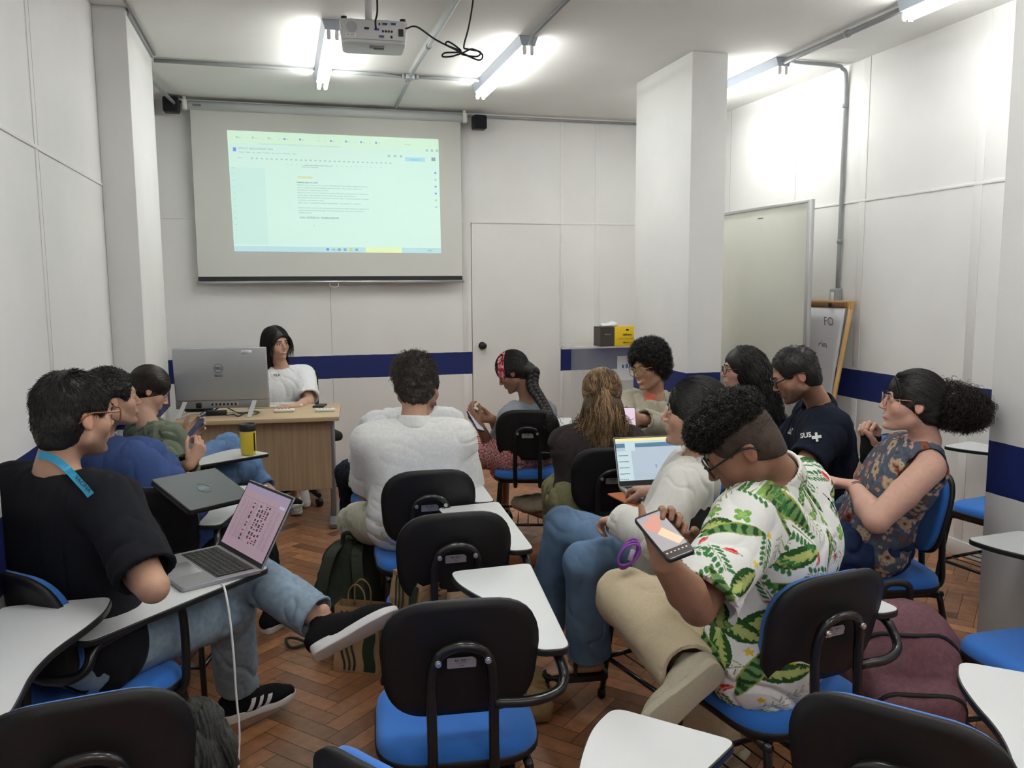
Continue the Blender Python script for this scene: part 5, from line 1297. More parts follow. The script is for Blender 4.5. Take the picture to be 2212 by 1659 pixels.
    def colf(V, N):
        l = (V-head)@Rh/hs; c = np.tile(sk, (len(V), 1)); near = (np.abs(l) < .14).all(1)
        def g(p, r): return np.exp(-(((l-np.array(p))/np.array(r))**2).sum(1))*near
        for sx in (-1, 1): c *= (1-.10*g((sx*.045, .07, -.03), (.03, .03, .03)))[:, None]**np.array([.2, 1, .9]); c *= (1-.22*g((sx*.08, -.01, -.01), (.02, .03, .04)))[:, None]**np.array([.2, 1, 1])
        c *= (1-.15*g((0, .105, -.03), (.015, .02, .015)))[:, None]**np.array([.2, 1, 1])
        if beard:
            m_ = np.clip(g((0, .06, -.10), (.055, .07, .035))+g((.05, .03, -.075), (.03, .05, .04))+g((-.05, .03, -.075), (.03, .05, .04))+.9*g((0, .095, -.048), (.028, .02, .007)), 0, 1)*(1-g((0, .1, -.062), (.022, .02, .010)))
            c = c*(1-beard*m_[:, None])+np.array([.035, .025, .02])*beard*m_[:, None]
        return c
    o = obj_sdf('person', P, vox*s, M_skin, None, colf, sm=1); tag(o, label, 'person'); q['obj'] = o; q['sk'] = sk
    X = lambda p: xf(head, Rh, np.array(p)*hs)
    if face:
        for sx in (-1, 1):
            bm = bmesh.new(); bmesh.ops.create_uvsphere(bm, u_segments=16, v_segments=10, radius=1, matrix=Matrix.Identity(4))
            sq = face if isinstance(face, float) else 1.0
            for v in bm.verts: v.co = Vector(X(np.array((sx*.030, .0825, .003))+np.array(v.co[:])*np.array((.0125, .0052, .0052*sq))))
            e = bm_obj('eye', bm, M_eyew, o, smooth=True)
            bm = bmesh.new(); bmesh.ops.create_uvsphere(bm, u_segments=12, v_segments=8, radius=1, matrix=Matrix.Identity(4))
            for v in bm.verts: v.co = Vector(X(np.array((sx*.030, .0852, .003-.002*(1-sq)))+np.array(v.co[:])*np.array((.0052, .0035, .0050*sq))))
            bm_obj('iris', bm, M_iris, e, smooth=True)
            bm = bmesh.new(); tube(bm, [X((sx*.030+x, .0868-abs(x)*.25, .003+.0062*sq-(x/.0135)**2*.0045*sq)) for x in np.linspace(-.0135, .0135, 7)], [.0004, .0011, .0013, .0014, .0014, .0013, .0005], 6); bm_obj('eyelashes', bm, M_iris, e)
            bm = bmesh.new(); tube(bm, [X((sx*x, .0925-.55*(x-.012)**1.0*.45, .022+.006*math.sin((x-.012)/.036*2.6))) for x in np.linspace(.012, .050, 8)], [.0015, .0030, .0034, .0033, .0030, .0026, .0018, .0007], 6)
            bm_obj('eyebrow', bm, mat('brow_hair', brow, .8), o)
        ml = mat('lip', tuple(lip), .45); sm_ = smile
        yl = lambda x: .0942-(x/.026)**2*.010; wd = .024+.006*sm_
        up_ = [X((x, yl(x)-.001, -.0555+sm_*.006*(x/wd)**2+.0012*(abs(x) > .003))) for x in np.linspace(-wd, wd, 11)]; rs = [.0005, .0018, .0025, .0029, .0029, .0025, .0029, .0029, .0025, .0018, .0005]
        lo_ = [X((x, yl(x)-.001, -.0645-sm_*.0065*(1-(x/wd)**2)+sm_*.006*(x/wd)**2)) for x in np.linspace(-wd, wd, 11)]; rl = [.0005, .0020, .0029, .0033, .0036, .0037, .0036, .0033, .0029, .0020, .0005]
        bm = bmesh.new(); tube(bm, up_, rs, 8); tube(bm, lo_, rl, 8); lp = bm_obj('lips', bm, ml, o)
        if smile:
            bm = bmesh.new(); NN = 10
            a = [bm.verts.new(X((x, yl(x)+.0016, -.0558+sm_*.006*(x/wd)**2))) for x in np.linspace(-wd*.72, wd*.72, NN)]; b = [bm.verts.new(X((x, yl(x)+.0012, -.0612-sm_*.0042*(1-(x/wd)**2)+sm_*.006*(x/wd)**2))) for x in np.linspace(-wd*.72, wd*.72, NN)]
            for i in range(NN-1): bm.faces.new((a[i], a[i+1], b[i+1], b[i]))
            te = bm_obj('teeth', bm, M_teeth, lp); md = te.modifiers.new('s', 'SOLIDIFY'); md.thickness = .002; md.offset = 0
    print(label[:34], 'neckz %.2f headz %.2f torso %.2f' % (neck[2], head[2], q['L']), {k: [round(float(np.linalg.norm(q['el'][k]-q['sh'][k])), 2), round(float(np.linalg.norm(q['wr'][k]-q['el'][k])), 2), round(float(np.linalg.norm(q['kn'][k]-q['hip'][k])), 2), round(float(np.linalg.norm(q['an'][k]-q['kn'][k])), 2), 'kz', round(float(q['kn'][k][2]), 2), 'az', round(float(q['an'][k][2]), 2)] for k in 'RL'})
    q['X'] = X; PEOPLE[label] = q
    return q
def top(q, name, m, sleeve=.7, e=.012, hem=-.10, neck_open=.060, fold=.008, fs=14, vox=.006, long_=0.0, extra=(), colf=None, stretch=(1, 1, .45), arms='RL', neck_up=.0, flare=.0, open_f=.0, sm=1, slg=1.0, cut=(), sl_e=None, belly=0.0):
    s, g = q['s'], q['girth']; P = []; R, F, t = q['R'], q['F'], q['t']; se = e if sl_e is None else sl_e
    for k in arms:
        sh, el, wr = q['sh'][k], q['el'][k], q['wr'][k]; ag = g**.6*slg
        if long_:
            end = el+(wr-el)*long_; d = nrm(wr-el)
            P += [P_c(sh, el, (.050*ag)*s+se, (.043*ag)*s+se, k=.02), P_c(el, end+d*.02, (.042*ag)*s+se, (.034*ag)*s+se, k=.02)]
            P += [P_y(end, end+d*.12, .11, k=.003), P_c(end-d*.05, end+d*.05, .034*s+se*.6, .034*s+se*.6, k=.003, op='-')]
        elif sleeve:
            end = sh+(el-sh)*sleeve; d = nrm(el-sh)
            P += [P_c(sh, end+d*.04, (.050*ag)*s+se, (.047*ag)*s+se*1.25, k=.02), P_y(end, end+d*.14, .12, k=.003), P_c(end-d*.02, end+d*.05, .044*ag*s+se*.55, .046*ag*s+se*.55, k=.003, op='-')]
    for frac, hw, r, fo in ((.02, .075, .104+flare, .0), (.28, .064, .094+flare*.5, .01), (.52, .075, .098, .012), (.74, .098, .088, .008)):
        c0 = q['pelvis']+t*q['L']*frac+F*fo*s
        if belly and frac < .5: c0 = c0+F*belly*.5; r = r+belly*.5
        P.append(P_c(c0-R*hw*s*g, c0+R*hw*s*g, r*s*g+e*.9, r*s*g+e*.9, n=F, s=1.10, k=.055))
    c0 = q['neck']-t*.098*s
    P.append(P_c(c0-R*.11*s, c0+R*.11*s, .052*s+e*.6, .052*s+e*.6, n=F, s=1.0, k=.05))
    for k in 'RL':
        if sleeve or long_: P.append(P_c(q['neck']-t*.045, q['sh'][k], .043*s+e*.5, (.048*g**.6)*s+e*.9, k=.035))
        else: P.append(P_c(q['neck']-t*.040, q['neck']+(q['sh'][k]-q['neck'])*.62, .040*s+e*.6, .042*s+e*.6, k=.03))
    P += list(extra)
    pb_ = q['pelvis']+t*hem
    P.append(P_b(pb_-t*.20, (.45, .45, .20), np.stack([R, F, t], 1), k=.004, op='-'))
    nk = q['neck']; P.append(P_e(nk+t*(.030+neck_up)+F*(.012+open_f), np.array((neck_open, neck_open, .055))*s, np.stack([R, F, t], 1), k=.010, op='-'))
    for c_ in cut: P.append(c_)
    q['top_prims'] = P
    return obj_sdf(name, P, vox, m, q['obj'], colf, fold, fs, stretch, sm=sm)
def pants(q, name, m, e=.010, fold=.008, vox=.006, hem=.93, flare=0.0, fs=13, colf=None, legs='RL', knee=.056, stretch=(1, 1, 1), thigh=.080):
    s, g = q['s'], q['girth']; P = []
    for k in legs:
        hip, kn, an = q['hip'][k], q['kn'][k], q['an'][k]; end = kn+(an-kn)*hem; d = nrm(an-kn)
        P += [P_c(kn, end+d*.02, knee*s+e*.8, (.047+flare)*s+e, k=.02), P_y(end, end+d*.14, .13, k=.003), P_c(end-d*.03, end+d*.05, (.036+flare)*s+e*.6, (.038+flare)*s+e*.6, k=.003, op='-')]
    for k in legs: P.append(P_c(q['hip'][k], q['kn'][k], thigh*s*g**.7+e, knee*1.04*s+e, k=.02))
    c0 = q['pelvis']; P.append(P_c(c0-q['Rp']*.07*s*g, c0+q['Rp']*.07*s*g, .108*s*g+e*.4, .108*s*g+e*.4, n=q['F'], s=1.1, k=.03)); c1 = c0+q['t']*.10; P.append(P_c(c1-q['R']*.065*s*g, c1+q['R']*.065*s*g, .090*s*g+e*.4, .090*s*g+e*.4, n=q['F'], s=1.2, k=.04))
    q['pants_prims'] = P
    return obj_sdf(name, P, vox, m, q['obj'], colf, fold, fs, stretch, sm=1)
def shoe(q, k, toe, up=(0, 0, 1), m=None, msole=None, s=1.0, stripes=None, L=.27, low=False, lace=None, hi=.0):
    an = q['an'][k]; toe = nrm(toe); up = nrm(np.asarray(up)-toe*(np.asarray(up)@toe)); r = np.cross(toe, up); R = np.stack([r, toe, up], 1)
    o0 = an-up*.085*s; X = lambda p: xf(o0, R, np.array(p)*s); pr = q['obj']; l = L/.27
    P = [P_c(X((0, -.035, .045)), X((0, .03, .048)), .036*s, .038*s, k=.03), P_c(X((0, .03, .045)), X((.004, .12*l, .032)), .040*s, .032*s, n=up, s=1.15, k=.03), P_c(X((.004, .11*l, .030)), X((.006, .165*l, .026)), .036*s, .026*s, n=up, s=1.25, k=.03)]
    if not low: P += [P_c(X((0, -.012, .06)), X((0, -.005, .085+hi)), .036*s, .036*s, k=.02)]
    P += [P_c(X((0, -.005, .075+hi)), X((0, .0, .16+hi)), .031*s, .033*s, k=.004, op='-'), P_b(X((0, .06, -.02)), (.1*s, .2*s, .038*s), R, k=.004, op='-')]
    so = obj_sdf('shoe', P, .0036, m, pr, sm=1)
    ol = [(-.030, -.062), (.030, -.062), (.036, -.02), (.036, .04), (.046, .11*l), (.040, .165*l), (.012, .200*l), (-.020, .195*l), (-.038, .155*l), (-.040, .10*l), (-.034, .04), (-.034, -.02)]
    ol = round_poly(ol, .03*s, 4); bm = bmesh.new()
    prism(bm, ol, 0, .024); 
    for v in bm.verts: v.co = Vector(X((v.co.x, v.co.y, v.co.z+(.010*max(0, (v.co.y-.13)/.07)**2 if v.co.z < .01 else 0)+(.006 if v.co.z > .01 and v.co.y < 0 else 0))))
    bm_obj('sole', bm, msole, so, bevel=.004, smooth=True)
    if stripes is not None:
        for sx in (-1, 1):
            bm = bmesh.new()
            for i in range(3):
                y0 = .012+.030*i; pts = []; NS = 7
                for y, z in [(y0+.018*k_/NS+dy, .026+(.040-.005*i)*k_/NS) for k_ in range(NS+1) for dy in (-.0075, .0, .0075)]:
                    lo, hi_ = 0.0, .07
                    for _ in range(18):
                        mm = (lo+hi_)/2
                        if sdf_eval(np.array([X((sx*mm, y, z))]), P)[0] < 0: lo = mm
                        else: hi_ = mm
                    pts.append(X((sx*(lo+.0028), y, z)))
                W = [bm.verts.new(p) for p in pts]
                for k_ in range(NS):
                    for c_ in range(2): bm.faces.new((W[k_*3+c_], W[k_*3+c_+1], W[k_*3+c_+4], W[k_*3+c_+3]))
            bm_obj('stripes', bm, stripes, so)
    if lace is not None:
        bm = bmesh.new()
        for i in range(5):
            y = .045+.017*i; z = .083-.0085*i; tube(bm, [X((-.020, y, z-.006)), X((0, y+.004, z+.003)), X((.020, y, z-.006))], .0026*s, 6)
        bm_obj('laces', bm, lace, so)
    return so
def glasses(q, m, w_=.060, lens=.022, shape='round', r=.0016, temple=True):
    X = q['X']; o = q['obj']; g = None
    bm = bmesh.new()
    for sx in (-1, 1):
        cx, cz, y = sx*.033, .0, .103
        if shape == 'round': pts = [X((cx+lens*1.12*math.cos(a), y-.006*abs(math.cos(a))*(1 if sx*math.cos(a) > 0 else 0), cz+lens*math.sin(a))) for a in np.linspace(0, 2*math.pi, 28, endpoint=False)]
        else: pts = [X((cx+sx*p[0]*1.0, y-.20*max(0, p[0]), cz+p[1])) for p in round_poly([(-lens*1.1, -lens*.85), (lens*1.1, -lens*.85), (lens*1.2, lens*.9), (-lens*1.1, lens*.9)], lens*.6, 6)]
        tube(bm, [Vector(p) for p in pts], r, 6, closed=True)
        if temple: tube(bm, [Vector(X(p)) for p in ((cx+sx*lens*1.12, y-.006, cz+.008), (sx*.0700, .085, .010), (sx*.0800, .0, .012), (sx*.0815, -.02, .004), (sx*.080, -.036, -.014))], r*1.1, 6)
    tube(bm, [Vector(X(p)) for p in ((-.011, .103, .003), (0, .107, .006), (.011, .103, .003))], r, 6)
    g = bm_obj('glasses', bm, m, o)
    bm = bmesh.new()
    for sx in (-1, 1):
        cx = sx*.033; bm.faces.new([bm.verts.new(X((cx+lens*1.05*math.cos(a), .1025, lens*.93*math.sin(a)))) for a in np.linspace(0, 2*math.pi, 20, endpoint=False)])
    bm_obj('lenses', bm, M_lens, g)
def short_hair(q, m, th=.012, low=-.06, front=.5, n=2600, L=.022, wd=.0011, flow=(0, -.3, -.6), curl=0, curl_f=60, jit=.35, noise=.004, nf=60, name='hair', vox=.004, extra=(), colv=None, seg=5, lift=.3):
    c, R, h = q['head'], q['Rh'], q['hs']; P = cap_prims(c, R, h, th, low, front)+list(extra)
    V, F = sdf_mesh(P, vox); V = smooth_mesh(V, F, 1); N = vnormals(V, F)
    ln = np.abs((V-c)@R).max(1)
    V = V+N*((fnoise(V*nf)-.5)*noise*2)[:, None]
    o = link(name, mesh_arrays(name, V, F), m, q['obj'])
    if n:
        Rt, Nr = sample(V, F, N, n); fl = R@np.array(flow, float); tang = fl-Nr*(Nr@fl)[:, None]; D0 = Nr*lift+tang/(np.linalg.norm(tang, axis=1)[:, None]+1e-9); tied = lift < .12
        zl = np.clip((((Rt-c)@R)[:, 2]/h+.06)/.12, 0, 1)
        strands('hair_strands', Rt-Nr*.002, D0, L if tied else L*(.35+.75*zl), o, m, seg=8 if tied else seg, wd=wd, curl=curl, curl_f=curl_f, jit=jit, collide=P[:2] if tied else None, coff=.0012, pull=(lambda Pq: -(Pq-c)/(np.linalg.norm(Pq-c, axis=1)[:, None])*.25) if tied else None)
    return o, P
def lerp(a, b, t): return np.asarray(a)*(1-t)+np.asarray(b)*t
def collar(q, name, m, hgt=.036, r=.062, th=.008, tilt=0.0, cf=None, vox=.0035):
    N0, t = q['neck'], q['t']; nb = xf(q['head'], q['Rh'], (0, -.03, -.06)); nd = nrm(nrm(nb-N0)*.6+t*.4-q['F']*tilt); s = q['s']; b0 = N0-nd*.018+q['F']*.004
    P = [P_c(b0, b0+nd*(hgt+.01), (r+th*1.5)*s, (r+th*.3)*s, k=.004), P_y(b0+nd*hgt, b0+nd*.2, .15, k=.004), P_y(b0-nd*.012, b0-nd*.2, .15, k=.004), P_c(b0-nd*.1, b0+nd*.2, (r-.002)*s, (r-th)*s, k=.003, op='-')]
    a = nrm(q['F']+t*.15); P.append(P_b(b0+a*(.075)+nd*hgt*.6, (.012, .05, .05), np.stack([q['R'], a, np.cross(q['R'], a)], 1), k=.004, op='-'))
    return obj_sdf(name, P, vox, m, q['obj'], cf)
def seat_pt(key, fx_=0.0, fy=-.06, z=.585):
    (x, y, _), az = CH[key][0], CH[key][1]; a = math.radians(az); f = np.array([math.sin(a), math.cos(a), 0]); r = np.array([math.cos(a), -math.sin(a), 0])
    return np.array([x, y, 0])+f*(fy+.05)+r*fx_+np.array([0, 0, z-.01])
def fab(name, c, rough=.95, noise=.06, ns=90, bump=.25, bs=700, attr=False, sheen=.0): return mat(name, c, rough, noise=noise, nscale=ns, bump=bump, bscale=bs, attr=attr, sheen=sheen, spec=.25)
M_denim_l = fab('light_denim', (.25, .335, .42), noise=.12, ns=50, bump=.5, bs=900); M_denim_m = fab('mid_denim', (.10, .19, .36), noise=.18, ns=30, bump=.5, bs=900)
M_denim_d = fab('dark_denim', (.010, .018, .045), noise=.15, ns=40, bump=.5, bs=900); M_denim_j = fab('denim_jacket', (.10, .22, .42), noise=.15, ns=30, bump=.5, bs=900)
M_tee_b = fab('black_tee', (.010, .011, .015)); M_white_c = fab('white_cotton', (.76, .77, .76)); M_white_t = fab('white_tee', (.78, .80, .82))
M_navy = fab('navy_pique', (.008, .012, .025), bump=.5, bs=1200); M_navy_tr = fab('navy_trousers', (.009, .013, .028)); M_hair_b = hair_mat('hair_black', (.010, .009, .009)); M_hair_d = hair_mat('hair_dark_brown', (.020, .013, .010))
M_rub = mat('rubber_white', (.62, .62, .60), .6); M_blackknit = fab('black_knit', (.010, .010, .012)); M_lace = mat('dark_lace', (.02, .02, .022), .8)

# ---- I : man in black T-shirt with the laptop, far left
def man_black():
    pel = seat_pt('I', 0, -.09, .585); nk = pd(122, 1008, 2.22); hd = pd(160, 897, 2.24)
    q = person('man in black T-shirt with blue lanyard and amber glasses sitting behind an open laptop', pel, nk, hd, 46, 4, 'light', 42, taz=38, beard=.55, shw=.18,
        arms=dict(R=dict(e=(330, 1268, False), w=('v', -.45, .85, .06), hd=(-.3, .9, 0), hn=(0, 0, -1), curl=(.3, .3, .3, .4)), L=dict(e=('v', .15, .55, -.75), w=('v', .75, .2, -.25), curl=(.2, .2, .3, .3))),
        legs=dict(R=dict(k=pd(498, 1318, 2.74), a=pd(515, 1492, 2.95), toe=azv(62)), L=dict(k=pd(535, 1235, 2.74), a=pd(700, 1345, 2.62), toe=(0, 0, 1))), vox=.0034)
    top(q, 'black_t_shirt', M_tee_b, sleeve=.86, e=.022, hem=-.12, fold=.010, neck_open=.094, vox=.0055, fs=11, slg=1.08, belly=.02)
    pants(q, 'light_blue_jeans', M_denim_l, e=.014, fold=.0045, fs=15, stretch=(1, 1, .55), hem=.90, flare=.012, vox=.0055, knee=.062)
    mb = fab('black_mesh_shoe', (.008, .008, .009)); mw = mat('foam_sole', (.70, .70, .70), .5); ms = mat('white_stripe', (.7, .7, .7), .5)
    shoe(q, 'R', azv(60), (0, 0, 1), mb, mw, 1.12, stripes=ms, lace=M_lace)
    a = q['an']['L']; toe = nrm(pd(812, 1312, 2.66)-pd(668, 1388, 2.60)); up = np.cross(np.cross(toe, q['kn']['L']-a), toe); shoe(q, 'L', toe, up, mb, mw, 1.12, lace=M_lace)
    o, P = short_hair(q, M_hair_b, th=.006, low=-.080, front=.50, n=9000, L=.019, wd=.0009, flow=(0, .15, -.7), jit=.16, noise=.003, nf=50, vox=.003, lift=.18)
    glasses(q, mat('amber_frame', (.22, .065, .015), .2, coat=.5), shape='square', lens=.021, r=.0022)
    # lanyard lying on the neck and the shirt
    bm = bmesh.new(); mw_ = mat('cyan_ribbon', (.03, .30, .52), .5); un = q['top_prims']+[p_ for p_ in q['body_prims'] if p_['op'] == '+']; prv = None
    pth = spline([(82, 983, 0), (100, 985, 0), (124, 996, 0), (148, 1016, 0), (170, 1040, 0), (184, 1055, 0), (196, 1070, 0)], 5)
    for i_, p_ in enumerate(pth):
        tg = nrm(pth[min(i_+1, len(pth)-1)]-pth[max(i_-1, 0)]); nn_ = np.array([-tg[1], tg[0], 0])*8.5; a_ = hit(p_[0]+nn_[0], p_[1]+nn_[1], un, 1.6, 3.0); b_ = hit(p_[0]-nn_[0], p_[1]-nn_[1], un, 1.6, 3.0)
        if a_ is None or b_ is None: prv = None; continue
        cur = (bm.verts.new(a_), bm.verts.new(b_))
        if prv: bm.faces.new((prv[0], prv[1], cur[1], cur[0]))
        prv = cur
    ln = bm_obj('lanyard', bm, mw_, q['obj']); md = ln.modifiers.new('s', 'SOLIDIFY'); md.thickness = .0012; md.offset = 0
    bm = bmesh.new(); decal(bm, 'VACINA', 176, 1048, 12.5, 46, [dict(p_, **({'ra': p_['ra']+.004, 'rb': p_['rb']+.004} if p_['t'] == 'c' and p_['op'] == '+' else {})) for p_ in un], 1.6, 2.8, bold=.02)
    bm_obj('lanyard_print', bm, M_ink, ln)
man_black()
# ---- K : man in blue shirt
def man_blue():
    pel = seat_pt('K', 0, .10, .575); nk = pd(212, 955, 3.38); hd = pd(240, 860, 3.34)
    q = person('smiling man in blue shirt sitting between the black T-shirt and the green jacket', pel, nk, hd, 66, 0, 'light', 40, taz=38, girth=1.12, beard=.12, smile=1.0, face=.6,
        arms=dict(R=dict(e=(345, 1110, True), w=(448, 1128, True), hd=(.8, .5, .1), hn=(0, 0, 1), curl=(.5, .5, .5, .5)), L=dict(e=('v', .5, .6, -.7), w=('v', .9, .0, .1))),
        legs=dict(R=dict(k=('v', .52, .84, -.12), a=('v', .1, .0, -1), toe=azv(40)), L=dict(k=('v', .30, .93, -.12), a=('v', .0, .1, -1), toe=azv(30))))
    top(q, 'blue_shirt', fab('blue_shirt_cloth', (.055, .095, .25), bump=.4), sleeve=.85, e=.020, fold=.010, neck_open=.062, fs=12)
    pants(q, 'black_trousers', fab('black_trouser', (.010, .010, .013)), e=.012)
    for k in 'RL': shoe(q, k, azv(38), (0, 0, 1), M_blackknit, M_rub, 1.05, lace=M_rub)
    short_hair(q, M_hair_b, th=.010, low=-.065, front=.75, n=5000, L=.014, wd=.0011, curl=.003, curl_f=70, jit=.4, noise=.006, nf=90, lift=.3)
    N0, R, F, t = q['neck'], q['R'], q['F'], q['t']
    bm = bmesh.new()
    for sx in (-1, 1):
        S_ = spline([N0-t*.03+R*sx*.065+F*.03, N0-t*.09+R*sx*.06+F*.10, N0-t*.20+R*sx*.03+F*.155, N0-t*.33+F*.165], 6); prv = None
        for i, p in enumerate(S_):
            cur = (bm.verts.new(p-R*.009+F*.008), bm.verts.new(p+R*.009+F*.008))
            if prv: bm.faces.new((prv[0], prv[1], cur[1], cur[0]))
            prv = cur
    bm_obj('lanyard', bm, mat('pale_ribbon', (.35, .50, .55), .5), q['obj'])
    collar(q, 'collar', bpy.data.materials['blue_shirt_cloth'], .035, .064)

man_blue()
# ---- L : woman in green jacket
def woman_green():
    pel = seat_pt('L', 0, .02, .575); nk = pd(318, 916, 4.16); hd = pd(322, 842, 4.20)
    q = person('woman in olive green jacket looking down at the phone in her hand', pel, nk, hd, 74, 30, 'fair', 60, taz=58, s=.95, hs=.98, fem=True, face=.35, hroll=4,
        arms=dict(R=dict(e=(355, 1035, False), w=(412, 1000, False), hd=azv(70, 55), hn=azv(-40), curl=(.8, .85, .9, .95), th=.6), L=dict(e=(385, 985, True), w=(398, 948, False), hd=azv(75, 40), hn=azv(160, 20), curl=(.45, .45, .5, .5), th=.2)),
        legs=dict(R=dict(k=(540, 1010, True), a=(500, 1130, True), toe=azv(70)), L=dict(k=(492, 962, True), a=(580, 1060, False), toe=azv(80, -20))))
    mg = fab('olive_twill', (.16, .19, .135), bump=.4)
    top(q, 'green_jacket', mg, long_=.93, e=.026, fold=.013, neck_open=.072, fs=12, open_f=.03, hem=-.08)
    N0, R, F, t = q['neck'], q['R'], q['F'], q['t']
    P = [P_c(N0-t*.005-R*.06, N0-t*.005-F*.05, .020, .022, k=.02), P_c(N0-t*.005+R*.06, N0-t*.005-F*.05, .020, .022, k=.02), P_c(N0-R*.068, N0-t*.09+F*.08-R*.04, .020, .014, k=.02), P_c(N0+R*.068, N0-t*.09+F*.08+R*.04, .020, .014, k=.02)]
    obj_sdf('jacket_collar', P, .005, mg, q['obj'], fold=.006)
    c0 = N0-t*.20+F*.115; bm = bmesh.new(); prism(bm, rr(.11, .24, .03), -.008, .008, M=Matrix(((R[0], t[0], F[0], c0[0]), (R[1], t[1], F[1], c0[1]), (R[2], t[2], F[2], c0[2]), (0, 0, 0, 1)))); bm_obj('black_shirt', bm, M_tee_b, q['obj'], bevel=.01)
    bm = bmesh.new(); r2 = random.Random(8)
    for i in range(26):
        cc = c0+R*r2.uniform(-.05, .05)+t*r2.uniform(-.11, .11)+F*.0095; a = r2.uniform(0, 3); u = R*math.cos(a)+t*math.sin(a); v = np.cross(F, u); bm.faces.new([bm.verts.new(cc+u*x+v*y) for x, y in ((-.010, -.0018), (.010, -.0022), (.010, .0022), (-.010, .0018))])
    bm_obj('shirt_print', bm, M_rub, q['obj'])
    pants(q, 'blue_jeans', fab('washed_denim', (.13, .23, .42), noise=.2, ns=20, bump=.5, bs=900), e=.014, fold=.010)
    for k, tz_ in (('R', azv(75)), ('L', azv(85, -8))): shoe(q, k, tz_, (0, 0, 1), M_blackknit, M_rub, .98, lace=M_rub)
    X = q['X']; h = q['hs']
    short_hair(q, M_hair_d, th=.010, low=-.045, front=.62, n=4500, L=.05, wd=.0009, flow=(0, -1, -.15), jit=.04, noise=.001, lift=.02, extra=[P_e(X((0, -.115, -.01)), (.032, .030, .032), k=.02)])
    w_ = q['wr']['L']; dd = azv(75, 40); c = pd(417, 930, float((w_-CPOS)@CF)-.05); M_lilac = None
    phone('smartphone', c, nrm(np.array([-.35, .9, -.1])), pd(440, 908, 4)-pd(398, 950, 4), 'blue phone in the hand of the woman in the green jacket', True, case=(.02, .07, .22))
woman_green()
# ---- V : man in white polo, back view
def man_white():
    pel = seat_pt('C', -.02, -.03, .59); nk = pd(893, 908, 3.50); hd = pd(893, 826, 3.53)
    q = person('man in white polo shirt seen from behind in the middle of the room', pel, nk, hd, -4, 2, 'light', -2, taz=4, girth=1.06, shw=.185, face=False, beard=.6,
        arms=dict(L=dict(e=(792, 1062, True), w=(860, 1075, True), Lf=.24), R=dict(e=(1012, 1068, True), w=(930, 1055, True))),
        legs=dict(L=dict(k=(772, 1128, True), a=('v', .25, .30, -1), toe=azv(-10)), R=dict(k=('v', .35, .93, -.12), a=('v', 0, .1, -1), toe=azv(10))))
    N0, R, F, t = q['neck'], q['R'], q['F'], q['t']
    top(q, 'white_polo_shirt', M_white_c, sleeve=.86, e=.022, fold=.005, neck_open=.058, hem=-.15, vox=.005, fs=15, stretch=(.5, .5, 1), slg=1.04, flare=.01)
    collar(q, 'polo_collar', M_white_c, .040, .064)
    pants(q, 'cream_trousers', fab('cream_cotton', (.58, .56, .46)), e=.018, fold=.005, knee=.070, thigh=.092)
    for k in 'RL': shoe(q, k, azv(0), (0, 0, 1), fab('grey_shoe', (.12, .12, .12)), M_rub, 1.05)
    short_hair(q, hair_mat('hair_ash_brown', (.065, .052, .043), .55), th=.013, low=-.080, front=.5, n=7000, L=.026, wd=.0011, flow=(.1, -.2, -.5), curl=.0028, curl_f=30, jit=.4, noise=.010, nf=55, seg=7, vox=.0035, lift=.3)
man_white()
# ---- W : man hidden behind the white polo, navy trousers
def man_hidden():
    pel = seat_pt('W', -.02, -.05, .585); nk = pd(905, 886, 4.25); hd = pd(913, 840, 4.27)
    q = person('man in white T-shirt and navy trousers mostly hidden behind the white polo shirt', pel, nk, hd, 35, 6, 'light', -10, taz=-2, face=False, beard=.9, shw=.2,
        arms=dict(L=dict(e=('v', -.25, .35, -.9), w=('v', .5, .85, .1)), R=dict(e=('v', .2, .4, -.9), w=('v', -.4, .9, .1))),
        legs=dict(L=dict(k=(757, 1022, True), a=('v', .03, -.05, -1), toe=azv(-10), Lt=.44, Ls=.44), R=dict(k=('v', .2, .98, -.12), a=('v', 0, .0, -1), toe=azv(10))))
    top(q, 'white_t_shirt', M_white_t, sleeve=.8, e=.018, fold=.008, neck_open=.062, hem=-.1)
    pants(q, 'navy_trousers', M_navy_tr, e=.014, knee=.066)
    for k in 'RL': shoe(q, k, azv(-5), (0, 0, 1), fab('dark_shoe%s' % k, (.05, .05, .06)), M_rub, 1.05)
    X = q['X']; short_hair(q, M_hair_b, th=.010, low=-.05, front=.6, n=1500, L=.015, extra=[P_e(X((0, .07, -.09)), (.045, .04, .04), k=.02)], curl=.003)
man_hidden()
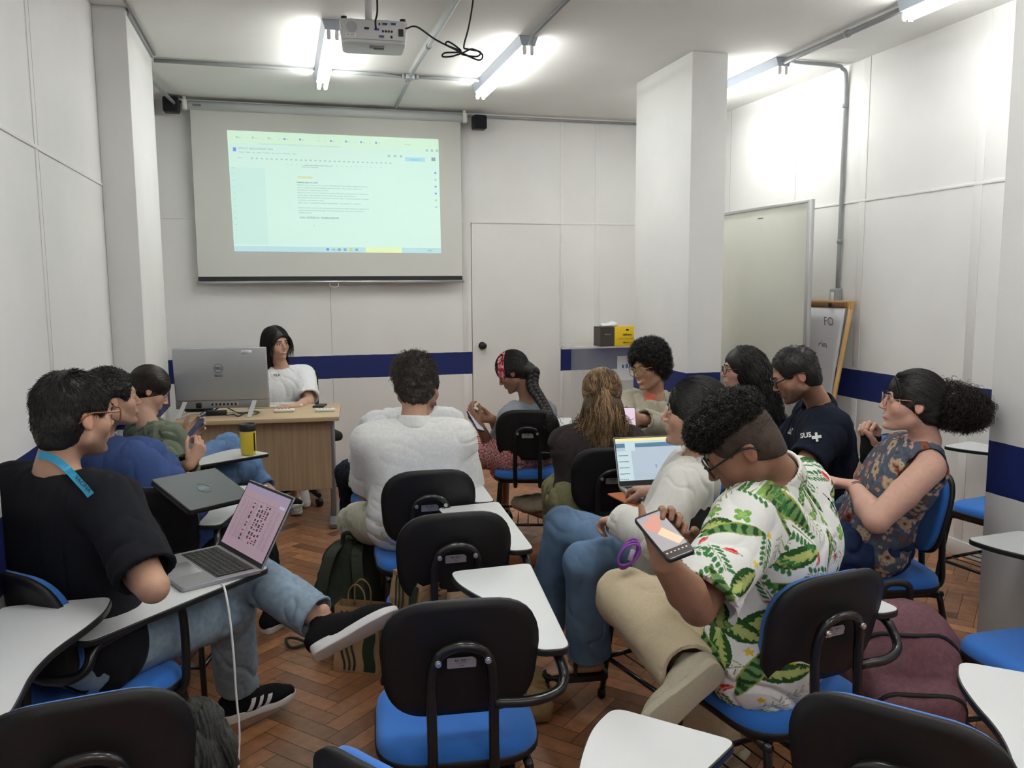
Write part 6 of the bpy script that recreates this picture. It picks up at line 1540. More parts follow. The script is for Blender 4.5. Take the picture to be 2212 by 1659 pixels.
# ---- M : woman with long braid and headband
def woman_braid():
    pel = seat_pt('M', -.02, -.05, .575); nk = pd(1143, 868, 5.06); hd = pd(1108, 802, 5.04)
    q = person('woman with pink headband and long black braid bent over her phone', pel, nk, hd, -62, 32, 'brown', -20, taz=-28, s=.95, hs=1.0, fem=True, face=.4,
        arms=dict(L=dict(e=(1062, 972, True), w=(1036, 918, False), hd=azv(-60, 50), hn=azv(60, 10), curl=(.5, .5, .55, .6), th=.3), R=dict(e=(1090, 955, True), w=(1062, 905, False), hd=azv(-70, 10), hn=azv(180, 20), curl=(.4, .45, .5, .5), th=.5)),
        legs=dict(L=dict(k=('v', -.75, .62, -.08), a=('v', 0, .1, -1), toe=azv(-30)), R=dict(k=('v', -.25, .95, -.12), a=('v', 0, .0, -1), toe=azv(-20))))
    top(q, 'grey_t_shirt', fab('heather_grey', (.27, .29, .32), noise=.08), sleeve=.62, e=.010, fold=.007, neck_open=.06, hem=-.05)
    # skirt with ring flowers
    r3 = np.random.default_rng(3)
    def colf(V, N):
        F_, R_, t_ = q['F'], q['R'], q['t']; d = V-q['pelvis']; a = np.arctan2(d@R_, d@F_)*.17; b = d[:, 2]+.0*(d@F_); u = a/.034; v = b/.030
        c = np.tile(np.array([.55, .42, .40]), (len(V), 1)); row = np.floor(v); uu = u+.5*(row % 2); fu = uu-np.floor(uu)-.5; fv = v-row-.5; rad = np.hypot(fu, fv); th = np.arctan2(fv, fu); ring = np.abs(rad-(.34+.035*np.cos(th*6))) < .085; dot = np.hypot(np.abs(fu)-.5, fv-.5*np.sign(fv)) < .14
        c[ring | dot] = (.42, .025, .03); c[rad < .10] = (.42, .03, .035); return c
    P = [P_c(q['hip'][k], q['kn'][k]+nrm(q['kn'][k]-q['hip'][k])*.03, .112, .095, k=.08) for k in 'RL']+[P_c(q['pelvis']-q['Rp']*.09, q['pelvis']+q['Rp']*.09, .125, .125, n=q['F'], s=1.05, k=.06), P_c(q['pelvis']+q['t']*.10-q['R']*.05, q['pelvis']+q['t']*.10+q['R']*.05, .095, .095, k=.06)]
    P += [P_c(q['kn'][k], q['kn'][k]+np.array([0, .0, -.14]), .10, .10, k=.06) for k in 'RL']+[P_b(q['pelvis']-np.array([0, 0, .25]), (.19, .19, .145), k=.02, op='-')]
    obj_sdf('patterned_skirt', P, .0045, fab('printed_cotton', (.5, .4, .4), attr=True), q['obj'], colf, fold=.006)
    for k in 'RL': shoe(q, k, azv(-25), (0, 0, 1), M_blackknit, M_rub, .95)
    X = q['X']; h = q['hs']
    short_hair(q, M_hair_b, th=.012, low=-.05, front=.7, n=4500, L=.05, wd=.0009, flow=(0, -1, -.1), jit=.04, noise=.002, lift=.02, extra=[P_e(X((0, -.09, -.05)), (.045, .04, .045), k=.03)])
    # headband
    bm = bmesh.new(); pts = []
    for a in np.linspace(-2.15, 2.15, 30): pts.append((math.sin(a)*.090, .060*math.cos(a)+.012+.02*(1-abs(a)/2.15), .070*math.cos(a*.72)-.012))
    P = [P_e(X((0, -.008, .030)), (.0905, .108, .101), q['Rh'])]
    P += [P_b(X((0, .0, .0)), (.2, .2, .2), q['Rh'], op='i', k=.001)]
    u0 = nrm(q['Rh']@np.array([0, .86, .50])); cpt = X((0, .045, .035)); P += [P_b(cpt+u0*.223, (.3, .2, .3), np.stack([q['Rh'][:, 0], u0, np.cross(q['Rh'][:, 0], u0)], 1), k=.006, op='-'), P_b(cpt-u0*.223, (.3, .2, .3), np.stack([q['Rh'][:, 0], u0, np.cross(q['Rh'][:, 0], u0)], 1), k=.006, op='-')]
    def cb(V, N):
        n1 = fnoise(V*np.array([60, 60, 60])); n2 = vnoise(V*110); c = np.tile(np.array([.62, .20, .22]), (len(V), 1)); c[n1 > .55] = (.45, .03, .06); c[n2 > .72] = (.75, .50, .48); c[(n2 < .22)] = (.10, .03, .05); return c
    P2 = [P for P in P if P['op'] != 'i']
    obj_sdf('headband', P2, .003, fab('printed_headband', (.5, .2, .2), attr=True), q['obj'], cb, fold=.007, fs=40, stretch=(1, 1, 1))
    # braid: three interlaced strands
    B = [X((0, -.115, -.055)), pd(1150, 832, 4.98), pd(1166, 860, 4.92), pd(1180, 883, 4.86), pd(1189, 902, 4.80)]; S_ = np.array(spline(B, 30)); T = np.gradient(S_, axis=0); T /= np.linalg.norm(T, axis=1)[:, None]
    A_ = np.cross(T, CF); A_ /= np.linalg.norm(A_, axis=1)[:, None]; C_ = np.cross(T, A_); ln = np.concatenate([[0], np.cumsum(np.linalg.norm(np.diff(S_, axis=0), axis=1))]); bm = bmesh.new()
    for j in range(3):
        ph = ln/.085*2*math.pi+j*2.094; f = 1-.35*ln/ln[-1]; pts = S_+A_*(.022*np.sin(ph)*f)[:, None]+C_*(.013*np.sin(2*ph)*f)[:, None]; tube(bm, [Vector(p) for p in pts], list(.0215*f), 10)
    bo = bm_obj('braid', bm, M_hair_b, q['obj'])
    r_ = np.random.default_rng(2); n = 420; rt = S_[-1]+r_.normal(0, .010, (n, 3)); strands('braid_end', rt, np.tile(T[-1], (n, 1)), .085, bo, M_hair_b, seg=14, wd=.0011, wave=.006, wave_f=30, jit=.35, grav=.1)
    c = pd(1027, 910, float((q['wr']['L']-CPOS)@CF)-.02); phone('smartphone', c, nrm(np.array([.75, .55, -.3])), pd(1008, 890, 4.3)-pd(1045, 928, 4.3), 'dark phone held by the woman with the braid', True, mscr=em('phone_grey', (.30, .30, .36), .7))
woman_braid()
# ---- N : woman with half-up highlighted hair, back view
def woman_highlights():
    pel = seat_pt('N', -.07, -.05, .575); nk = pd(1295, 920, 3.90); hd = pd(1300, 854, 3.92)
    q = person('woman in plum brown T-shirt with half-up blond streaked hair seen from behind', pel, nk, hd, 18, 4, 'light', -5, taz=8, s=.97, hs=1.0, fem=True, face=False,
        arms=dict(L=dict(e=(1226, 1015, True), w=('v', .25, .9, .1)), R=dict(e=('v', .30, .45, -.85), w=('v', -.1, .5, .85), hd=azv(0, 60), hn=azv(180), curl=(.4, .4, .4, .4))),
        legs=dict(L=dict(k=(1212, 1062, True), a=('v', -.05, .0, -1), toe=azv(-20)), R=dict(k=('v', .30, .95, -.12), a=('v', 0, .1, -1), toe=azv(10))))
    top(q, 'brown_t_shirt', fab('plum_brown', (.040, .030, .032)), sleeve=.75, e=.016, fold=.008, neck_open=.06, hem=-.10, vox=.005)
    pants(q, 'khaki_trousers', fab('khaki_cotton', (.20, .185, .10)), e=.024, fold=.008, knee=.075, thigh=.10, fs=14)
    for k in 'RL': shoe(q, k, azv(0), (0, 0, 1), M_blackknit, M_rub, .95)
    X, R_ = q['X'], q['Rh']; c = q['head']
    P = cap_prims(c, R_, 1.0, .012, -.05, .5)+[P_c(X((-.05, -.06, -.06)), X((-.075, -.045, -.145)), .045, .040, k=.04), P_c(X((.05, -.06, -.06)), X((.075, -.045, -.145)), .045, .040, k=.04), P_c(X((0, -.09, -.04)), X((0, -.085, -.15)), .045, .045, k=.04)]
    V, F = sdf_mesh(P, .0045); V = smooth_mesh(V, F, 2); N = vnormals(V, F); m = hair_mat('hair_honey_base', (.075, .045, .025)); o = link('hair', mesh_arrays('hair', V, F), m, q['obj'])
    ms = mat('hair_honey', (.2, .1, .05), .45, attr=True); n = 5200; Rt, Nr = sample(V, F, N, n); l = (Rt-c)@R_
    bun = X((0, -.108, .030)); upz = l[:, 2] > -.005
    tied = (bun-Rt); tied /= np.linalg.norm(tied, axis=1)[:, None]; down = np.tile(np.array([0, 0, -1.]), (n, 1)); D0 = np.where(upz[:, None], tied, down)+Nr*.12
    L = np.where(upz, np.linalg.norm(bun-Rt, axis=1)*.95, .09+.05*np.random.default_rng(1).random(n))
    def colh(r, g): t_ = (fnoise(r*38)+g.random(len(r))*.35-.55)[:, None]; t_ = np.clip(t_*3, 0, 1); return np.array([.05, .028, .016])*(1-t_)+np.array([.48, .30, .14])*t_
    strands('hair_strands', Rt, D0, L, o, ms, seg=10, wd=.0012, jit=.05, wave=.004, wave_f=9, col=colh, collide=P[:2], coff=.0035, pull=lambda Pq: -(Pq-c)/np.linalg.norm(Pq-c, axis=1)[:, None]*(.3*((((Pq-c)@R_)[:, 2] > -.02)[:, None])))
    P3 = sample(V, F, N, 800, 5, mask=lambda Q: (((Q-c)@R_)[:, 2] < -.08)); strands('hair_ends', P3[0], P3[1]*.5+np.array([0, 0, -.8]), .06, o, ms, seg=10, wd=.0012, jit=.3, curl=.008, curl_f=14, col=colh)
    r_ = np.random.default_rng(9); n = 900; rt = bun+r_.normal(0, .007, (n, 3)); strands('ponytail', rt, np.tile(-R_[:, 1]*.6+np.array([0, 0, -.4]), (n, 1)), .17, o, ms, seg=14, wd=.0012, grav=.35, jit=.16, wave=.006, wave_f=8, collide=P[:4]+P[-3:], coff=.012, col=lambda r, g: colh(r*3, g)*1.15+.02)
    bm = bmesh.new(); tube(bm, [Vector(X((.011*math.cos(a), -.112+.004*math.sin(2*a), .030+.011*math.sin(a)))) for a in np.linspace(0, 6.283, 16, endpoint=False)], .0035, 6, closed=True); bm_obj('hair_tie', bm, mat('gold_tie', (.45, .30, .10), .4), o)
    # belt loop
    cc = pd(1358, 912, 4.05); phone('smartphone', cc, (1, -.2, 0), (0, .35, 1), 'phone with pink screen seen beyond the shoulder of the woman with highlights', True, mscr=em('phone_pink', (.62, .50, .60), .8))
woman_highlights()
# ---- P : woman with afro and blazer
def woman_afro():
    pel = seat_pt('P', 0, -.03, .58); nk = pd(1414, 851, 4.74); hd = pd(1403, 795, 4.68)
    q = person('laughing woman with black afro, amber glasses and beige blazer, arms crossed', pel, nk, hd, -108, 8, 'tan', -125, taz=-130, s=.96, fem=True, smile=1.0, face=.45, hroll=-8, lipc=(.36, .10, .09),
        arms=dict(R=dict(e=(1352, 905, False), w=(1418, 915, False), hd=(1, -.1, .1), hn=(0, 1, 0), curl=(.3, .3, .35, .4)), L=dict(e=(1446, 922, False), w=(1385, 905, False), hd=(-1, -.1, -.1), hn=(0, 1, 0), curl=(.3, .3, .35, .4))),
        legs=dict(R=dict(k=('v', -.85, -.5, -.12), a=('v', 0, .0, -1), toe=azv(-120)), L=dict(k=('v', -.7, -.7, -.12), a=('v', 0, 0, -1), toe=azv(-120))))
    mb = fab('beige_linen', (.42, .39, .31), noise=.05)
    top(q, 'beige_blazer', mb, long_=.95, e=.024, fold=.012, neck_open=.070, open_f=.05, fs=12)
    N0, R, F, t = q['neck'], q['R'], q['F'], q['t']
    # coral shirt showing in the V of the blazer
    P = [P_c(N0-t*.01+F*.035, N0-t*.16+F*.125, .034, .026, k=.03), P_c(N0+R*.03-t*.0, N0-R*.03, .03, .03, k=.03)]
    obj_sdf('coral_blouse', P, .004, fab('coral_stripe', (.60, .15, .10)), q['obj'], fold=.004)
    P = [P_c(N0+R*.05-F*.02+t*.0, N0-t*.13+F*.135+R*.055, .018, .014, k=.02), P_c(N0-R*.05-F*.02+t*.0, N0-t*.13+F*.135-R*.055, .018, .014, k=.02), P_c(N0-R*.05-F*.03, N0+R*.05-F*.03, .022, .022, k=.02)]
    obj_sdf('lapel', P, .004, mb, q['obj'])
    pants(q, 'dark_trousers', fab('dark_trouser', (.02, .02, .025)))
    for k in 'RL': shoe(q, k, azv(-120), (0, 0, 1), M_blackknit, M_rub, .95)
    X, Rh = q['X'], q['Rh']
    P = [P_e(X((0, -.018, .062)), (.112, .112, .108), Rh), P_e(X((0, -.05, -.01)), (.095, .07, .07), Rh, k=.03), P_e(X((0, .110, -.028)), (.078, .075, .098), Rh, k=.012, op='-'), P_b(X((0, .02, -.14)), (.15, .2, .06), Rh, k=.02, op='-')]
    V, F_ = sdf_mesh(P, .005); N = vnormals(V, F_); V = V+N*((fnoise(V*70)-.5)*.022)[:, None]; o = link('afro_hair', mesh_arrays('afro_hair', V, F_), M_hair_b, q['obj']); Rt, Nr = sample(V, F_, N, 6000); strands('hair_strands', Rt-Nr*.004, Nr, .020, o, M_hair_b, seg=8, wd=.0012, curl=.0045, curl_f=70, jit=.5)
    glasses(q, mat('mustard_frame', (.42, .22, .03), .3, coat=.5), lens=.024, r=.0026)
woman_afro()
# ---- Q : woman with long wavy hair, denim jacket
def woman_denim():
    pel = seat_pt('Q', -.0, .06, .575); nk = pd(1620, 866, 4.60); hd = pd(1603, 799, 4.56)
    q = person('woman with very long wavy black hair, glasses and denim jacket', pel, nk, hd, -72, 0, 'fair', -70, taz=-68, s=.95, fem=True, smile=.25, lipc=(.42, .13, .12),
        arms=dict(L=dict(e=(1655, 955, False), w=(1600, 975, True)), R=dict(e=('v', -.5, .2, -.8), w=('v', -.8, -.3, -.1))),
        legs=dict(R=dict(k=('v', -.95, .35, -.12), a=('v', 0, .0, -1)), L=dict(k=('v', -.95, .1, -.12), a=('v', 0, 0, -1))))
    top(q, 'denim_jacket', M_denim_j, long_=.93, e=.022, fold=.011, neck_open=.068, open_f=.03)
    N0, R, F, t = q['neck'], q['R'], q['F'], q['t']
    P = [P_c(N0+R*.055-F*.02+t*.0, N0-t*.10+F*.12+R*.05, .018, .012, k=.02), P_c(N0-R*.055-F*.02+t*.0, N0-t*.10+F*.12-R*.05, .018, .012, k=.02)]
    obj_sdf('jacket_collar', P, .004, M_denim_j, q['obj'])
    def cs(V, N): c = np.tile(np.array([.6, .6, .58]), (len(V), 1)); c[np.sin(((V-N0)@t+.3*((V-N0)@R))*380) > .1] = (.02, .02, .025); return c
    obj_sdf('striped_shirt', [P_e(N0-t*.07+F*.080, (.048, .032, .075), np.stack([R, F, t], 1))], .0035, fab('zebra_cotton', (.5, .5, .5), attr=True), q['obj'], cs)
    pants(q, 'dark_jeans', M_denim_d)
    for k in 'RL': shoe(q, k, azv(-70), (0, 0, 1), M_blackknit, M_rub, .95)
    X, Rh = q['X'], q['Rh']; c = q['head']; P = cap_prims(c, Rh, 1.0, .016, -.07, .38); V, F_ = sdf_mesh(P, .004); V = smooth_mesh(V, F_, 1); N = vnormals(V, F_); o = link('hair', mesh_arrays('hair', V, F_), M_hair_b, q['obj'])
    bodyc = [P_e(X((0, -.012, .032)), (.09, .108, .1), Rh), P_c(q['head'], q['neck'], .06, .075), P_c(q['sh']['L'], q['sh']['R'], .085, .085), P_c(q['sh']['L'], q['el']['L'], .075, .065), P_c(q['neck']-t*.15, q['pelvis'], .15, .15)]
    Rt, Nr = sample(V, F_, N, 5200, 3, mask=lambda Q: ((Q-c)@Rh)[:, 1] < .03); l = (Rt-c)@Rh; side = np.sign(l[:, :1]); D0 = Nr*.2+np.array([0, 0, -1.])-F*.35; D0 = np.where((l[:, 2:3] > .03), Rh[:, 0]*side*.8-Rh[:, 1]*.4+np.array([0, 0, -.6]), D0); D0 = D0-Nr*(D0*Nr).sum(1)[:, None]*.9; D0 /= np.linalg.norm(D0, axis=1)[:, None]; L = .30+.14*np.random.default_rng(4).random(len(Rt))
    strands('long_hair', Rt, D0, L, o, M_hair_b, seg=22, wd=.0019, grav=.22, jit=.05, collide=bodyc, coff=.006, wave=.008, wave_f=9, pull=lambda Pq: np.tile(-F*.07, (len(Pq), 1)), clump=.35)
    glasses(q, mat('dark_frame', (.05, .02, .03), .3), lens=.022, shape='round', r=.0020)
woman_denim()
# ---- R : man in navy polo
def man_navy():
    pel = seat_pt('R', 0, .0, .59); nk = pd(1770, 874, 3.84); hd = pd(1718, 808, 3.74)
    q = person('man with moustache and glasses in navy polo shirt with SUS print looking down', pel, nk, hd, -66, 26, 'tan', -72, taz=-66, girth=1.16, s=1.02, beard=.75, face=.4, hs=1.02,
        arms=dict(L=dict(e=(1728, 1018, False), w=(1662, 1010, True), g=1.1), R=dict(e=('v', -.55, .2, -.8), w=('v', -.8, -.5, .1))),
        legs=dict(R=dict(k=('v', -.93, .40, -.12), a=('v', 0, .0, -1)), L=dict(k=('v', -.98, .12, -.12), a=('v', 0, 0, -1))))
    o = top(q, 'navy_polo_shirt', M_navy, sleeve=.80, e=.022, fold=.010, neck_open=.058, hem=-.12, vox=.005, fs=10, slg=1.12, belly=.03)
    N0, R, F, t = q['neck'], q['R'], q['F'], q['t']
    collar(q, 'polo_collar', M_navy, .040, .066)
    bm = bmesh.new(); tp = q['top_prims']; decal(bm, 'SUS', 1741, 945, 15, -8, tp, 3.0, 4.2, bold=.03)
    decal(bm, [[(-.25, -.9), (.25, -.9), (.25, .9), (-.25, .9)], [(-.95, -.3), (.95, -.3), (.95, .3), (-.95, .3)]], 1764, 944, 11, -8, tp, 3.0, 4.2); bm_obj('sleeve_print', bm, M_rub, o)
    bm = bmesh.new(); decal(bm, 'SUS', 1824, 880, 13, 62, tp, 3.2, 4.4, bold=.03); decal(bm, 'Rio', 1711, 932, 11, -70, tp, 3.0, 4.2, bold=.03); bm_obj('shirt_print', bm, M_rub, o)
    pants(q, 'dark_trousers', fab('dark_trouser_r', (.02, .02, .026)))
    for k in 'RL': shoe(q, k, azv(-72), (0, 0, 1), M_blackknit, M_rub, 1.05)
    short_hair(q, M_hair_b, th=.007, low=-.075, front=.70, n=4500, L=.012, wd=.0011, flow=(0, .2, -.5), jit=.3, noise=.002, extra=[P_c(q['X']((-.022, .098, -.048)), q['X']((.022, .098, -.048)), .005, .005, k=.003)])
    glasses(q, mat('black_frame', (.01, .01, .012), .25), lens=.021, shape='square', r=.0024)
man_navy()
# ---- O : woman in white linen with jeans
def woman_linen():
    pel = seat_pt('O', -.02, .02, .58); nk = pd(1512, 985, 2.86); hd = pd(1503, 893, 2.82)
    q = person('woman in white linen shirt and blue jeans with crossed legs, dark hair tied back', pel, nk, hd, -54, -2, 'light', -62, taz=-56, s=.97, hs=1.02, fem=True, brow=(.012, .009, .008),
        arms=dict(L=dict(e=pd(1418, 1158, 2.66), w=pd(1338, 1124, 2.84), hd=azv(-20, -10), hn=(0, 0, -1), curl=(.7, .7, .7, .7), hsz=.85), R=dict(e=('v', -.05, .55, -.8), w=pd(1405, 1062, 3.22), hd=azv(0, -5), hn=(0, 0, -1), curl=(.3, .3, .3, .4))),
        legs=dict(L=dict(k=(1216, 1135, True), a=('v', -.10, .25, -1), toe=azv(-60, -15)), R=dict(k=(1262, 1215, False), a=(1272, 1415, True), toe=azv(-78))), vox=.0034)
    ml = fab('white_linen', (.68, .68, .64), noise=.05, ns=200, bump=.5, bs=500)
    top(q, 'white_linen_shirt', ml, long_=.90, e=.028, fold=.013, fs=10, neck_open=.066, hem=-.16, vox=.005, slg=1.05, stretch=(1, 1, .35), flare=.01)
    N0, R, F, t = q['neck'], q['R'], q['F'], q['t']
    P = [P_c(N0-R*.055-F*.03+t*.005, N0-t*.055+F*.055-R*.085, .020, .022, k=.02), P_c(N0+R*.055-F*.03+t*.005, N0-t*.055+F*.055+R*.085, .020, .022, k=.02), P_c(N0-R*.05-F*.045, N0+R*.05-F*.045, .024, .024, k=.02)]
    obj_sdf('shirt_collar', P, .004, ml, q['obj'])
    w_, e_ = q['wr']['L'], q['el']['L']; d = nrm(w_-e_); c0 = e_+(w_-e_)*.84
    P = [P_c(c0-d*.028, c0+d*.028, .062, .058, k=.01), P_y(c0+d*.028, c0+d*.1, .1), P_y(c0-d*.028, c0-d*.1, .1), P_c(c0-d*.1, c0+d*.1, .046, .044, op='-', k=.003)]
    obj_sdf('rolled_cuff', P, .0045, ml, q['obj'], fold=.010, fs=20)
    # hem hanging over the chair side
    c1 = q['pelvis']; sd_ = -q['Rp']; P = [P_c(c1+sd_*.10+t*.10, c1+sd_*.145-np.array([0, 0, .05])-azv(-62)*.0, .045, .055, k=.03), P_c(c1+sd_*.12+azv(-62)*.08, c1+sd_*.15-np.array([0, 0, .03])+azv(-62)*.07, .035, .04, k=.03)]
    obj_sdf('shirt_tail', P, .005, ml, q['obj'], fold=.014, fs=14, stretch=(1, 1, .3))
    pants(q, 'flared_blue_jeans', fab('jean_blue', (.115, .19, .30), noise=.35, ns=7, bump=.5, bs=900), e=.010, fs=15, fold=.0035, stretch=(1, 1, .6), flare=.030, hem=.97, vox=.0045, knee=.062, thigh=.088)
    mbk = mat('sandal_black', (.010, .010, .011), .6)
    for k, tz_ in (('R', azv(-80)), ('L', azv(-60, -20))):
        an = q['an'][k]; toe = nrm(tz_); r_ = nrm(np.cross(toe, (0, 0, 1))); up = np.cross(r_, toe); Rf = np.stack([r_, toe, up], 1); o0 = an-up*.085; ft = [P_c(xf(o0, Rf, (0, -.03, .045)), xf(o0, Rf, (0, .10, .038)), .028, .026, n=up, s=1.2, k=.02)]
        for i, x in enumerate((-.026, -.012, .002, .015, .026)): ft.append(P_c(xf(o0, Rf, (x*.8, .09, .036)), xf(o0, Rf, (x, .155-.010*abs(i-1.5), .032)), .011, .0085, k=.006))
        obj_sdf('foot', ft, .0035, M_skin, q['obj'], lambda V, N: np.tile(q['sk'], (len(V), 1)))
        bm = bmesh.new(); prism(bm, round_poly([(-.036, -.07), (.036, -.07), (.045, .1), (.03, .175), (-.03, .175), (-.045, .1)], .03, 5), 0, .024)
        for v in bm.verts: v.co = Vector(xf(o0, Rf, v.co[:]))
        so = bm_obj('sandal', bm, mbk, q['obj'], bevel=.004)
        bm = bmesh.new()
        for y, h_ in ((.055, .072), (.10, .062)): tube(bm, spline([xf(o0, Rf, (-.040, y, .02)), xf(o0, Rf, (-.030, y, h_*.9)), xf(o0, Rf, (0, y, h_)), xf(o0, Rf, (.030, y, h_*.9)), xf(o0, Rf, (.040, y, .02))], 5), .007, 6)
        bm_obj('sandal_strap', bm, mbk, so)
    X = q['X']
    short_hair(q, M_hair_b, th=.010, low=-.055, front=.72, n=6500, L=.05, wd=.0009, flow=(0, -1, -.25), jit=.04, noise=.001, lift=.02, vox=.0035, extra=[P_e(X((0, -.115, -.045)), (.045, .038, .045), k=.02), P_c(X((-.03, -.10, -.05)), X((-.04, -.09, -.14)), .03, .03, k=.03)])
    # purple wristband strap on the wrist side
    bm = bmesh.new(); c = pd(1357, 1196, 2.52)
    for off in (0, .008, .016): tube(bm, [Vector(c+CR_*(.030+off*.4)*math.cos(a)*.8+CU*(.045-off*.8)*math.sin(a)+CR_*.012*math.sin(a)*1.4-CF*off) for a in np.linspace(0, 6.283, 24, endpoint=False)], .0042, 6, closed=True)
    o = bm_obj('braided_lanyard', bm, mat('purple_cord', (.22, .05, .36), .5)); tag(o, 'purple braided cord loop hanging at the hip of the woman in jeans', 'cord')
    bm = bmesh.new(); tube(bm, [pd(1368, 1188, 2.50), pd(1360, 1210, 2.50)], .008, 8); bm_obj('cord_grip', bm, mat('lilac_grip', (.42, .32, .50), .5), o)
woman_linen()
# laptop of the woman in linen on an orange sleeve
zt = TABZ+.001; a_ = pz(1347, 1040, zt+.03); c_ = pz(1437, 1075, zt+.03)
LO = np.array([1.478, 3.06, 0])
t_ = laptop('open_laptop', (LO[0], LO[1], zt+.010), 4, 112, 'open silver laptop showing a document on an orange sleeve', scr_doc, case=(.42, .42, .43))
o = boxo('laptop_sleeve', -.18, .17, -.145, .12, 0, .009, mat('orange_felt', (.42, .13, .05), .8, noise=.1, nscale=200), bevel=.004); o.location = (LO[0]-.02, LO[1]-.02, zt); o.rotation_euler = (0, 0, math.radians(6)); tag(o, 'orange felt laptop sleeve lying under the silver laptop', 'laptop sleeve')
# ---- S : woman in floral sleeveless top
def flower_print(V, N, o, R, t, base, scale=.05, seed=0):
    d = V-o; u = np.arctan2(d@R, d@np.cross(t, R))*.16/scale; v = (d@t)/scale
    c = np.tile(np.array(base), (len(V), 1)).astype(float)
    def layer(off, dens, r0, petals, colp, cc, sd_):
        nonlocal c
        U, W = u*dens+off, v*dens+off*1.7; iu, iv = np.floor(U), np.floor(W)
        for du in (-1, 0, 1):
            for dv in (-1, 0, 1):
                a, b = iu+du, iv+dv; h = ((a*127.1+b*311.7+sd_*74.7) % 6.283); hx = .5+.38*np.sin(h*13.7+a*3.1); hy = .5+.38*np.sin(h*7.9+b*5.3); ex = .5+.5*np.sin(h*23.1); on = (np.sin(h*31.7) > -.35)
                fu, fv = U-a-hx, W-b-hy; r = np.hypot(fu, fv); th = np.arctan2(fv, fu)+h; rr_ = r0*(.65+.5*ex)*(.72+.28*np.abs(np.cos(th*petals/2))); pm = (r < rr_) & on
                pc = np.array(colp)[((np.abs(h*5.7).astype(int)) % len(colp))]; c[pm] = pc[pm]*(1-.25*(r[pm]/np.maximum(rr_[pm], 1e-6) < .45))[:, None]; cm = (r < rr_*.24) & on; c[cm] = cc
    layer(.3, 2.0, .30, 5, [(.05, .10, .17), (.10, .16, .22)], (.05, .05, .06), 3)
    layer(.0, 1.0, .46, 5, [(.45, .33, .22), (.30, .09, .06), (.50, .36, .30), (.42, .28, .20)], (.10, .03, .02), 0)
    layer(.7, 2.1, .34, 5, [(.50, .28, .24), (.50, .42, .30), (.28, .08, .05)], (.12, .04, .02), 9)
    return c
def woman_floral():
    pel = seat_pt('S', 0, -.02, .59); nk = pd(2000, 952, 3.06); hd = pd(1972, 868, 3.03)
    q = person('smiling woman in floral sleeveless top with curly ponytail and black wrist brace', pel, nk, hd, -58, -4, 'pink', -78, taz=-66, s=.98, hs=.98, fem=True, smile=.6, girth=1.08, lipc=(.45, .14, .12), shw=.165,
        arms=dict(L=dict(e=(1893, 1125, False), w=(1845, 1050, True), g=1.3, hd=(-.9, .3, .25), hn=(0, 0, -1), curl=(.3, .3, .4, .4)), R=dict(e=(1862, 1062, True), w=(1880, 972, False), g=1.1, hd=(.03, .0, 1), hn=azv(-110), curl=(.95, 1.0, 1.0, 1.0), th=.9)),
        legs=dict(R=dict(k=('v', -.97, .30, -.12), a=('v', .0, .0, -1)), L=dict(k=('v', -.99, .05, -.12), a=('v', .15, 0, -1))), vox=.0034)
    o0, R, t = q['pelvis'], q['R'], q['t']
    top(q, 'floral_top', fab('floral_print', (.1, .1, .1), attr=True), sleeve=0, e=.016, fold=.011, neck_open=.072, hem=-.03, vox=.0038, colf=lambda V, N: flower_print(V, N, o0, R, t, (.085, .10, .135), .052), flare=.02,
        cut=[P_c(q['sh'][k], q['sh'][k]+(q['el'][k]-q['sh'][k])*.5, .066, .05, k=.01, op='-') for k in 'RL'], sm=1)
    pants(q, 'dark_blue_jeans', fab('indigo_denim', (.018, .032, .085), noise=.15, ns=40), e=.014, thigh=.11)
    for k in 'RL': shoe(q, k, azv(-75), (0, 0, 1), M_blackknit, M_rub, .97)
    X, Rh = q['X'], q['Rh']
    o, P = short_hair(q, M_hair_b, th=.008, low=-.055, front=.80, n=6500, L=.05, wd=.0009, flow=(0, -1, .05), jit=.035, noise=.001, vox=.0035, lift=.02)
    C0 = pd(2078, 880, 3.04); P = [P_e(C0, (.080, .075, .060), np.stack([CR_, CF, CU], 1)), P_e(X((0, -.11, .0)), (.045, .03, .045), Rh, k=.02), P_e(pd(2045, 865, 3.02), (.07, .06, .055), k=.03)]
    V, F_ = sdf_mesh(P, .005); N = vnormals(V, F_); V = V+N*((fnoise(V*60)-.5)*.035)[:, None]; o = link('curly_ponytail', mesh_arrays('curly_ponytail', V, F_), M_hair_d, q['obj']); Rt, Nr = sample(V, F_, N, 5200); strands('curls', Rt-Nr*.004, Nr+CR_*.3-CU*.25, .045, o, M_hair_d, seg=14, wd=.0012, curl=.0060, curl_f=36, jit=.5, grav=.15)
    glasses(q, mat('rose_gold_wire', (.45, .25, .18), .25, metal=.8), lens=.023, r=.0012)
    w_, e_ = q['wr']['R'], q['el']['R']; d = nrm(w_-e_); P = [P_c(w_-d*.075, w_+d*.0, .034, .031, k=.01), P_c(w_, w_+np.array([0, 0, .055]), .036, .040, n=azv(-110), s=1.1, k=.02), P_y(w_-d*.062, w_-d*.16, .08), P_y(w_+np.array([0, 0, .06]), w_+np.array([0, 0, .16]), .08)]
    obj_sdf('wrist_brace', P, .0035, M_blackknit, q['obj'])
    w_, e_ = q['wr']['L'], q['el']['L']; d = nrm(w_-e_); u, v, n_ = frame_from(d); c = w_-d*.025
    for r_ in (.029, .031):
        bm = bmesh.new(); tube(bm, [Vector(c-d*(.31-r_)*.0+u*r_*math.cos(a)+v*r_*math.sin(a)+d*(r_-.03)*4) for a in np.linspace(0, 6.283, 22, endpoint=False)], .0016, 6, closed=True); bm_obj('bracelet', bm, mat('bracelet_cord', (.08, .08, .10), .5), q['obj'])
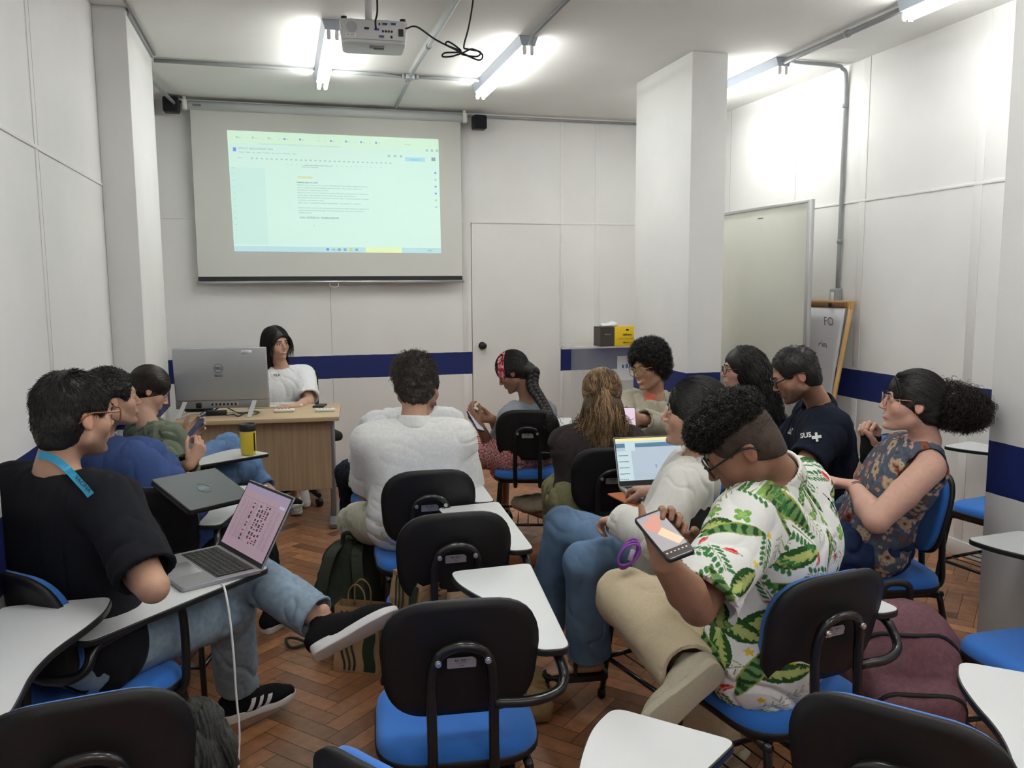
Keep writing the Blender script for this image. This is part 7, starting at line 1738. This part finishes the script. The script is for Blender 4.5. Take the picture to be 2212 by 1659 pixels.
    for sx in (-1,): 
        bm = bmesh.new(); bmesh.ops.create_uvsphere(bm, u_segments=10, v_segments=8, radius=.004, matrix=Matrix.Translation(X((-.078, .0, -.038)))); bm_obj('earring', bm, mat('gold', (.6, .4, .12), .25, metal=1), q['obj'])
woman_floral()
# ---- D : man in leaf-print shirt
def leaf_colours(V, N, o, R, F, t, q):
    """print: big banded leaves, sprigs, clovers, chillies, yellow flowers on white; u around the body, v up"""
    d = V-o; u = np.arctan2(d@(-R), d@(-F))*.17; v = d@t
    # sleeves get their own unwrapping
    for k in 'RL':
        sh, el = q['sh'][k], q['el'][k]; ax = nrm(el-sh); w_ = V-sh; h = w_@ax; rad = np.linalg.norm(w_-np.outer(h, ax), axis=1); m = (h > -.01) & (rad < .105) & (h < .3) & (np.abs(d@R) > .15)
        a, b, _ = frame_from(ax); u[m] = np.arctan2((w_@a)[m], (w_@b)[m])*.07+.5*(1 if k == 'L' else -1); v[m] = -h[m]+.25
    c = np.tile(np.array([.76, .77, .75]), (len(V), 1)).astype(float); cell = .105
    r_ = np.random.default_rng(21)
    def local(cx, cy, ang): ca, sa = math.cos(ang), math.sin(ang); x, y = u-cx, v-cy; return x*ca+y*sa, -x*sa+y*ca
    nz = vnoise(np.stack([u*150, v*150, u*0], -1)); nz2 = vnoise(np.stack([u*60, v*60, u*0+4], -1))
    items = []
    for gx in np.arange(-.85, .86, .060):
        for gy in np.arange(-.22, .72, .060): items.append((gx+r_.uniform(-.018, .018), gy+r_.uniform(-.018, .018), r_.uniform(0, 6.283), r_.random()))
    order = sorted(items, key=lambda i: -1 if i[3] < .5 else 1)
    def blade(cx, cy, ang, L, W, kind):
        x, y = local(cx, cy, ang); s_ = x/L; w_ = W*np.sin(np.clip((s_+.5), 0, 1)*math.pi)**(.75 if kind else .6); m = (np.abs(s_) < .5) & (np.abs(y) < w_); e = np.abs(y)/np.maximum(w_, 1e-5)
        if kind:
            band = (np.sin(x*260+3*nz2)+.8*(nz-.5)) > .0; col = np.where(band[:, None], np.array([.02, .075, .022]), np.array([.14, .27, .10])); col = np.where((e > .80)[:, None], np.array([.30, .36, .08]), col)
        else:
            vein = np.abs(np.sin((x+np.abs(y)*1.2)*200)); inner = e < (.30+.45*vein*nz); col = np.where(inner[:, None], np.array([.42, .50, .16]), np.array([.025, .09, .020])); col = np.where((e < .05)[:, None], np.array([.50, .50, .20]), col); col = np.where((e > .93)[:, None], np.array([.012, .04, .012]), col)
        c[m] = col[m]
    def sprig(cx, cy, ang, s_, colr, yel=False):
        x, y = local(cx, cy, ang); c[(np.abs(y) < .0010) & (np.abs(x) < s_)] = (.20, .22, .06)
        for i in range(6):
            px = -s_*.8+i*s_*.32
            for sg in (-1, 1):
                lx, ly = px+.006, sg*.011; a = sg*.8; dx, dy = x-lx, y-ly; p = dx*math.cos(a)+dy*math.sin(a); q_ = -dx*math.sin(a)+dy*math.cos(a); m = (p/(.0090 if not yel else .010))**2+(q_/(.0042 if not yel else .0014))**2 < 1; c[m] = colr
    def clover(cx, cy, ang, s_):
        x, y = local(cx, cy, ang); r = np.hypot(x, y); th = np.arctan2(y, x); rr_ = s_*(.35+.65*np.abs(np.cos(th*2))**.7); m = r < rr_; c[m] = np.where((r < rr_*.5)[m][:, None], (.30, .50, .14), (.17, .38, .08)); c[(r < s_) & (np.abs(np.sin(th*2)) < .04) & (r < rr_)] = (.40, .55, .2)
    def chili(cx, cy, ang, s_):
        x, y = local(cx, cy, ang); yy = y-.25*x*x/s_; w_ = s_*.34*np.clip(1-((x+s_*.1)/s_), 0, 1.3)**.6; m = (x > -s_*.75) & (x < s_) & (np.abs(yy) < w_); c[m] = (.55, .02, .018); c[m & (np.abs(yy-.3*w_) < .0015)] = (.75, .3, .25); c[(x <= -s_*.72) & (x > -s_*1.25) & (np.abs(yy) < .0016)] = (.10, .18, .04)
    for gx, gy, a, k in order:
        if .50 < k < .57: clover(gx, gy, a, .021)
    for i, (gx, gy, a, k) in enumerate(order):
        if k < .155: blade(gx, gy, a, .17, .018, 1)
        elif k < .25: blade(gx, gy, a, .11, .026, 0)
        elif k < .52: sprig(gx, gy, a, .040, (.045, .19, .055))
        elif k < .66: sprig(gx, gy, a, .050, (.26, .30, .08), True)
        elif k < .76: clover(gx, gy, a, .022)
        elif k < .87: chili(gx, gy, a, .020)
        elif k < .93:
            x, y = local(gx, gy, a); c[np.hypot(x, y) < .0075*(1+.25*np.cos(5*np.arctan2(y, x)))] = (.72, .50, .03)
    return c
def man_leaf():
    pel = seat_pt('D', .02, -.025, .59); nk = pd(1678, 1022, 2.24); hd = pd(1600, 966, 2.16)
    q = person('man in white leaf-print shirt and beige trousers looking down at his phone', pel, nk, hd, -66, 36, 'brown', -40, taz=-38, girth=1.10, s=1.02, hs=1.0, beard=.35, face=.4, shw=.19, vox=.0034,
        arms=dict(L=dict(e=(1508, 1312, False), w=(1430, 1208, False), Lu=.30, hd=nrm(CR_*.25+CU*.62+CF*.62), hn=nrm(-CF*.7+CU*.6+CR_*.2), curl=(.95, .95, .95, .95), th=.1, spread=.05, hsz=.88), R=dict(e=('v', -.35, .55, -.75), w=(1506, 1178, False), Lf=.27, hd=nrm(pd(1455, 1170, 1.9)-pd(1516, 1180, 1.95)), hn=azv(-170, 10), curl=(.6, .6, .65, .7), th=.6)),
        legs=dict(L=dict(k=(1352, 1292, True), a=(1480, 1442, False), toe=(0, 0, -1), Lt=.44, Ls=.38), R=dict(k=('v', -.45, .85, -.12), a=('v', .35, -.25, -1), toe=azv(-40, -60), Lt=.42, Ls=.40)))
    N0, R, F, t = q['neck'], q['R'], q['F'], q['t']; ms = fab('leaf_print_cotton', (.6, .6, .6), attr=True, noise=.02)
    cf = lambda V, N: leaf_colours(V, N, pel, R, F, t, q)
    bk = lerp(pel, N0, .55)-F*.045
    top(q, 'leaf_print_shirt', ms, sleeve=.92, e=.026, fold=.011, fs=8, neck_open=.066, hem=-.17, vox=.0029, colf=cf, slg=1.15, flare=.040, stretch=(1, 1, .6), extra=[P_c(bk-R*.08, bk+R*.08, .12, .12, n=F, s=1.1, k=.06)], sm=2)
    collar(q, 'shirt_collar', ms, .040, .066, cf=cf)

    pants(q, 'beige_linen_trousers', fab('beige_linen_trouser', (.54, .45, .31), noise=.06, ns=150, bump=.5, bs=400), e=.024, fold=.0048, fs=13, vox=.0048, hem=1.06, flare=.012, knee=.066, thigh=.088, stretch=(.7, .7, .7))
    mc = fab('cream_canvas', (.42, .38, .29)); mso = mat('gum_cream_sole', (.45, .41, .31), .7, bump=.9, bscale=220)
    shoe(q, 'L', nrm(-CR_*.80-CU*.55-CF*.2), nrm(CF*.85+CU*.15-CR_*.35), mc, mso, 1.05, lace=M_rub, L=.27)
    shoe(q, 'R', azv(-40, -45), azv(-40, 45), mc, mso, 1.05)
    X, Rh = q['X'], q['Rh']
    P = [P_e(X((0, -.010, .085)), np.array((.080, .100, .058)), Rh), P_e(X((0, .045, .085)), (.064, .052, .044), Rh, k=.03), P_e(X((0, .130, .0)), (.085, .065, .075), Rh, k=.01, op='-')]
    V, F_ = sdf_mesh(P, .004); N = vnormals(V, F_); V = V+N*((fnoise(V*75)-.5)*.024)[:, None]; o = link('curly_hair', mesh_arrays('curly_hair', V, F_), M_hair_b, q['obj']); Rt, Nr = sample(V, F_, N, 9000); strands('curls', Rt-Nr*.004, Nr, .016, o, M_hair_b, seg=7, wd=.0012, curl=.0042, curl_f=80, jit=.5)
    short_hair(q, hair_mat('faded_hair', (.045, .028, .020), .7), th=.004, low=-.055, front=.65, n=9000, L=.007, wd=.0007, flow=(0, -.1, -.6), jit=.3, noise=.001, name='faded_sides', vox=.0035)
    glasses(q, mat('black_frame_d', (.012, .012, .014), .25), lens=.024, shape='square', r=.0026)
    dph = float((q['wr']['L']-CPOS)@CF)-.022; c = pd(1434, 1157, dph); up = pd(1406, 1113, dph+.05)-pd(1463, 1201, dph-.05); rt = CR_*.043+CU*.013+CF*.014
    t_, M4 = phone('smartphone', c, rt, up, 'phone with a skin photo on screen held by the man in the leaf shirt', True, W_=.064, H_=.138, mscr=em('phone_grey_d', (.34, .31, .33), .8))
    bm = bmesh.new()
    for pts, mi in (([(-.028, .040), (.012, .060), (.018, .05), (.004, .015), (.018, -.005), (-.005, .0), (-.020, .02)], 0), ([(-.012, .005), (.006, .018), (.030, -.028), (.012, -.038)], 1), ([(-.030, -.042), (.030, -.042), (.030, -.064), (-.030, -.064)], 2), ([(-.029, .062), (.029, .062), (.029, .065), (-.029, .065)], 2)):
        f = bm.faces.new([bm.verts.new(M4@Vector((x, y, .0052+.0002*mi))) for x, y in pts]); f.material_index = mi
    for i in range(6): f = bm.faces.new([bm.verts.new(M4@Vector((x, y, .0058))) for x, y in ((-.026+i*.009, -.052), (-.022+i*.009, -.052), (-.022+i*.009, -.049), (-.026+i*.009, -.049))]); f.material_index = 1
    bm_obj('photo_on_screen', bm, None, t_, mats=[em('skin_photo', (.58, .26, .20), .8), em('skin_photo_light', (.80, .52, .34), .8), em('dark_bar', (.02, .015, .015), .6)])
man_leaf()
# ---- T : teacher behind the desk
def teacher():
    pel = np.array([.02, 6.30, .55]); nk = pd(607, 792, 6.08); hd = pd(597, 742, 6.02)
    q = person('woman with long black hair in white T-shirt sitting behind the desk', pel, nk, hd, 146, 2, 'fair', 170, taz=168, s=.97, fem=True, smile=.65, hs=.98, hroll=-5, lipc=(.48, .16, .15),
        arms=dict(L=dict(e=(667, 868, False), w=(641, 878, False), hd=nrm(np.array([-.8, -.5, .12])), hn=(0, 0, -1), curl=(.25, .3, .35, .4), spread=.25), R=dict(e=('v', -.2, -.3, -.9), w=('v', .3, -.9, .1))),
        legs=dict(R=dict(k=('v', .1, -.98, -.05), a=('v', .15, .15, -1), toe=azv(175, -10)), L=dict(k=('v', .15, -.98, -.05), a=(652, 1040, True), toe=azv(170, -25))))
    top(q, 'white_t_shirt', M_white_t, sleeve=.85, e=.022, fold=.008, neck_open=.068, hem=-.12, slg=1.2)
    bm = bmesh.new(); decal(bm, 'FILA', 598, 813, 7.5, -4, q['top_prims'], 5.4, 6.6, bold=.03); bm_obj('chest_print', bm, M_ink, q['obj'])
    pants(q, 'cropped_trousers', fab('black_trouser_t', (.012, .012, .015)), hem=.75)
    mw = fab('white_leather', (.60, .60, .58)); 
    for k, tz_ in (('R', azv(178)), ('L', azv(168, -30))): shoe(q, k, tz_, (0, 0, 1), mw, M_rub, .98, lace=M_rub)
    X, Rh = q['X'], q['Rh']; c = q['head']; P = cap_prims(c, Rh, 1.0, .012, -.075, .45)+[P_c(X((-.07, -.035, .0)), X((-.080, -.03, -.16)), .028, .026, k=.03), P_c(X((.07, -.035, .0)), X((.080, -.03, -.16)), .028, .026, k=.03), P_c(X((0, -.08, -.02)), X((0, -.07, -.15)), .055, .055, k=.04)]
    V, F_ = sdf_mesh(P, .004); V = smooth_mesh(V, F_, 1); N = vnormals(V, F_); o = link('long_hair', mesh_arrays('long_hair', V, F_), M_hair_b, q['obj'])
    Rt, Nr = sample(V, F_, N, 4200); l = (Rt-c)@Rh; ok = ~((l[:, 1] > .0) & (l[:, 2] < .06)) & ~(l[:, 1] > .06); Rt, Nr, l = Rt[ok], Nr[ok], l[ok]; D0 = Rh[:, 0]*(np.sign(l[:, :1]-.012)*.55)-Rh[:, 1]*.25-np.array([0, 0, .9]); D0 = D0-Nr*(D0*Nr).sum(1)[:, None]; D0 /= np.linalg.norm(D0, axis=1)[:, None]
    strands('hair_strands', Rt, D0, .06+.13*np.clip((l[:, 2]+.1)/.2, 0, 1), o, M_hair_b, seg=12, wd=.0012, jit=.04, wave=.004, wave_f=7, grav=.45, collide=P[:2]+[P_e(X((0, .065, -.025)), (.078, .075, .11), Rh)], coff=.003)
teacher()
